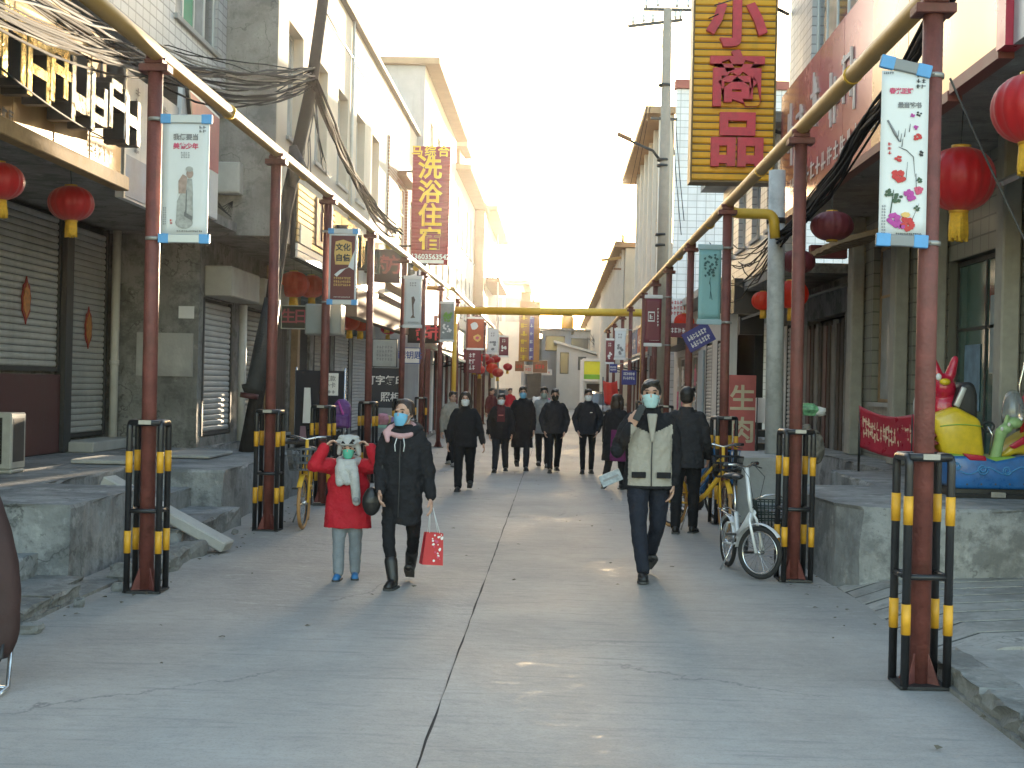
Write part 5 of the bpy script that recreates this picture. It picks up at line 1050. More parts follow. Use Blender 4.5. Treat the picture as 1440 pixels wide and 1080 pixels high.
for i, (x0, y0, x1, y1, Y1) in enumerate(((950,170,962,310,30),(945,168,958,330,30),(917,150,932,60,33),(968,10,1100,-30,12),(955,25,1010,20,20),(938,20,880,330,70),(935,30,868,345,75))):
    cable(sag_pts(W(x0,y0,33), W(x1,y1,Y1), .1), .010, WIRE, ['thin wire down from the short arm, outer','thin wire down from the short arm, inner','thin stay wire near the crossarms','top wire running from the pole towards the yellow sign','second wire running from the crossarm behind the yellow sign','outer wire running down the street from the utility pole','inner wire running down the street from the utility pole'][i], None)
w2 = thing('white_pole', 'thick white painted pole with scuffs standing on the concrete plinth', 'pole', (3.06,18.9,.86)); a = W(1088,640,18.9); a.z = .86; b_ = W(1093,240,18.9)
MB().cyl(a, b_, .125, .115, 16).build('shaft', mat('scuffed white paint', (.50,.51,.50), .6, var=.12, scale=8, stain=.5, stain_col=(.18,.17,.16)), w2); MB().lathe([(.13,-.04),(.135,0),(.13,.04)], b_-Vector((0,0,.7)), 14).build('band', STEEL_D, w2)
fl = thing('street_lamp', 'far lamp pole with two arms glowing in the low sun on the right', 'street lamp', W(872,560,62)); p = lambda x, y: W(x, y, 62)
a = p(875,595); a.z = 0; MB().cyl(a, p(876,330), .09, .06, 8).build('shaft', STEEL_D, fl); MB().bar(p(865,340), p(915,345), .09, .09).build('crossarm', BROWN, fl); MB().bar(p(845,366), p(878,362), .16, .12).build('lamp_head', PIPE_Y, fl); MB().bar(p(863,378), p(905,380), .08, .08).build('crossarm', BROWN, fl)
fl2 = thing('street_lamp', 'thin pale pole rising behind the far signs on the left', 'street lamp', W(701,560,70)); a = W(700,595,70); a.z = 0; MB().cyl(a, W(700,330,70), .06, .04, 8).build('shaft', FRAME_A, fl2); MB().bar(W(655,383,70), W(720,379,70), .06,.06).build('crossarm', STEEL_D, fl2)
for i, (x, Y, h) in enumerate(((848,96,7.6),(854,100,6.0),(838,104,5.6))):
    a = W(x, 560, Y); a.z = 0; solo(MB().cyl(a, a+Vector((.1,0,h)), .10, .07, 8).build('far_pole', STEEL_D), ['far dark pole, tallest near the yellow green shop','far dark pole, middle one near the yellow green shop','far dark pole, shortest near the yellow green shop'][i], 'pole', 'far poles')
BARK = mat('bare bark', (.10,.07,.05), .9, var=.2)
def bare_tree(x, Y, h, seed, lab):
    r = random.Random(seed); p = W(x, 560, Y); p.z = 0; t = thing('bare_tree', lab, 'tree', p, 'bare far trees'); mb = MB()
    mb.cyl(p, p+Vector((0,0,h*.4)), .14, .09, 7); mb.build('trunk', BARK, t); mb = MB()
    def br(a, d, L_, rr, n):
        b = a + d*L_; mb.cyl(a, b, rr, rr*.6, 5)
        if n == 0: return
        for _ in range(3): br(a+d*L_*r.uniform(.6,1), (d+Vector((r.uniform(-.6,.6), r.uniform(-.6,.6), r.uniform(-.1,.4)))).normalized(), L_*r.uniform(.55,.75), rr*.6, n-1)
    for _ in range(4): br(p+Vector((0,0,h*.38)), Vector((r.uniform(-.5,.5), r.uniform(-.5,.5), 1)).normalized(), h*.28, .06, 3)
    mb.build('crown', BARK, t)
bare_tree(857, 108, 6.4, 1, 'bare far tree beside the yellow green shop'); bare_tree(846, 135, 9.5, 2, 'taller bare tree behind the far houses'); bare_tree(868, 140, 9.0, 3, 'bare tree behind the far right building edge')
# ------------------------------------------------------------------ people
SKIN = mat('skin', (.50,.30,.22), .55, var=.06, scale=10, spec=.4); HAIR = mat('black hair', (.016,.013,.012), .45, var=.3, scale=40, bump=.4, bscale=60)
HAIR_B = mat('dark brown hair', (.035,.022,.017), .45, var=.3, scale=40, bump=.4, bscale=60)
def cloth(name, col, rough=.85, var=.18, scale=9, bump=.35, bscale=45, spec=.3): return mat(name, col, rough, var=var, scale=scale, bump=bump, bscale=bscale, spec=spec)
BLK = cloth('black padded cloth', (.014,.014,.017)); BLK2 = cloth('charcoal cloth', (.024,.024,.028)); JEAN = cloth('dark denim', (.016,.019,.03)); LEG = cloth('black leggings', (.010,.010,.012))
SHOE = mat('black leather', (.015,.014,.014), .4, var=.2); EYE = mat('eye', (.02,.015,.012), .2, var=0)
MASK_B = cloth('pale blue mask', (.16,.42,.62), .8, .05, bump=.1); MASK_W = cloth('white mask', (.66,.68,.68), .8, .05, bump=.1); MASK_G = cloth('green mask', (.10,.42,.30), .8, .05, bump=.1); MASK_K = cloth('black mask', (.02,.02,.02), .8, .05)
_CL = bpy.data.textures.new('cloth folds', 'CLOUDS'); _CL.noise_scale = .085; _CL.noise_depth = 2
_CL2 = bpy.data.textures.new('quilt folds', 'CLOUDS'); _CL2.noise_scale = .07; _CL2.noise_depth = 3
def skinned(mb, name, mats, parent, voxel=.012, smooth=4, disp=0.0, tex=None, matfn=None, inv=True):
    """merge overlapping closed shapes into one continuous surface"""
    me = mb.mesh(name, mats); o = bpy.data.objects.new(name, me); COL.objects.link(o)
    m = o.modifiers.new('r', 'REMESH'); m.mode = 'VOXEL'; m.voxel_size = voxel; m.use_smooth_shade = True
    if smooth: s = o.modifiers.new('s', 'SMOOTH'); s.factor = .5; s.iterations = smooth
    if disp: d = o.modifiers.new('d', 'DISPLACE'); d.texture = tex or _CL; d.strength = disp; d.mid_level = .5; d.texture_coords = 'LOCAL'
    bpy.context.view_layer.update()
    me2 = bpy.data.meshes.new_from_object(o.evaluated_get(bpy.context.evaluated_depsgraph_get()))
    me2.name = name; bpy.data.objects.remove(o)
    me2.materials.clear()
    for q in (mats if isinstance(mats, (list, tuple)) else [mats]): me2.materials.append(q)
    me2.polygons.foreach_set('use_smooth', [True]*len(me2.polygons))
    if matfn: me2.polygons.foreach_set('material_index', [matfn(p.center) for p in me2.polygons])
    o2 = bpy.data.objects.new(name, me2); COL.objects.link(o2); o2.parent = parent
    return o2
def loft(mb, rings, n=18, mi=0):
    vs = []
    for (c, rx, ry) in rings:
        for j in range(n):
            a = 2*PI*j/n; vs.append((c[0]+rx*math.copysign(abs(math.cos(a))**.9, math.cos(a)), c[1]+ry*math.copysign(abs(math.sin(a))**.9, math.sin(a)), c[2]))
    k = len(rings); fs = [(i*n+j, i*n+(j+1) % n, (i+1)*n+(j+1) % n, (i+1)*n+j) for i in range(k-1) for j in range(n)]
    mb.add(vs, fs + [tuple(range(n))[::-1], tuple(range((k-1)*n, k*n))], mi, True)
def limb(mb, pts, rs, n=12):
    mb.tube(pts, rs, n)
    for p, r in zip(pts, rs): mb.ell(p, (r,r,r), 10, 6)
def hand_geo(mb, wrist, d, palm_n, s, curl=.5, side=1):
    """palm, four unequal curled fingers and a thumb; d = along the hand, palm_n = the way the palm faces"""
    d = d.normalized(); pn = (palm_n - d*palm_n.dot(d)).normalized(); lat = d.cross(pn)*side
    L = .085*s
    for k in range(4):
        o = (k-1.5)*.0195*s; limb(mb, [wrist+lat*o*.5, wrist+d*L*.5+lat*o*.95, wrist+d*L+lat*o], [.014*s,.0135*s,.011*s], 8)
        fl = [.070,.080,.075,.058][k]*s; p = wrist+d*L+lat*o; pts = [p]; rr = [.0105*s]; a = 0
        for j, q in enumerate((.45,.32,.23)):
            a += curl*(.8 if j == 0 else 1.0); p = p + (d*math.cos(a)+pn*math.sin(a))*fl*q; pts.append(p); rr.append((.0098-.0012*j)*s)
        limb(mb, pts, rr, 8)
    b = wrist+d*L*.25-lat*.02*s; q1 = b + (d*.6-lat*.75+pn*.25).normalized()*.042*s; q2 = q1 + (d*.9-lat*.15+pn*.4).normalized()*.036*s
    limb(mb, [b, q1, q2], [.015*s,.0115*s,.009*s], 8)
def person(label, loc, rz, H, coat, trousers, shoe=SHOE, hem=.46, legs=((.18,.05),(-.16,.35)), arms=None, sh=.100, girth=1.0, vox=.014, head_turn=(0,0), mask=None, hair=HAIR, hair_style='short',
           coat_fn=None, disp=.012, coat_flare=1.0, coat_mats=None, boots=False, collar=True, leg_w=1.0, arm_w=1.0, lean=0.0, legspread=.05, glasses=False, tex=None):
    t = thing('person', label, 'person', loc); t.rotation_euler = (0,0,rz); s = H/1.7*1.05; LOCAL.add(t.name)
    V = Vector
    def P(x, f, z): return V((x, -f, z))          # x to the person's left, f forward, z up (faces -y)
    hipz, shz, nz = .525*H, .815*H, .855*H
    foot_low = 0; L1, L2 = .245*H, .235*H
    J = {}
    for k, sg in enumerate((-1, 1)):               # -1 = person's right
        sw, kb = legs[k]
        hip = P(sg*.052*H, 0, hipz); knee = hip + P(sg*.004*H, math.sin(sw)*L1, -math.cos(sw)*L1); a2 = sw-kb
        ank = knee + P(sg*(legspread-.056)*H, math.sin(a2)*L2, -math.cos(a2)*L2); J[sg] = (hip, knee, ank, a2)
    drop = min(J[-1][2].z, J[1][2].z) - .045*H
    for sg in (-1, 1): J[sg] = tuple(q - V((0,0,drop)) if isinstance(q, V) else q for q in J[sg])
    hipz -= drop; shz -= drop; nz -= drop; hz = .932*H - drop
    ln = lambda z: lean*(z-hipz)
    S = {}
    arms = arms or {}
    for sg in (-1, 1):
        ua, fa = arms.get(sg, ((.16,.10 if sg > 0 else -.12,-1),(.05,.28 if sg > 0 else .05,-1)))
        u = P(sg*ua[0], ua[1], ua[2]).normalized(); f = P(sg*fa[0], fa[1], fa[2]).normalized()
        a = P(sg*sh*H, ln(shz), shz-.012*H); e = a + u*.172*H; w = e + f*.148*H; S[sg] = (a, e, w, u, f)
    # ---- body: one continuous figure with head, neck, trunk, limbs and hands
    hc = P(0, ln(hz)+.012*H, hz); R = Matrix.Rotation(head_turn[0], 4, 'Z') @ Matrix.Rotation(head_turn[1], 4, 'X')
    hp = lambda x, f, z: hc + (R @ P(x*s, f*s, z*s))
    mb = MB()
    mb.ell(hp(0,-.012,.022), (.074*s,.090*s,.088*s), 16, 10); mb.ell(hp(0,.022,-.035), (.058*s,.068*s,.072*s), 14, 8, 0, R.to_4x4()); mb.ell(hp(0,.040,-.078), (.030*s,.03*s,.026*s), 10, 6)
    mb.ell(hp(0,.092,-.022), (.012*s,.018*s,.024*s), 8, 6); mb.ell(hp(0,.072,.022), (.045*s,.02*s,.014*s), 8, 6)
    for q in (-1, 1): mb.ell(hp(q*.076,-.01,-.012), (.010*s,.02*s,.030*s), 8, 6); mb.ell(hp(q*.04,.06,-.035), (.022*s,.02*s,.02*s), 8, 6)
    limb(mb, [P(0, ln(nz)-.01*H, shz-.02*H), hp(0,-.012,-.055)], [.040*H*.85,.033*H], 12)
    loft(mb, [(P(0,0,hipz-.04*H), .075*H,.05*H), (P(0,0,hipz+.05*H), .075*H,.052*H), (P(0,ln(shz-.1*H),shz-.1*H), .078*H,.05*H), (P(0,ln(shz),shz-.01*H), .06*H,.04*H)])
    for sg in (-1, 1):
        a, e, w, u, f = S[sg]; limb(mb, [a-V((sg*.02*H,0,.008*H)), e, w], [.020*H,.019*H,.0165*H]); hp_, kn, an, a2 = J[sg]; limb(mb, [hp_, kn, an], [.042*H,.025*H,.018*H])
        hd = arms.get('hand', {}).get(sg); hd = hd or (f, P(-sg*1.0, .1, 0), .38)
        hand_geo(mb, w, V(hd[0]), V(hd[1]), s*1.04, hd[2], sg)
    body = skinned(mb, 'body', SKIN, t, min(vox*.62, .0085), 2)
    for q in (-1, 1): MB().ell(hp(q*.031,.077,.004), (.0105*s,.007*s,.007*s), 8, 6).build('eye', EYE, t); MB().tube([hp(q*.014,.087,.024), hp(q*.034,.086,.029), hp(q*.05,.072,.022)], [.003*s,.005*s,.002*s], 5).build('eyebrow', hair, t)
    # ---- hair
    mb = MB(); mb.ell(hp(0,-.022 if hair_style != 'tied' else -.027,.040), (.082*s,.096*s,.086*s), 16, 10)
    rr = random.Random(hash(label) % 999)
    if hair_style == 'short':
        mb.ell(hp(0,-.045,-.005), (.076*s,.066*s,.07*s), 12, 8)
        for k in range(9): mb.ell(hp(rr.uniform(-.06,.06), rr.uniform(.02,.066), .082+rr.uniform(-.012,.02)), (.024*s,.03*s,.02*s), 8, 6)
        for q in (-1,1): mb.ell(hp(q*.072,.012,.02), (.012*s,.022*s,.035*s), 8, 6)
    elif hair_style == 'long':
        for q in (-1,1): limb(mb, [hp(q*.04,.045,.09), hp(q*.075,.03,.04), hp(q*.088,-.005,-.05), hp(q*.082,.0,-.13), hp(q*.07,.02,-.18)], [.03*s,.03*s,.032*s,.03*s,.016*s])
        mb.ell(hp(0,-.06,-.06), (.085*s,.05*s,.11*s), 12, 8)
    else:                                             # tied back
        mb.ell(hp(0,-.05,-.0), (.078*s,.062*s,.075*s), 12, 8); mb.ell(hp(0,-.115,.01), (.035*s,.035*s,.045*s), 8, 6)
        for q in (-1,1): mb.ell(hp(q*.076,-.0,.02), (.014*s,.03*s,.05*s), 8, 6)
    skinned(mb, 'hair', hair, t, vox*.8, 2, .008)
    # ---- mask
    if mask:
        mb = MB(); vs = []; nu, nv = 12, 8
        for j in range(nv+1):
            for i in range(nu+1):
                v = j/nv; u = (i/nu-.5)*2*(1.08+.10*math.sin(v*PI)-.42*v*v); pl = .0022*math.sin(v*PI*6)
                rx, ry = .071+pl-.012*v*v, .110+pl-.030*abs(v-.35)
                vs.append(hp(rx*math.sin(u), ry*math.cos(u)*.92+.004, -.018-.084*v+.014*math.cos(u*1.4)*(1-v)-.012*math.cos(u)*v))
        mb.add(vs, [(j*(nu+1)+i, j*(nu+1)+i+1, (j+1)*(nu+1)+i+1, (j+1)*(nu+1)+i) for j in range(nv) for i in range(nu)], 0, True)
        mk = mb.build('mask', mask, t); md = mk.modifiers.new('thick', 'SOLIDIFY'); md.thickness = .004*s; md.offset = 1
        for q in (-1,1): MB().tube([hp(q*.064,.045,-.026), hp(q*.078,.0,.012), hp(q*.08,-.018,-.01), hp(q*.062,.042,-.09)], .0022*s, 4).build('ear_loop', MASK_W, mk)
    if glasses:
        mb = MB()
        for q in (-1,1): mb.tube([hp(q*.034+.024*math.cos(a), .094, .002+.018*math.sin(a)) for a in [2*PI*i/12 for i in range(12)]], .0026*s, 4, closed=True); mb.tube([hp(q*.058,.09,.006), hp(q*.078,-.01,.008)], .0025*s, 4)
        mb.build('spectacles', SHOE, t)
    # ---- trousers and shoes
    mb = MB(); loft(mb, [(P(0,0,hipz-.05*H), .094*H*girth,.066*H), (P(0,0,hipz+.03*H), .096*H*girth,.068*H), (P(0,0,hipz+.1*H), .085*H*girth,.06*H)])
    for sg in (-1, 1):
        hp_, kn, an, a2 = J[sg]; lw = leg_w; mid = (kn+an)/2
        limb(mb, [hp_-V((0,0,.01*H)), (hp_+kn)/2, kn, mid, an+V((0,0,.012*H))], [.060*H*lw,.052*H*lw,.041*H*lw,.038*H*lw,(.034 if not boots else .026)*H*lw])
    skinned(mb, 'trousers', trousers, t, vox, 3, disp*1.5)
    for sg in (-1, 1):
        hp_, kn, an, a2 = J[sg]; tp = max(-.2, min(.7, -a2*.9)) if an.z > .055*H else 0.0
        Rf = Matrix.Rotation(-tp*.9, 4, 'X') @ Matrix.Rotation(sg*.12, 4, 'Z'); fp = lambda x, f, z: an + (Rf @ P(x*H, f*H, z*H))
        mb = MB(); mb.ell(fp(0,.035,-.018), (.026*H,.062*H,.024*H), 12, 8); mb.ell(fp(0,-.018,-.016), (.023*H,.030*H,.030*H), 10, 8); mb.ell(fp(0,.068,-.027), (.027*H,.032*H,.016*H), 10, 6); limb(mb, [an+V((0,0,.02*H)), an-V((0,0,.01*H))], [.028*H,.026*H])
        if boots: limb(mb, [an+(kn-an)*.42, an+(kn-an)*.1, an], [.036*H,.031*H,.03*H])
        sm = skinned(mb, 'shoe', shoe, t, vox*.7, 2)
        mb = MB(); mb.prism([(x*H*1.05, y*H) for x, y in ((-.022,-.048),(.022,-.048),(.027,.03),(.026,.075),(.012,.1),(-.012,.1),(-.026,.075),(-.027,.03))], Matrix.Translation(an) @ Rf @ Matrix.Scale(-1, 4, (0,1,0)) @ Matrix.Translation((0,0,-.045*H)), 0, .012*H); mb.build('sole', MAT_SOLE, sm)
    # ---- coat
    mb = MB(); hm = hem*H - drop*.0
    wz = hipz+.09*H; rings = [(P(0,0,hm), .118*H*girth*coat_flare,.092*H*coat_flare), (P(0,0,max(hm+.02, hipz-.01*H)), .116*H*girth*(.5+.5*coat_flare),.088*H), (P(0,ln(wz),wz), .106*H*girth,.080*H), (P(0,ln(shz-.13*H),shz-.13*H), .112*H*girth,.080*H), (P(0,ln(shz-.03*H),shz-.03*H), .104*H,.066*H), (P(0,ln(shz+.018*H),shz+.018*H), .062*H,.052*H)]
    loft(mb, rings)
    for sg in (-1, 1):
        a, e, w, u, f = S[sg]; limb(mb, [a-V((sg*.018*H,0,0)), a+u*.06*H, e, (e+w)/2, w-f*.006*H], [.041*H*arm_w,.042*H*arm_w,.037*H*arm_w,.034*H*arm_w,.028*H*arm_w])
    if collar: loft(mb, [(P(0,ln(nz),shz), .062*H,.055*H), (P(0,ln(nz),nz+.004*H), .049*H,.050*H), (P(0,ln(nz),nz+.012*H), .046*H,.047*H)])
    c = skinned(mb, 'coat', coat_mats or coat, t, vox, 3, disp*2.2, tex, coat_fn)
    return t, dict(P=P, S=S, J=J, hp=hp, H=H, s=s, shz=shz, hipz=hipz, nz=nz, R=R, coat=c, drop=drop)
MAT_SOLE = mat('shoe sole', (.05,.05,.05), .7, var=.1)
def carried(o, t):      # a part worn by the person
    o.parent = t; o.matrix_parent_inverse = Matrix.Identity(4); return o
def world_of(t, v): return Matrix.Translation(t.location) @ Matrix.Rotation(t.rotation_euler.z, 4, 'Z') @ Vector(v)

# woman in the long black coat
PINK_C = cloth('pale pink lining', (.50,.30,.31)); V = Vector
loc = G(563,823); 
t, k = person('woman in long black coat with pink hood lining and blue mask', loc, -.10, 1.62, BLK, LEG, boots=True, hem=.325, legs=((.30,.08),(-.20,.42)), legspread=.014, girth=1.0, vox=.010, head_turn=(-.30,-.03), mask=MASK_B, hair=HAIR_B, hair_style='tied',
              arms={1:((.20,-.05,-1),(.14,.12,-1)), -1:((.10,.1,-1),(-.15,.65,-.8))}, coat_flare=.86, disp=.018, leg_w=.86)
P, hp = k['P'], k['hp']; H = 1.62
def hood(t, k, m, r=1.0, front=True):
    P, H = k['P'], k['H']; z = k['nz']; mb = MB()
    ring = [P(.074*H*math.cos(a), -.012*H+.052*H*math.sin(a)*(-1), z-.012*H-.020*H*math.sin(a)*(-1)*1.0) for a in [2*PI*i/16 for i in range(16)]]
    mb.tube(ring, .026*H*r, 8, closed=True); mb.ell(P(0,-.075*H,z-.03*H), (.075*H,.03*H,.06*H), 12, 8)
    return skinned(mb, 'hood', m, t, .010, 2, .012)
hood(t, k, BLK, 1.15)
mb = MB(); ring = [P(.062*H*math.cos(a), .012*H-.056*H*math.sin(a)*(-1)*.9, k['nz']-.012*H-.034*H*math.sin(a)) for a in [2*PI*i/16 for i in range(16)]]
mb.tube(ring, .017*H, 8, closed=True); limb(mb, [P(-.062*H,.03*H,k['nz']-.005*H), P(-.085*H,.045*H,k['nz']-.03*H), P(-.07*H,.075*H,k['shz']-.03*H)], [.02*H,.02*H,.012*H]); skinned(mb, 'hood_lining', PINK_C, t, .009, 2, .01)
for q in (-1, 1): MB().tube([P(q*.018*H,.085*H,k['shz']-.015*H), P(q*.026*H,.098*H,k['shz']-.05*H), P(q*.022*H,.100*H,k['shz']-.085*H)], .0045, 5).build('drawstring', MASK_W, t)
MB().tube([P(0,.078*H,k['shz']-.03*H), P(.004,.100*H,k['shz']-.12*H), P(.004,.092*H,k['hipz']+.06*H), P(0,.098*H,.37*H)], .005, 5).build('zip', MAT_SOLE, t)
w_hand = world_of(t, k['S'][1][2] + k['S'][1][4]*.10)
REDB = mat('red paper bag', (.50,.02,.03), .4, var=.08, scale=6); bagc = Vector((w_hand.x+.015, w_hand.y-.02, w_hand.z-.33))
bag = thing('paper_bag', 'red paper carrier bag with white and pink dots hanging from the woman\'s hand', 'bag', bagc); r = random.Random(3)
mb = MB(); v8 = [Vector((x*(.092 if z < 0 else .075), y*(.05 if z < 0 else .035), z)) for z in (-.14, .13) for x, y in ((-1,-1),(1,-1),(1,1),(-1,1))]; Mb = Matrix.Translation(bagc) @ Matrix.Rotation(rad(22), 4, 'Z') @ Matrix.Rotation(rad(4), 4, 'Y')
mb.add([Mb @ q for q in v8], [(0,3,2,1),(0,1,5,4),(1,2,6,5),(2,3,7,6),(3,0,4,7)]); mb.build('bag_body', REDB, bag)
for i in range(26):
    x = r.uniform(-.02,.07); z = r.uniform(-.11,.12); q = r.uniform(.005,.012); Mq = Mb @ Matrix.Translation((x, -.0435+.028*z-.002, z)) @ Matrix.Rotation(PI/2, 4, 'X'); MB().prism(circ(0,0,q,q,7), Mq, 0, .002).build('dot', INK_W if i % 3 else INK_R, bag)
for y in (-.03,.03): MB().tube([Mb @ Vector((-.045,y,.13)), w_hand+Vector((-.012,y*.3,.01)), w_hand+Vector((.012,y*.3,.01)), Mb @ Vector((.045,y,.13))], .003, 5).build('handle', MASK_W, bag)
hb = thing('handbag', 'black shoulder handbag at the hip between the woman and the child', 'bag', world_of(t, P(-.155*H,.05*H,.44*H))); c = hb.location.copy()
mb = MB(); mb.ell(c, (.085,.06,.12), 14, 8); mb.ell(c+V((0,0,.06)), (.06,.045,.07), 12, 8); skinned(mb, 'bag_body', SHOE, hb, .01, 2, .008).matrix_parent_inverse = Matrix.Translation(-c)
MB().tube([c+V((.05,0,.1)), world_of(t, P(-.10*H,.05*H,.62*H)), world_of(t, P(-.115*H,.0,.80*H)), world_of(t, P(-.10*H,-.09*H,.62*H)), c+V((.04,.03,.1))], .008, 6).build('strap', SHOE, hb)

# child in red
RED_C = cloth('red quilted cloth', (.42,.012,.024), .75, .12, 5); GREY_P = cloth('grey fleece', (.20,.22,.24)); GREYW = cloth('pale grey knit', (.42,.42,.41), .9, .12, 14, .6, 60)
loc = G(487,815)
t, k = person('child in red jacket and grey trousers raising both hands to a grey eared hat', loc, .05, 1.24, RED_C, GREY_P, shoe=mat('blue trainers', (.03,.16,.38), .5, var=.25, scale=25), hem=.37, legs=((.10,.06),(-.04,.10)), legspread=.055, sh=.112, girth=1.36, arm_w=1.42, vox=.009, head_turn=(-.1,.05), mask=MASK_G, hair=HAIR, hair_style='short',
              arms={1:((.62,.70,.05),(-.50,-.15,1.0)), -1:((.62,.70,.05),(-.50,-.15,1.0)), 'hand':{1:((-.75,.2,.7),(-1,0,-.2),.6), -1:((.75,.2,.7),(1,0,-.2),.6)}}, disp=.012, leg_w=1.12, coat_flare=1.05)
P, hp, H, s = k['P'], k['hp'], 1.24, 1.24/1.7
hat = MB(); hat.ell(hp(0,-.015,.07), (.115*s,.12*s,.095*s), 18, 10); hat.ell(hp(0,.07,.055), (.10*s,.05*s,.026*s), 14, 8)
for q in (-1,1): limb(hat, [hp(q*.1,-.0,.04), hp(q*.118,.0,-.06)], [.035*s,.03*s]); hat.ell(hp(q*.07,.02,.125), (.06*s,.05*s,.032*s), 10, 6); limb(hat, [hp(q*.09,.03,.085), hp(q*.135,.03,.07)], [.034*s,.026*s])
skinned(hat, 'hat', GREYW, t, .008, 2, .010)
for q in (-1,1):
    mb = MB(); vs = [hp(q*.02,.112,.062), hp(q*.075,.095,.062), hp(q*.05,.113,.098)]; mb.add(vs + [v+(R_ if False else k['R'] @ P(0,.006,0)) for v in vs], [(0,1,2),(3,5,4),(0,3,4,1),(1,4,5,2),(2,5,3,0)]); mb.build('hat_patch', BLK, t)
sc_ = MB(); ring = [P(.066*H*math.cos(a), .012*H+.066*H*math.sin(a), k['nz']-.012*H-.012*H*math.sin(a)) for a in [2*PI*i/16 for i in range(16)]]; sc_.tube(ring, .030*H, 8, closed=True)
limb(sc_, [P(-.05*H,.075*H,k['nz']-.02*H), P(-.045*H,.10*H,k['shz']-.04*H), P(.0,.118*H,k['shz']-.11*H)], [.032*H,.036*H,.03*H]); limb(sc_, [P(.035*H,.08*H,k['nz']-.02*H), P(.05*H,.118*H,k['shz']-.07*H), P(.062*H,.122*H,k['shz']-.16*H), P(.07*H,.118*H,k['shz']-.25*H)], [.03*H,.036*H,.034*H,.03*H]); limb(sc_, [P(-.06*H,.085*H,k['shz']-.02*H), P(.05*H,.11*H,k['shz']-.03*H)], [.03*H,.03*H])
limb(sc_, [P(-.055*H,.09*H,k['shz']-.04*H), P(-.05*H,.112*H,k['shz']-.12*H)], [.033*H,.03*H])
skinned(sc_, 'scarf', GREYW, t, .008, 2, .008); MB().ell(P(.07*H,.150*H,k['shz']-.235*H), (.022*H,.008*H,.02*H), 10, 6).build('scarf_print', INK_G, t)

# man on the phone
CRM = cloth('oatmeal cloth', (.36,.33,.28), .85, .1)
loc = G(909,812)
def two_tone(c): z = c.z/1.85; ok = abs(c.x) < .20 and (.46 < z < (.715 + .05*(abs(c.x)/.2))) ; return 1 if ok else 0
t, k = person('man in black and oatmeal jacket holding a phone to his masked face', loc, .06, 1.85, BLK, JEAN, hem=.445, legs=((.34,.10),(-.16,.50)), legspread=.035, girth=1.10, vox=.011, mask=mat('pale teal mask', (.40,.58,.58), .8, var=.05), hair=HAIR, coat_mats=[BLK, CRM], coat_fn=two_tone, disp=.014, head_turn=(-.12,-.05),
              arms={-1:((.42,.30,-1),(-.62,.62,1.25)), 1:((.2,-.12,-1),(-.1,.22,-1)), 'hand':{-1:((.35,-.1,1),(.5,.6,0),.55)}})
P, hp, H = k['P'], k['hp'], 1.85
for q in (-1,1): MB().cbox(P(q*.062*H,.096*H,.515*H), (.13,.014,.055)).build('pocket_flap', BLK, t, bevel=.005)
MB().tube([P(0,.07*H,k['shz']-.02*H), P(0,.100*H,k['shz']-.13*H), P(0,.094*H,k['hipz']+.09*H), P(0,.104*H,.455*H)], .006, 5).build('zip', MAT_SOLE, t)
mb = MB(); mb.prism([(-.05,.0),(.05,.0),(.012,-.26),(-.012,-.26)], Matrix.Translation(P(0,.072*H,k['nz']-.02*H)) @ Matrix.Rotation(PI/2-.16, 4, 'X'), 0, .03); mb.build('shirt_front', CRM, t, bevel=.01)
ph = MB(); hw = k['S'][-1][2] + k['S'][-1][4]*.085; Mp = Matrix.Translation(world_of(t, hw+P(.025,.055,.06))) @ Matrix.Rotation(rad(25), 4, 'Y') @ Matrix.Rotation(rad(-25), 4, 'Z')
phone = thing('phone', 'black mobile phone held against the man\'s cheek', 'phone', Mp.translation); MB().cbox((0,0,0),(.072,.009,.15),0,Mp).build('phone_case', mat('phone black', (.012,.012,.013), .25, var=0), phone, bevel=.004); MB().cbox((0,.005,0),(.066,.002,.14),0,Mp).build('screen', GLASS, phone)
# man in black seen from behind, beside the yellow bicycle
loc = G(962,750)
t, k = person('man in black seen from behind beside the parked yellow bicycles', loc, PI-.25, 1.76, BLK2, LEG, hem=.45, legs=((.12,.05),(-.10,.08)), legspread=.05, girth=1.08, vox=.012, disp=.014, arms={1:((.2,.15,-1),(0,.6,-.7)), -1:((.2,.1,-1),(0,.6,-.7))})
# person with the plum coat behind the man on the phone
PLUM = cloth('plum cloth', (.13,.02,.09)); loc = G(864,688)
t, k = person('person in plum coat mostly hidden behind the man on the phone', loc, PI-.5, 1.62, PLUM, LEG, hem=.30, girth=1.1, hair_style='long', hair=HAIR_B, coat_flare=1.15, coat_mats=[PLUM, BLK], coat_fn=lambda c: 1 if c.z > 1.02 or c.x > .02 else 0, arms={-1:((.25,.05,-1),(.2,.2,-1))})
fo = thing('folder', 'pale printed folder held low at the phone man\'s right side', 'folder', W(859,672,12.4)); Mf = Matrix.Translation(fo.location) @ Matrix.Rotation(rad(-24), 4, 'Y'); MB().cbox((0,0,0),(.20,.02,.11),0,Mf).build('cover', mat('pale folder print', (.30,.34,.37), .5, var=.35, scale=22), fo, bevel=.003); MB().cbox((0,-.012,.0),(.15,.002,.02),0,Mf).build('print', INK_G, fo)
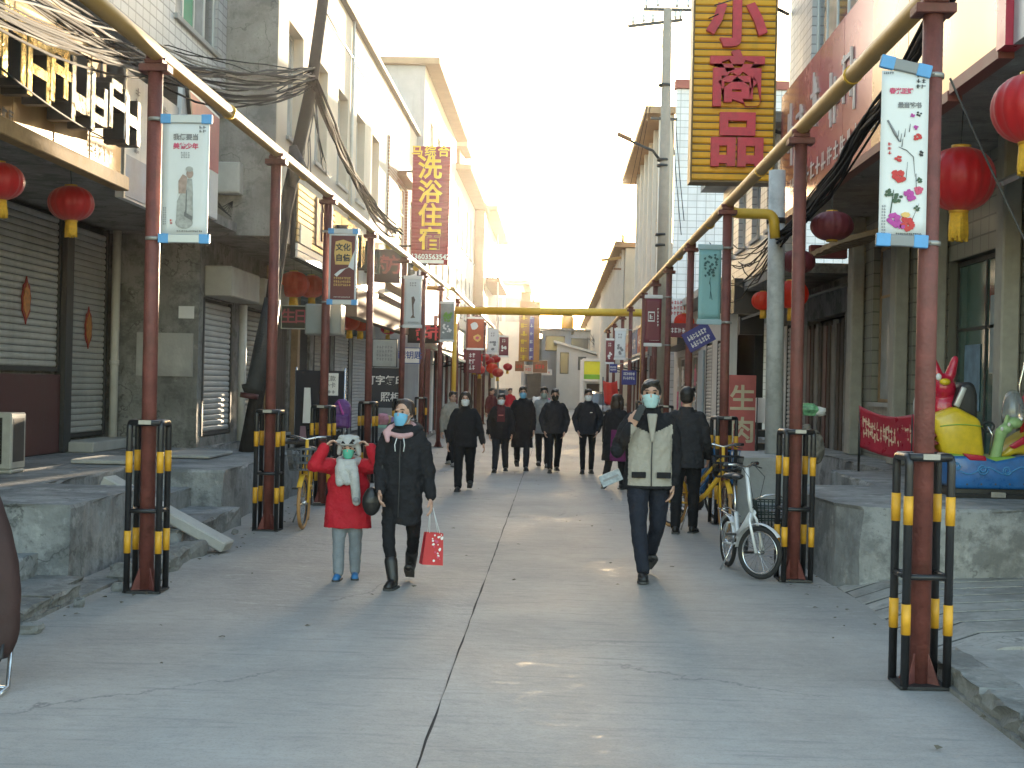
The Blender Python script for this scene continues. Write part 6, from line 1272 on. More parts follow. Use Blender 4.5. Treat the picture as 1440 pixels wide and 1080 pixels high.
# the group walking up the street
loc = G(652,690); t, k = person('woman in black with long hair and white mask walking ahead of the group', loc, 0, 1.62, BLK, LEG, hem=.44, legs=((.26,.06),(-.16,.42)), legspread=.05, girth=1.06, mask=MASK_W, hair=HAIR_B, hair_style='long', arms={1:((.3,-.05,-1),(.25,.1,-1)), -1:((.28,.1,-1),(.1,.25,-1))}, leg_w=1.15)
loc = G(634,655); t, k = person('striding person in beige jacket half hidden behind the woman with long hair', loc, .5, 1.62, cloth('beige cloth', (.30,.27,.23)), LEG, hem=.47, legs=((.42,.05),(-.38,.1)), mask=None, shoe=mat('pale trainers', (.4,.39,.37), .6, var=.1))
loc = G(703,664); t, k = person('short woman in black jacket over maroon jumper with white mask', loc, 0, 1.56, BLK, BLK2, hem=.42, legs=((.20,.05),(-.14,.22)), legspread=.065, girth=1.12, mask=MASK_W, coat_mats=[BLK, cloth('maroon jumper', (.09,.02,.028))], coat_fn=lambda c: 1 if abs(c.x) < .075 and c.y < -.02 and c.z > 1.0 else 0, leg_w=1.12, arms={1:((.3,-.02,-1),(-.05,.2,-1)), -1:((.3,-.02,-1),(-.05,.2,-1))})
MB().cbox(k['P'](0,.145,1.13),(.1,.01,.022)).build('print', NEON, t)
loc = G(733,661); t, k = person('man in long dark coat with spectacles and pale blue mask', loc, .05, 1.72, BLK, BLK2, hem=.27, legs=((-.14,.55),(.24,.06)), mask=MASK_B, glasses=True, coat_flare=1.05, girth=1.05)
loc = G(763,657); t, k = person('man in light grey jacket mostly hidden behind the man in the black mask', loc, 0, 1.70, cloth('light grey cloth', (.26,.27,.27)), BLK2, hem=.42, legs=((-.05,.3),(.1,.05)), mask=mat('sage mask', (.27,.33,.30), .8, var=.05), glasses=True, shoe=cloth('grey shoe', (.2,.2,.2)))
loc = G(778,664); t, k = person('man in black jacket with black mask walking with hands in pockets', loc, .08, 1.70, BLK2, LEG, hem=.455, legs=((.32,.06),(-.22,.24)), mask=MASK_K, sh=.104, girth=1.05, arms={1:((.32,-.12,-1),(-.25,.35,-1)), -1:((.30,-.12,-1),(-.25,.35,-1))})
loc = G(825,666); t, k = person('young man walking alone in navy black jacket with white mask', loc, 0, 1.68, cloth('navy black cloth', (.016,.019,.026)), LEG, hem=.46, legs=((.06,.02),(-.05,.08)), legspread=.05, mask=MASK_W, arms={1:((.36,-.15,-1),(-.3,.35,-1)), -1:((.36,-.15,-1),(-.3,.35,-1))}, leg_w=.88)
MB().cbox(k['P'](.06,.135,1.22),(.05,.008,.012)).build('badge', INK_W, t)
loc = G(716,607); t, k = person('far person in red jacket behind the group', loc, .3, 1.60, RED_C, LEG, vox=.02)
loc = G(690,612); t, k = person('far person in maroon jacket under the red lanterns', loc, .8, 1.60, cloth('maroon cloth', (.10,.02,.02)), LEG, vox=.02)
loc = G(868,604); t, k = person('far person in dark coat beside the red cloth flag', loc, -.3, 1.65, BLK2, LEG, vox=.02)
# ------------------------------------------------------------------ bicycles
RUBBER = mat('tyre rubber', (.02,.02,.02), .8, var=.15); SILV = mat('silver bicycle paint', (.70,.71,.72), .35, .15, var=.06); CHR = mat('bright steel', (.62,.62,.62), .22, .9, var=.05)
YBIKE = mat('yellow bicycle paint', (.70,.40,.03), .4, var=.08); BBIKE = mat('blue bicycle plastic', (.04,.18,.42), .4, var=.08); PLB = mat('black plastic', (.022,.022,.024), .5, var=.15); ORT = mat('orange tyre wall', (.42,.22,.08), .7, var=.1)
def wheel(t, c, r, steer, tyre, rim, tw=.022, spokes=20):
    """wheel in the local y-z plane (bicycle heads to -y)"""
    M = Matrix.Translation(c) @ Matrix.Rotation(steer, 4, 'Z'); ring = lambda q, n=36: [M @ Vector((0, q*math.cos(2*PI*i/n), q*math.sin(2*PI*i/n))) for i in range(n)]
    w = MB().tube(ring(r-tw), tw, 8, closed=True).build('wheel', tyre, t); MB().tube(ring(r-2*tw-.006), .011, 6, closed=True).build('rim', rim, w)
    mb = MB()
    for i in range(spokes):
        a = 2*PI*i/spokes; mb.tube([M @ Vector((.012*(-1)**i, .02*math.cos(a+.5), .02*math.sin(a+.5))), M @ Vector((0, (r-2*tw-.01)*math.cos(a), (r-2*tw-.01)*math.sin(a)))], .0022, 3, caps=False)
    mb.build('spokes', CHR, w); MB().cyl(M @ Vector((-.045,0,0)), M @ Vector((.045,0,0)), .022, None, 10).build('hub', CHR, w)
def bicycle(label, loc, rz, r=.25, wb=1.0, frame=SILV, tyre=RUBBER, rim=CHR, steer=0.0, seat_h=.88, bar_h=.98, basket=None, folding=True, guard=True, rear_rack=False, lean=0.0, group=None, seat=PLB, bar_w=.26, basket_side='back'):
    t = thing('bicycle', label, 'bicycle', (0,0,0), group); V = Vector; fw, rw_ = V((0,-wb/2,r)), V((0,wb/2,r)); bb = V((0,.06,r+.03))
    head0, head1 = V((0,-wb/2+.10,r*2+.12)), V((0,-wb/2+.13,r*2+.24)) if folding else V((0,-wb/2+.16,r*2+.26)); st = V((0,.20,.56)); seat_c = V((0,.27,seat_h))
    mb = MB()
    if folding: mb.tube([head0, V((0,-.05,r+.17)), V((0,.14,r+.10))], [.032,.036,.03], 10).tube([bb, V((0,.14,r+.12)), st], .022, 10)
    else: mb.tube([head0, V((0,-.12,r+.14)), bb], .03, 10).tube([head1, st-V((0,0,.12))], .02, 8).tube([bb, st], .022, 10)
    for x in (-.05,.05): mb.tube([bb, V((x,.2,r+.01)), rw_+V((x,0,0))], .012, 6).tube([st-V((0,0,.1)), V((x,.3,.45)), rw_+V((x,0,0))], .010, 6)
    mb.build('frame', frame, t)
    MB().cyl(st-V((0,0,.1)), seat_c-V((0,0,.03)), .016, None, 8).build('seat_post', CHR, t)
    sd_ = MB(); sd_.ell(seat_c+V((0,.05,0)), (.105,.10,.035), 14, 8); sd_.ell(seat_c+V((0,-.06,.0)), (.045,.13,.028), 12, 8); sd_.build('saddle', seat, t)
    Ms = Matrix.Translation(V((0,-wb/2+.08,0))) @ Matrix.Rotation(steer, 4, 'Z') @ Matrix.Translation(-V((0,-wb/2+.08,0)))
    mb = MB(); top = V((0,-wb/2+.17,bar_h)); mb.tube([Ms @ head0, Ms @ head1, Ms @ top], .020, 10)
    for x in (-.055,.055): mb.tube([Ms @ head0, Ms @ V((x,-wb/2+.085,r*2+.05)), Ms @ (fw+V((x,0,0)))], .014, 8)
    mb.build('fork', frame, t)
    hb_ = MB().tube([Ms @ (top+V((-bar_w,.07,.03))), Ms @ (top+V((-.12,.02,.03))), Ms @ top, Ms @ (top+V((.12,.02,.03))), Ms @ (top+V((bar_w,.07,.03)))], .013, 8).build('handlebar', CHR, t)
    for q in (-1,1):
        MB().cyl(Ms @ (top+V((q*bar_w*1.0,.07,.03))), Ms @ (top+V((q*bar_w*.55,.045,.03))), .019, None, 8).build('grip', PLB, hb_); MB().tube([Ms @ (top+V((q*bar_w*.5,.03,.02))), Ms @ (top+V((q*bar_w*.6,-.03,0))), Ms @ (top+V((q*bar_w*.9,.0,-.01)))], .006, 5).build('brake_lever', PLB, hb_)
    wheel(t, Ms @ fw, r, steer, tyre, rim); wheel(t, rw_, r, 0, tyre, rim)
    for nm, c, stv, a0, a1 in (('mudguard', Ms @ fw, steer, .1, 2.5), ('mudguard', rw_, 0, .3, 2.9)):
        if guard:
            M = Matrix.Translation(c) @ Matrix.Rotation(stv, 4, 'Z'); mb = MB(); n = 16; vs = []
            for i in range(n+1):
                a = a0+(a1-a0)*i/n
                for x, q in ((-.03,.0),(0,.012),(.03,.0)): vs.append(M @ V((x, (r+.018+q)*math.cos(a), (r+.018+q)*math.sin(a))))
            mb.add(vs, [(i*3+j, i*3+j+1, i*3+j+4, i*3+j+3) for i in range(n) for j in range(2)], 0, True); mb.build(nm, frame, t)
    ck = MB().lathe([(.02,-.006),(.085,-.004),(.085,.004),(.02,.006)], bb+V((.06,0,0)), 20, M=Matrix.Rotation(PI/2, 4, 'Y')).build('chainring', PLB, t)
    for q in (-1,1): a = V((q*.075, q*.12, -q*.10)); MB().bar(bb+V((q*.07,0,0)), bb+a, .018, .012).build('crank', CHR, ck); MB().cbox(bb+a+V((q*.05,0,0)), (.09,.07,.022)).build('pedal', PLB, ck)
    MB().tube([bb+V((.06,-.0,.082)), rw_+V((.06,0,.04))], .006, 4).tube([bb+V((.06,0,-.082)), rw_+V((.06,0,-.04))], .006, 4).build('chain', STEEL_D, t)
    MB().tube([bb+V((-.05,.06,-.02)), V((-.16,.14,.01))], .010, 6).build('kickstand', CHR, t)
    for q in (-1,1): MB().tube([Ms @ (top+V((q*.1,.0,.03))), Ms @ (top+V((q*.12,-.12,-.08))), Ms @ (head1+V((q*.03,-.08,-.05))), V((q*.02,0,r+.2))], .004, 4).build('brake_cable', PLB, t)
    if rear_rack: MB().tube([V((-.05,.22,.52)), V((-.06,.62,.56)), V((.06,.62,.56)), V((.05,.22,.52))], .009, 6).tube([V((-.06,.55,.56)), rw_+V((-.06,0,.02))], .007, 5).tube([V((.06,.55,.56)), rw_+V((.06,0,.02))], .007, 5).build('rack', CHR, t)
    if basket is not None:
        cy = -wb/2-.06; z0, z1 = bar_h-.34, bar_h-.10; mb = MB()
        for z, s_ in ((z0,.8),(z0+.08,.87),(z0+.16,.93),(z1,1.0)): mb.tube([Ms @ V((x*.17*s_, cy+y*.12*s_, z)) for x, y in ((-1,-1),(1,-1),(1,1),(-1,1))], .008, 4, closed=True)
        for i in range(7):
            for y in (-1,1): x = -1+i/3; mb.tube([Ms @ V((x*.17*.8, cy+y*.12*.8, z0)), Ms @ V((x*.17, cy+y*.12, z1))], .006, 4)
            if i < 5:
                for x in (-1,1): y = -1+i/2; mb.tube([Ms @ V((x*.17*.8, cy+y*.12*.8, z0)), Ms @ V((x*.17, cy+y*.12, z1))], .006, 4)
        mb.box(-.12,.12,cy-.085,cy+.085,z0-.004,z0+.004,0,Ms); mb.build('basket', basket, t)
    t.location = loc; t.rotation_euler = (0, lean, rz)
    return t
pf, pb_ = G(1068,811), G(1027,795)
bicycle('white folding bicycle with dark basket parked against the cage and plinth', Vector((1.80,12.95,0)), rad(9), r=.245, wb=.88, steer=rad(36), seat_h=.90, bar_h=1.02, frame=SILV, rear_rack=True)
bk = thing('wire_basket', 'dark green wire basket hung beside the white folding bicycle', 'basket', W(1083,722,12.9)); c = bk.location; mb = MB()
for z, q in ((-.12,.8),(-.06,.86),(0,.93),(.06,.97),(.12,1.0)): mb.tube([c+Vector((x*.15*q, y*.12*q, z)) for x, y in ((-1,-1),(1,-1),(1,1),(-1,1))], .006, 4, closed=True)
for i in range(9):
    x = -1+i/4
    for y in (-1,1): mb.tube([c+Vector((x*.15*.8, y*.12*.8, -.12)), c+Vector((x*.15, y*.12, .12))], .005, 4)
    for x2 in (-1,1): mb.tube([c+Vector((x2*.15*.8, x*.12*.8, -.12)), c+Vector((x2*.15, x*.12, .12))], .005, 4)
mb.box(c.x-.12,c.x+.12,c.y-.095,c.y+.095,c.z-.124,c.z-.116); mb.build('mesh', mat('dark green wire', (.015,.03,.025), .5, var=.15), bk)
MB().tube([c+Vector((-.15,0,.12)), c+Vector((-.05,0,.17)), c+Vector((.08,0,.18)), c+Vector((.15,0,.12))], .008, 6).build('handle', CHR, bk)
bicycle('yellow hire bicycle with orange tyres parked behind the man in black', Vector((1.78,16.6,0)), rad(35), r=.32, wb=1.05, frame=YBIKE, tyre=ORT, rim=PLB, steer=rad(-30), seat_h=.92, bar_h=1.05, folding=False, basket=PLB)
bicycle('blue and white hire bicycle between the yellow one and the third right cage', Vector((2.0,18.4,0)), rad(20), r=.31, wb=1.05, frame=BBIKE, rim=CHR, steer=rad(15), seat_h=.9, bar_h=1.04, folding=False, basket=BBIKE)
bicycle('yellow hire bicycle facing the camera beside the left concrete block', Vector((-2.98,16.2,0)), rad(8), r=.31, wb=1.05, frame=YBIKE, tyre=ORT, rim=PLB, steer=rad(-8), seat_h=.9, bar_h=1.04, folding=False, basket=mat('grey plastic basket', (.12,.125,.13), .6, var=.15))
bicycle('dark bicycle with black saddle parked behind the child', Vector((-3.25,19.9,0)), rad(-20), r=.31, wb=1.05, frame=PLB, steer=rad(10), folding=False)
bicycle('dark bicycle under the white long banner', Vector((-3.0,26.2,0)), rad(15), r=.31, wb=1.05, frame=PLB, folding=False, basket=PLB)
# quilted scooter cover at the left edge
qt = thing('scooter', 'parked scooter wrapped in a brown quilted wind cover at the left edge', 'scooter', (-3.15,7.4,0)); QM = mat('brown quilted cover', (.045,.020,.018), .7, var=.25, scale=6, bump=.5, bscale=9)
mb = MB(); vs = []; nu, nv = 14, 22
for j in range(nv+1):
    v = j/nv; z = .20+.86*v; wd = .30*(1-.52*max(0,(v-.35)/.65)**1.8)*(1-.22*max(0,(.16-v)/.16)**2)
    for i in range(nu+1):
        u = i/nu*2-1; pf_ = .012*abs(math.sin(u*7))*abs(math.sin(v*16)); vs.append((-3.24+u*wd, 7.2+.16*u*u-pf_+.05*v, z-.03*(1-u*u)*(1-v)))
mb.add(vs, [(j*(nu+1)+i, j*(nu+1)+i+1, (j+1)*(nu+1)+i+1, (j+1)*(nu+1)+i) for j in range(nv) for i in range(nu)], 0, True); o = mb.build('wind_cover', QM, qt); md = o.modifiers.new('thick', 'SOLIDIFY'); md.thickness = .035
MB().tube([Vector(vs[i])+Vector((0,-.012,0)) for i in list(range(0, nu+1))] + [Vector(vs[(nu+1)*(j+1)-1])+Vector((.004,-.01,0)) for j in range(1, nv+1)], .008, 6).build('piping', mat('grey piping', (.25,.24,.22), .6), qt)
MB().tube([(-3.02,7.5,.36),(-3.00,7.42,.14),(-2.985,7.36,.012),(-2.97,7.2,.01)], .014, 8).tube([(-3.20,7.5,.36),(-3.21,7.42,.14),(-3.2,7.36,.012),(-2.985,7.36,.012)], .012, 8).build('stand', CHR, qt)
MB().tube([(-2.99,7.3,.30),(-2.985,7.26,.20),(-3.0,7.25,.17)], .012, 5).build('strap', PLB, qt)
for x in (-3.62, -4.78): MB().tube([(x+.21*math.cos(2*PI*i/24), 7.55, .24+.21*math.sin(2*PI*i/24)) for i in range(24)], .045, 8, closed=True).build('wheel', RUBBER, qt)
MB().tube([(-3.62,7.55,.24),(-3.5,7.55,.6),(-3.6,7.55,1.0)], .04, 8).build('fork', PLB, qt); MB().tube([(-3.6,7.3,1.02),(-3.55,7.55,1.03),(-3.6,7.8,1.02)], .016, 8).build('handlebar', PLB, qt)
MB().box(-4.8,-3.7,7.42,7.68,.25,.34).build('footboard', PLB, qt, bevel=.02); MB().box(-4.95,-4.2,7.4,7.7,.5,.74).build('seat', PLB, qt, bevel=.05)
# air conditioner
ac = thing('air_conditioner', 'old air conditioner outdoor unit standing on the left terrace', 'air conditioner', W(8,655,14.8)); a, b_ = W(-42,655,14.8), W(37,580,14.8)
MB().box(a.x,b_.x,14.4,14.8,.70,b_.z).box(a.x,b_.x-.0,14.42,14.78,.655,.698).build('case', mat('aged cream enamel', (.38,.37,.33), .5, var=.15, stain=.3), ac, bevel=.015)
MB().box(b_.x-.36,b_.x-.10,14.385,14.398,.76,b_.z-.05).build('grille_back', DARK, ac); mb = MB()
for k in range(12): mb.box(b_.x-.36,b_.x-.10,14.37,14.384,.77+.04*k,.778+.04*k)
mb.build('grille', PLB, ac); MB().box(b_.x-.02,b_.x+.002,14.45,14.75,.78,b_.z-.06).build('side_vent', FRAME_D, ac)
# ------------------------------------------------------------------ left stalls
st = thing('stall', 'dark folding stall with hanging goods beside the yellow bicycle on the left', 'stall', (-4.3,21.8,.16)); a, b_ = W(414,640,22), W(485,522,22)
MB().box(a.x,b_.x,21.98,22.05,.2,b_.z).build('back_panel', mat('blue black cloth', (.018,.018,.026), .7, var=.2), st)
for x in (a.x, b_.x): MB().cyl((x,22.0,.1),(x,22.0,b_.z+.05),.02,None,6).build('upright', CHR, st)
MB().box(a.x,b_.x,21.2,21.95,.72,.76).build('table_top', DARKB, st)
for x in (a.x+.05, b_.x-.05): MB().cyl((x,21.25,.1),(x,21.25,.72),.018,None,6).build('leg', STEEL_D, st)
for i, (x, y, w_, h_, m_, nm) in enumerate(((432,570,14,50,FRAME_W,'white long strip hung on the dark stall'),(426,612,12,26,mat('mauve cloth', (.26,.16,.2), .8),'mauve cloth strip low on the dark stall'))):
    p = W(x,y,21.9); s_ = 21.9/1900; o = thing('hanging_goods', nm, 'goods', p); mb = MB(); mb.prism([(-w_*s_*.3,h_*s_/2),(w_*s_*.3,h_*s_/2),(w_*s_*.5,-h_*s_/2),(-w_*s_*.4,-h_*s_/2)], face_cam(p), 0, .03); mb.build('cloth', m_, o)
p = W(481,583,20.6); pbag = thing('backpack', 'purple and magenta backpack hanging at the dark stall', 'bag', p); mb = MB(); mb.box(p.x-.13,p.x+.13,20.5,20.68,p.z-.2,p.z+.14); mb.ell(p+Vector((0,0,.12)), (.13,.09,.12), 12, 8); mb.box(p.x-.10,p.x+.11,20.42,20.52,p.z-.18,p.z+.0)
o = skinned(mb, 'bag_body', mat('purple nylon', (.13,.04,.19), .55, var=.2), pbag, .012, 5, .03); o.matrix_parent_inverse = Matrix.Translation(-p); MB().tube([p+Vector((-.05,-.05,.2)), p+Vector((.02,-.13,.05)), p+Vector((.1,-.08,-.2))], .02, 6).build('strap', mat('magenta strap', (.42,.06,.30), .6), pbag)
gt = thing('goods_table', 'low table of coloured small goods behind the woman with the blue mask', 'table', W(545,600,24.5)); a, b_ = W(516,612,24.5), W(572,575,24.5); MB().box(a.x,b_.x,24.3,25.1,b_.z-.35,b_.z-.30).build('table_top', mat('mint table cloth', (.28,.48,.40), .7, var=.1), gt)
for x in (a.x+.04, b_.x-.04): MB().cyl((x,24.4,.16),(x,24.4,b_.z-.35),.018,None,6).build('leg', STEEL_D, gt)
r = random.Random(8); GC = [mat('goods %s' % n_, c_, .5, var=.15) for n_, c_ in (('violet',(.22,.14,.34)),('cream',(.5,.47,.36)),('mint',(.25,.45,.38)),('pink',(.5,.2,.26)),('tan',(.36,.24,.12)))]
for i in range(9):
    x = a.x+.08+(b_.x-a.x-.16)*i/8; s_ = r.uniform(.05,.1); q = Vector((x, 24.5+r.uniform(-.1,.4), b_.z-.30+s_))
    t = thing('parcel', '%s rounded parcel, %s on the mint table' % (['violet','cream','mint','pink','tan'][i % 5], ['at the left end','second from the left','third from the left','fourth from the left','in the middle','fifth from the right end','third from the right','second from the right','at the right end'][i]), 'parcel', q, 'goods on the mint table'); stone('wrap', q, (s_*2,s_*2,s_*2), 200+i, GC[i % 5], t)
# ------------------------------------------------------------------ right terrace: ride, banner, sacks
Y0 = 13.35; rd = thing('kiddie_ride', 'coin operated children\'s ride with blue wave base, yellow body and red seat figure', 'kiddie ride', W(1400,690,Y0)); px = lambda x, y, d=0.0: W(x, y, Y0+d)
BLUE = mat('glossy blue fibreglass', (.02,.13,.38), .3, var=.25, scale=9, coat=.2, stain=.4, stain_col=(.05,.10,.18)); YEL = mat('glossy yellow fibreglass', (.66,.46,.02), .32, var=.2, scale=9, coat=.2, stain=.45, stain_col=(.42,.30,.05)); REDF = mat('glossy red fibreglass', (.45,.012,.04), .28, var=.1, coat=.3); GRN = mat('pale green fibreglass', (.30,.46,.20), .35, var=.12); LIME = mat('lime edge paint', (.22,.38,.06), .35)
def sil(pts, d0, d1, m, nm, parent=rd, bev=.03):
    """outline measured in the photo, given real thickness across the platform"""
    vs = [px(x, y) for x, y in pts]; n = len(vs); k = MB(); k.add([Vector((v.x, Y0+d, v.z)) for d in (d0, d1) for v in vs], [tuple(range(n)), tuple(range(n, 2*n))[::-1]] + [(i, n+i, n+(i+1) % n, (i+1) % n) for i in range(n)])
    o = k.build(nm, m, parent); md = o.modifiers.new('bevel', 'BEVEL'); md.width = bev; md.segments = 3; md.limit_method = 'ANGLE'; md.angle_limit = rad(40)
    for p in o.data.polygons: p.use_smooth = True
    return o
sil([(1342,700),(1342,684),(1500,684),(1500,700)], .02, .55, PLB, 'chassis', bev=.01)
hull = sil([(1330,640),(1332,682),(1345,687),(1500,690),(1500,643),(1440,640),(1400,648),(1380,641)], -.04, .62, BLUE, 'hull', bev=.035)
for cx, cy, s_ in ((1345,655,6),(1382,660,8),(1416,662,7)):
    mb = MB(); mb.tube([px(cx+s_*(1-.75*i/18)*math.cos(i*.62), cy+s_*(1-.75*i/18)*math.sin(i*.62), -.045) for i in range(19)], .009, 5); mb.build('wave_scroll', mat('light blue relief', (.06,.24,.50), .3), hull)
mb = MB(); mb.tube([px(1350+i*6, 662+5*math.sin(i*.75), -.043) for i in range(20)], .008, 5); mb.build('wave_line', MATS['light blue relief'], hull)
body = sil([(1311,585),(1345,571),(1381,590),(1387,646),(1328,641)], .0, .56, YEL, 'yellow_body', bev=.06)
sil([(1308,596),(1321,603),(1312,607),(1324,613),(1313,617),(1325,624),(1314,628),(1328,640),(1306,640)], .06, .5, mat('dark red fin paint', (.16,.02,.02), .35), 'tail_fins', bev=.01)
sil([(1352,637),(1384,641),(1386,648),(1362,647)], -.05, .0, REDF, 'red_step', bev=.012); sil([(1332,637),(1388,643),(1440,642),(1500,640),(1500,648),(1440,652),(1395,656),(1332,645)], -.02, .6, LIME, 'lime_band', bev=.02)
sil([(1436,640),(1405,648),(1428,624),(1450,610),(1500,590),(1500,645)], .1, .5, YEL, 'front_arch', bev=.05); sil([(1422,628),(1446,612),(1450,622),(1430,632)], .06, .1, REDF, 'red_stripe', bev=.01)
bk_ = sil([(1343,572),(1356,542),(1366,536),(1376,540),(1380,556),(1380,592)], .1, .5, PLB, 'seat_back', bev=.05); sil([(1344,570),(1356,543),(1363,546),(1352,574)], .06, .1, FRAME_A, 'seat_edge', bev=.012)
MB().tube([px(x, 600+3*math.sin(x*.05), -.004) for x in range(1322, 1384, 6)], .006, 5).build('seam_line', LIME, body)
for x in range(1340, 1441, 20): MB().cyl(px(x,681,-.05), px(x,681,-.035), .009, None, 8).build('bolt', STEEL_D, hull)
MB().tube([px(1392,640,.12), px(1396,612,.12), px(1389,600,.12)], .014, 6).build('steering_column', CHR, rd); MB().tube([px(1389+9*math.cos(a), 600+7*math.sin(a), .12) for a in [2*PI*i/14 for i in range(14)]], .011, 6, closed=True).build('steering_wheel', PLB, rd)
MB().cbox(px(1404,696,-.07), (.14,.01,.05)).build('coin_plate', CHR, rd)
fig = MB(); fig.ell(px(1328,575,.3), (.17,.15,.22), 14, 10); fig.ell(px(1327,545,.25), (.12,.12,.12), 14, 8)
for x0, x1, y1 in ((1322,1313,508),(1331,1343,505)): limb(fig, [px(x0,540,.25), px((x0+x1)/2,525,.25), px(x1,y1,.25)], [.05,.055,.035], 10)
o = skinned(fig, 'red_figure', REDF, rd, .014, 3); o.matrix_parent_inverse = Matrix.Translation(-rd.location)
MB().ell(px(1329,537,.12), (.055,.05,.035), 12, 8).build('yellow_muzzle', YEL, rd); MB().ell(px(1320,530,.13), (.03,.03,.035), 10, 8).build('white_eye', FRAME_W, rd); MB().ell(px(1292,572,.35), (.06,.05,.14), 10, 8).build('grey_wing', FRAME_A, rd)
fg = MB(); limb(fig := MB(), [px(1400,642,.05), px(1405,620,.02), px(1408,608,.0)], [.055,.05,.06], 12); fig.ell(px(1414,603,-.02), (.07,.06,.05), 12, 8); fig.ell(px(1425,595,.05), (.09,.08,.06), 12, 8); limb(fig, [px(1412,600,0), px(1417,586,0)], [.018,.022], 8)
o = skinned(fig, 'green_figure', GRN, rd, .010, 2); o.matrix_parent_inverse = Matrix.Translation(-rd.location)
for x, y in ((1409,603),(1419,597)): MB().ell(px(x,y,-.07), (.016,.014,.02), 8, 6).build('eye', FRAME_W, rd)
CLR = mat('clear plastic dome', (.55,.58,.60), .12, var=0, spec=.8, trans=.75); MB().lathe([(.10,0),(.11,.1),(.10,.2),(.07,.29),(.02,.33)], px(1424,595,.15), 16).build('clear_dome', CLR, rd)
MB().tube([px(1436,625,.3), px(1440,560,.3), px(1452,540,.3)], .022, 8).build('red_post', REDF, rd); MB().tube([px(1432,600,.3), px(1434,540,.3), px(1445,495,.3), px(1470,480,.3)], .012, 6).build('wire_hoop', CHR, rd)
sil([(1338,693),(1338,703),(1500,706),(1500,697)], -.06, .0, DARK, 'floor_skirt', bev=.006)
rb = thing('street_banner', 'glossy red cloth banner with lettering sagging on a low frame on the right terrace', 'banner', W(1247,640,16.4)); mb = MB(); vs = []; nu, nv = 24, 10
def rb_pt(u, v): x = 1208+78*u; yt = 570+12*(1-(1-u)**2)+6*math.sin(PI*u); yb = 628+20*u+4*math.sin(PI*u); p = W(x, yt+(yb-yt)*(1-v), 16.4+.9*(1-u)); p.y += .06*math.sin(u*PI)*math.sin(v*PI)+.012*math.sin(u*17+v*5); return p
for j in range(nv+1):
    for i in range(nu+1): vs.append(rb_pt(i/nu, j/nv))
REDN = mat('glossy red banner vinyl', (.36,.025,.045), .3, var=.12, scale=5, bump=.25, bscale=7); mb.add(vs, [(j*(nu+1)+i, j*(nu+1)+i+1, (j+1)*(nu+1)+i+1, (j+1)*(nu+1)+i) for j in range(nv) for i in range(nu)], 0, True); o = mb.build('sheet', REDN, rb); md = o.modifiers.new('thick', 'SOLIDIFY'); md.thickness = .004
r = random.Random(14); mb = MB()
for row in (.66,.42):
    for i in range(17):
        u0 = .06+i*.053
        for k in range(4):
            u, v = u0+r.uniform(0,.03), row+r.uniform(-.07,.07)-.25*(u0-.5)**2*0; w_, h_ = (.034,.045) if k % 2 else (.011,.20)
            q = [rb_pt(u+du*w_, v+dv*h_) - Vector((0,.008+.0008*k,0)) for du, dv in ((0,-.5),(1,-.5),(1,.5),(0,.5))]; mb.add(q, [(0,1,2,3)])
mb.build('lettering', mat('painted glint print', (.70,.52,.36), .4, var=.1), rb)  # gold tone puts the sun glint into the letter colour
for u in (.02,.98): p = rb_pt(u, 1); MB().cyl((p.x,p.y+.02,.74),(p.x,p.y+.02,p.z),.016,None,6).build('frame_post', STEEL_D, rb)
SACK = mat('woven sack', (.26,.235,.20), .85, var=.2, scale=12, bump=.6)
for i, (x, y, w_, h_) in enumerate(((1134,612,.15,.27),(1146,606,.14,.23),(1128,628,.13,.16))):
    p = W(x,y,18.5); p.z = .74+h_; t = thing('sack', ['tall woven sack with green bag on top beside the second right post','upright woven sack, right one beside the dark board door','low woven sack in front of the two taller ones'][i], 'sack', p, 'sacks on the right terrace'); mb = MB(); mb.ell(p, (w_,w_*.8,h_), 14, 10); mb.ell(p+Vector((0,0,h_*.8)), (w_*.5,w_*.5,h_*.3), 10, 8); o = skinned(mb, 'sack_body', SACK, t, .014, 2, .05); o.matrix_parent_inverse = Matrix.Translation(-p)
    MB().tube([p+Vector((w_*.42*math.cos(a), w_*.42*math.sin(a), h_*.9)) for a in [2*PI*k/10 for k in range(10)]], .012, 5, closed=True).build('tie', PLB, t)
p = W(1137,576,18.4); gb = thing('plastic_bag', 'green and white plastic bag lying on the tall sack', 'bag', p); stone('film', p, (.26,.2,.16), 77, mat('green white film', (.18,.42,.22), .4, var=.6, scale=14), gb); stone('film', p+Vector((.14,.0,-.02)), (.18,.15,.12), 78, FRAME_W, gb)
mt = thing('bench_rack', 'dark metal rack with white tray behind the red upright board', 'rack', W(1078,600,21.0)); a, b_ = W(1062,632,21), W(1086,560,21)
MB().box(a.x,b_.x,20.8,21.2,a.z+.42,b_.z).build('white_tray', FRAME_W, mt); MB().box(a.x,b_.x,20.85,21.2,a.z,a.z+.1).box(a.x,b_.x,20.85,21.2,a.z+.2,a.z+.3).build('shelf', PLB, mt)
for x in (a.x,b_.x): MB().cyl((x,20.85,.18),(x,20.85,b_.z),.02,None,6).build('leg', STEEL_D, mt)
wt = thing('market_stall', 'grey topped market stall behind the man in black', 'stall', W(975,615,24)); a, b_ = W(935,640,24), W(1012,606,24); MB().box(a.x,b_.x,23.8,24.8,b_.z-.08,b_.z).build('table_top', CONC_L, wt); MB().box(a.x+.04,b_.x-.04,23.85,24.7,.18,b_.z-.085).build('cupboard', mat('grey stall board', (.22,.24,.24), .7, var=.2), wt)
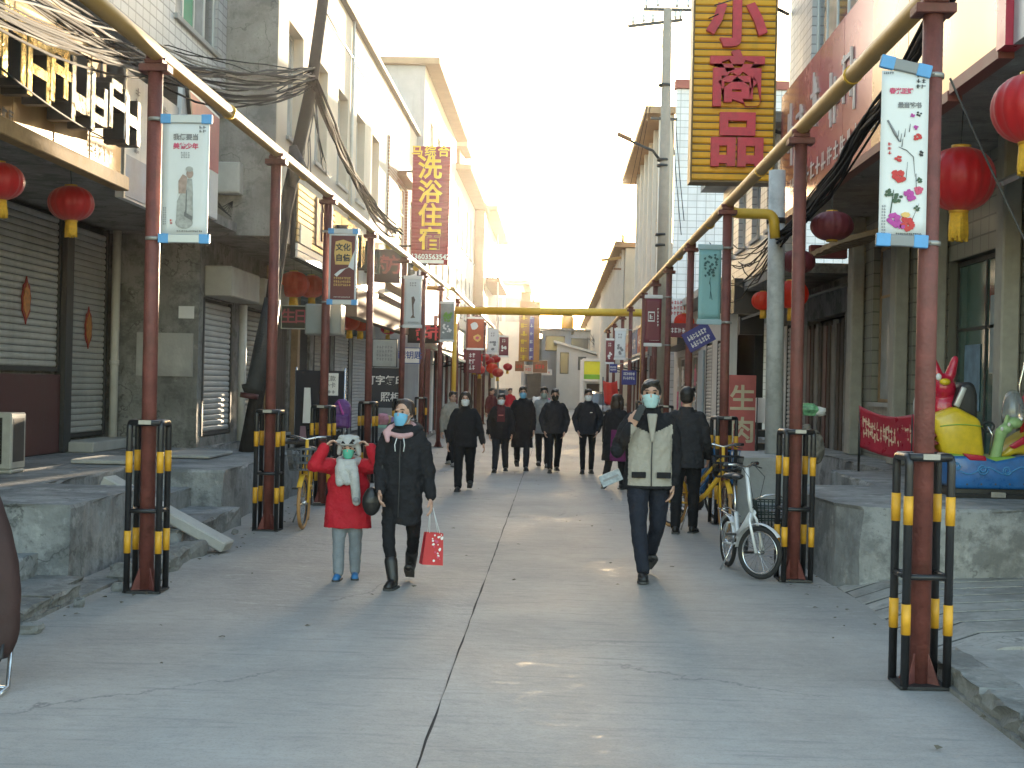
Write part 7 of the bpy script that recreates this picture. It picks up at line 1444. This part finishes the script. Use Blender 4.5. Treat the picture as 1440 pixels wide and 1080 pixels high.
# ------------------------------------------------------------------ far street: flag, car, toys
fg_ = thing('cloth_flag', 'bright red cloth flag hanging near the parked car on the right', 'flag', W(857,550,42)); mb = MB(); vs = []
for j in range(9):
    for i in range(7): u, v = i/6, j/8; p = W(848+20*u+2*v, 535+32*v+3*math.sin(u*3), 42); p.y += .08*math.sin(u*9); vs.append(p)
mb.add(vs, [(j*7+i, j*7+i+1, (j+1)*7+i+1, (j+1)*7+i) for j in range(8) for i in range(6)], 0, True); o = mb.build('cloth', mat('flag red', (.60,.03,.02), .6, var=.1), fg_); md = o.modifiers.new('thick', 'SOLIDIFY'); md.thickness = .004
a = W(848,598,42.05); a.z = 0; MB().cyl(a, W(848,530,42.05), .02, None, 6).build('pole', STEEL_D, fg_)
def car(label, c, rz, paint, s=1.0):
    t = thing('parked_car', label, 'car', (0,0,0)); Mx = Matrix(((0,0,1,0),(1,0,0,0),(0,1,0,0),(0,0,0,1)))
    low = [(-2.15,.32),(-2.2,.6),(-2.1,.84),(-1.2,.95),(1.5,.98),(2.1,.9),(2.2,.6),(2.1,.3)]; cab = [(-1.25,.95),(-.6,1.42),(.0,1.5),(.9,1.47),(1.65,.98)]
    for nm, pts, w_, m_ in (('body', low, .86, paint), ('roof', [(-.62,1.40),(.0,1.5),(.9,1.47),(1.0,1.40)], .68, paint)): MB().prism(pts, Mx, -w_, w_).build(nm, m_, t, bevel=.06)
    MB().prism(cab, Mx, -.70, .70).build('window', GLASS, t, bevel=.04)
    for x in (-1.38,1.32):
        for q in (-1,1): MB().cyl((q*.70,x,.32),(q*.88,x,.32),.32,None,18).build('wheel', RUBBER, t); MB().cyl((q*.86,x,.32),(q*.885,x,.32),.19,None,14).build('rim', FRAME_A, t)
    for q in (-1,1): MB().cbox((q*.62,-2.13,.70),(.34,.1,.14)).build('headlight', FRAME_W, t, bevel=.02); MB().cbox((q*.95,-.85,.98),(.16,.1,.11)).build('mirror', paint, t, bevel=.02)
    MB().cbox((0,-2.19,.62),(.8,.05,.12)).build('grille', PLB, t); MB().cbox((0,-2.215,.45),(.42,.02,.12)).build('plate', mat('blue plate', (.03,.08,.35), .4), t); MB().cbox((0,-2.19,.38),(1.6,.05,.1)).build('bumper', PLB, t)
    t.location = c; t.rotation_euler = (0,0,rz); t.scale = (s,s,s); return t
q = G(850,601); car('silver car parked at the right end of the street before the yellow green shop', Vector((q.x,q.y+2,0)), rad(4), mat('silver car paint', (.42,.43,.44), .3, .4, var=.05))
q = W(697,560,80); car('white car parked far on the left under the maroon banner', Vector((q.x,80,0)), rad(-6), mat('white car paint', (.66,.66,.65), .3, var=.04))
ts = thing('toy_stall', 'stall of pink, blue and white inflatable toys in the middle distance', 'stall', W(762,590,52)); a = W(762,590,52); MB().box(a.x-.7,a.x+.6,51.8,52.4,.75,.8).build('table_top', DARKB, ts)
for x in (-.65,.55): MB().cyl((a.x+x,52,0),(a.x+x,52,.75),.025,None,6).build('leg', STEEL_D, ts)
MB().box(a.x-.68,a.x+.58,51.85,52.3,.1,.74).build('skirt', DARK, ts)
for i, (dx, dz, s_, m_, lb) in enumerate(((-.5,1.05,.20,PLB,'black round toy at the left of the toy stall'),(-.22,1.12,.20,FRAME_W,'white round toy beside the black one on the toy stall'),(-.1,.95,.17,GC[0],'violet toy low in the toy stall'),(.14,1.05,.22,mat('hot pink vinyl', (.55,.06,.22), .4),'hot pink toy in the middle of the toy stall'),(.2,.86,.14,BBIKE,'blue toy low in the toy stall'),(.42,1.0,.2,REDF,'red toy at the right of the toy stall'))):
    p = Vector((a.x+dx, 52.05, dz-.05)); t = thing('inflatable_toy', lb, 'toy', p, 'inflatable toys'); mb = MB(); mb.ell(p, (s_,s_*.8,s_), 12, 8); mb.ell(p+Vector((s_*.5,0,s_*.8)), (s_*.35,)*3, 8, 6); mb.ell(p+Vector((-s_*.5,0,s_*.8)), (s_*.35,)*3, 8, 6); o = skinned(mb, 'vinyl', m_, t, .03, 2); o.matrix_parent_inverse = Matrix.Translation(-p)
# ------------------------------------------------------------------ evening haze in the street
HZ = bpy.data.materials.new('evening haze'); HZ.use_nodes = True; _n = HZ.node_tree.nodes; _n.remove(_n['Principled BSDF'])
_v = _n.new('ShaderNodeVolumePrincipled'); _v.inputs['Color'].default_value = (.95,.93,.90,1); _v.inputs['Density'].default_value = .0003; _v.inputs['Anisotropy'].default_value = .8
HZ.node_tree.links.new(_v.outputs[0], _n['Material Output'].inputs['Volume'])
MB().box(-302, 302, -32, 902, -1.6, 14).build('haze', HZ, kind='stuff')
SC.cycles.volume_bounces = 1
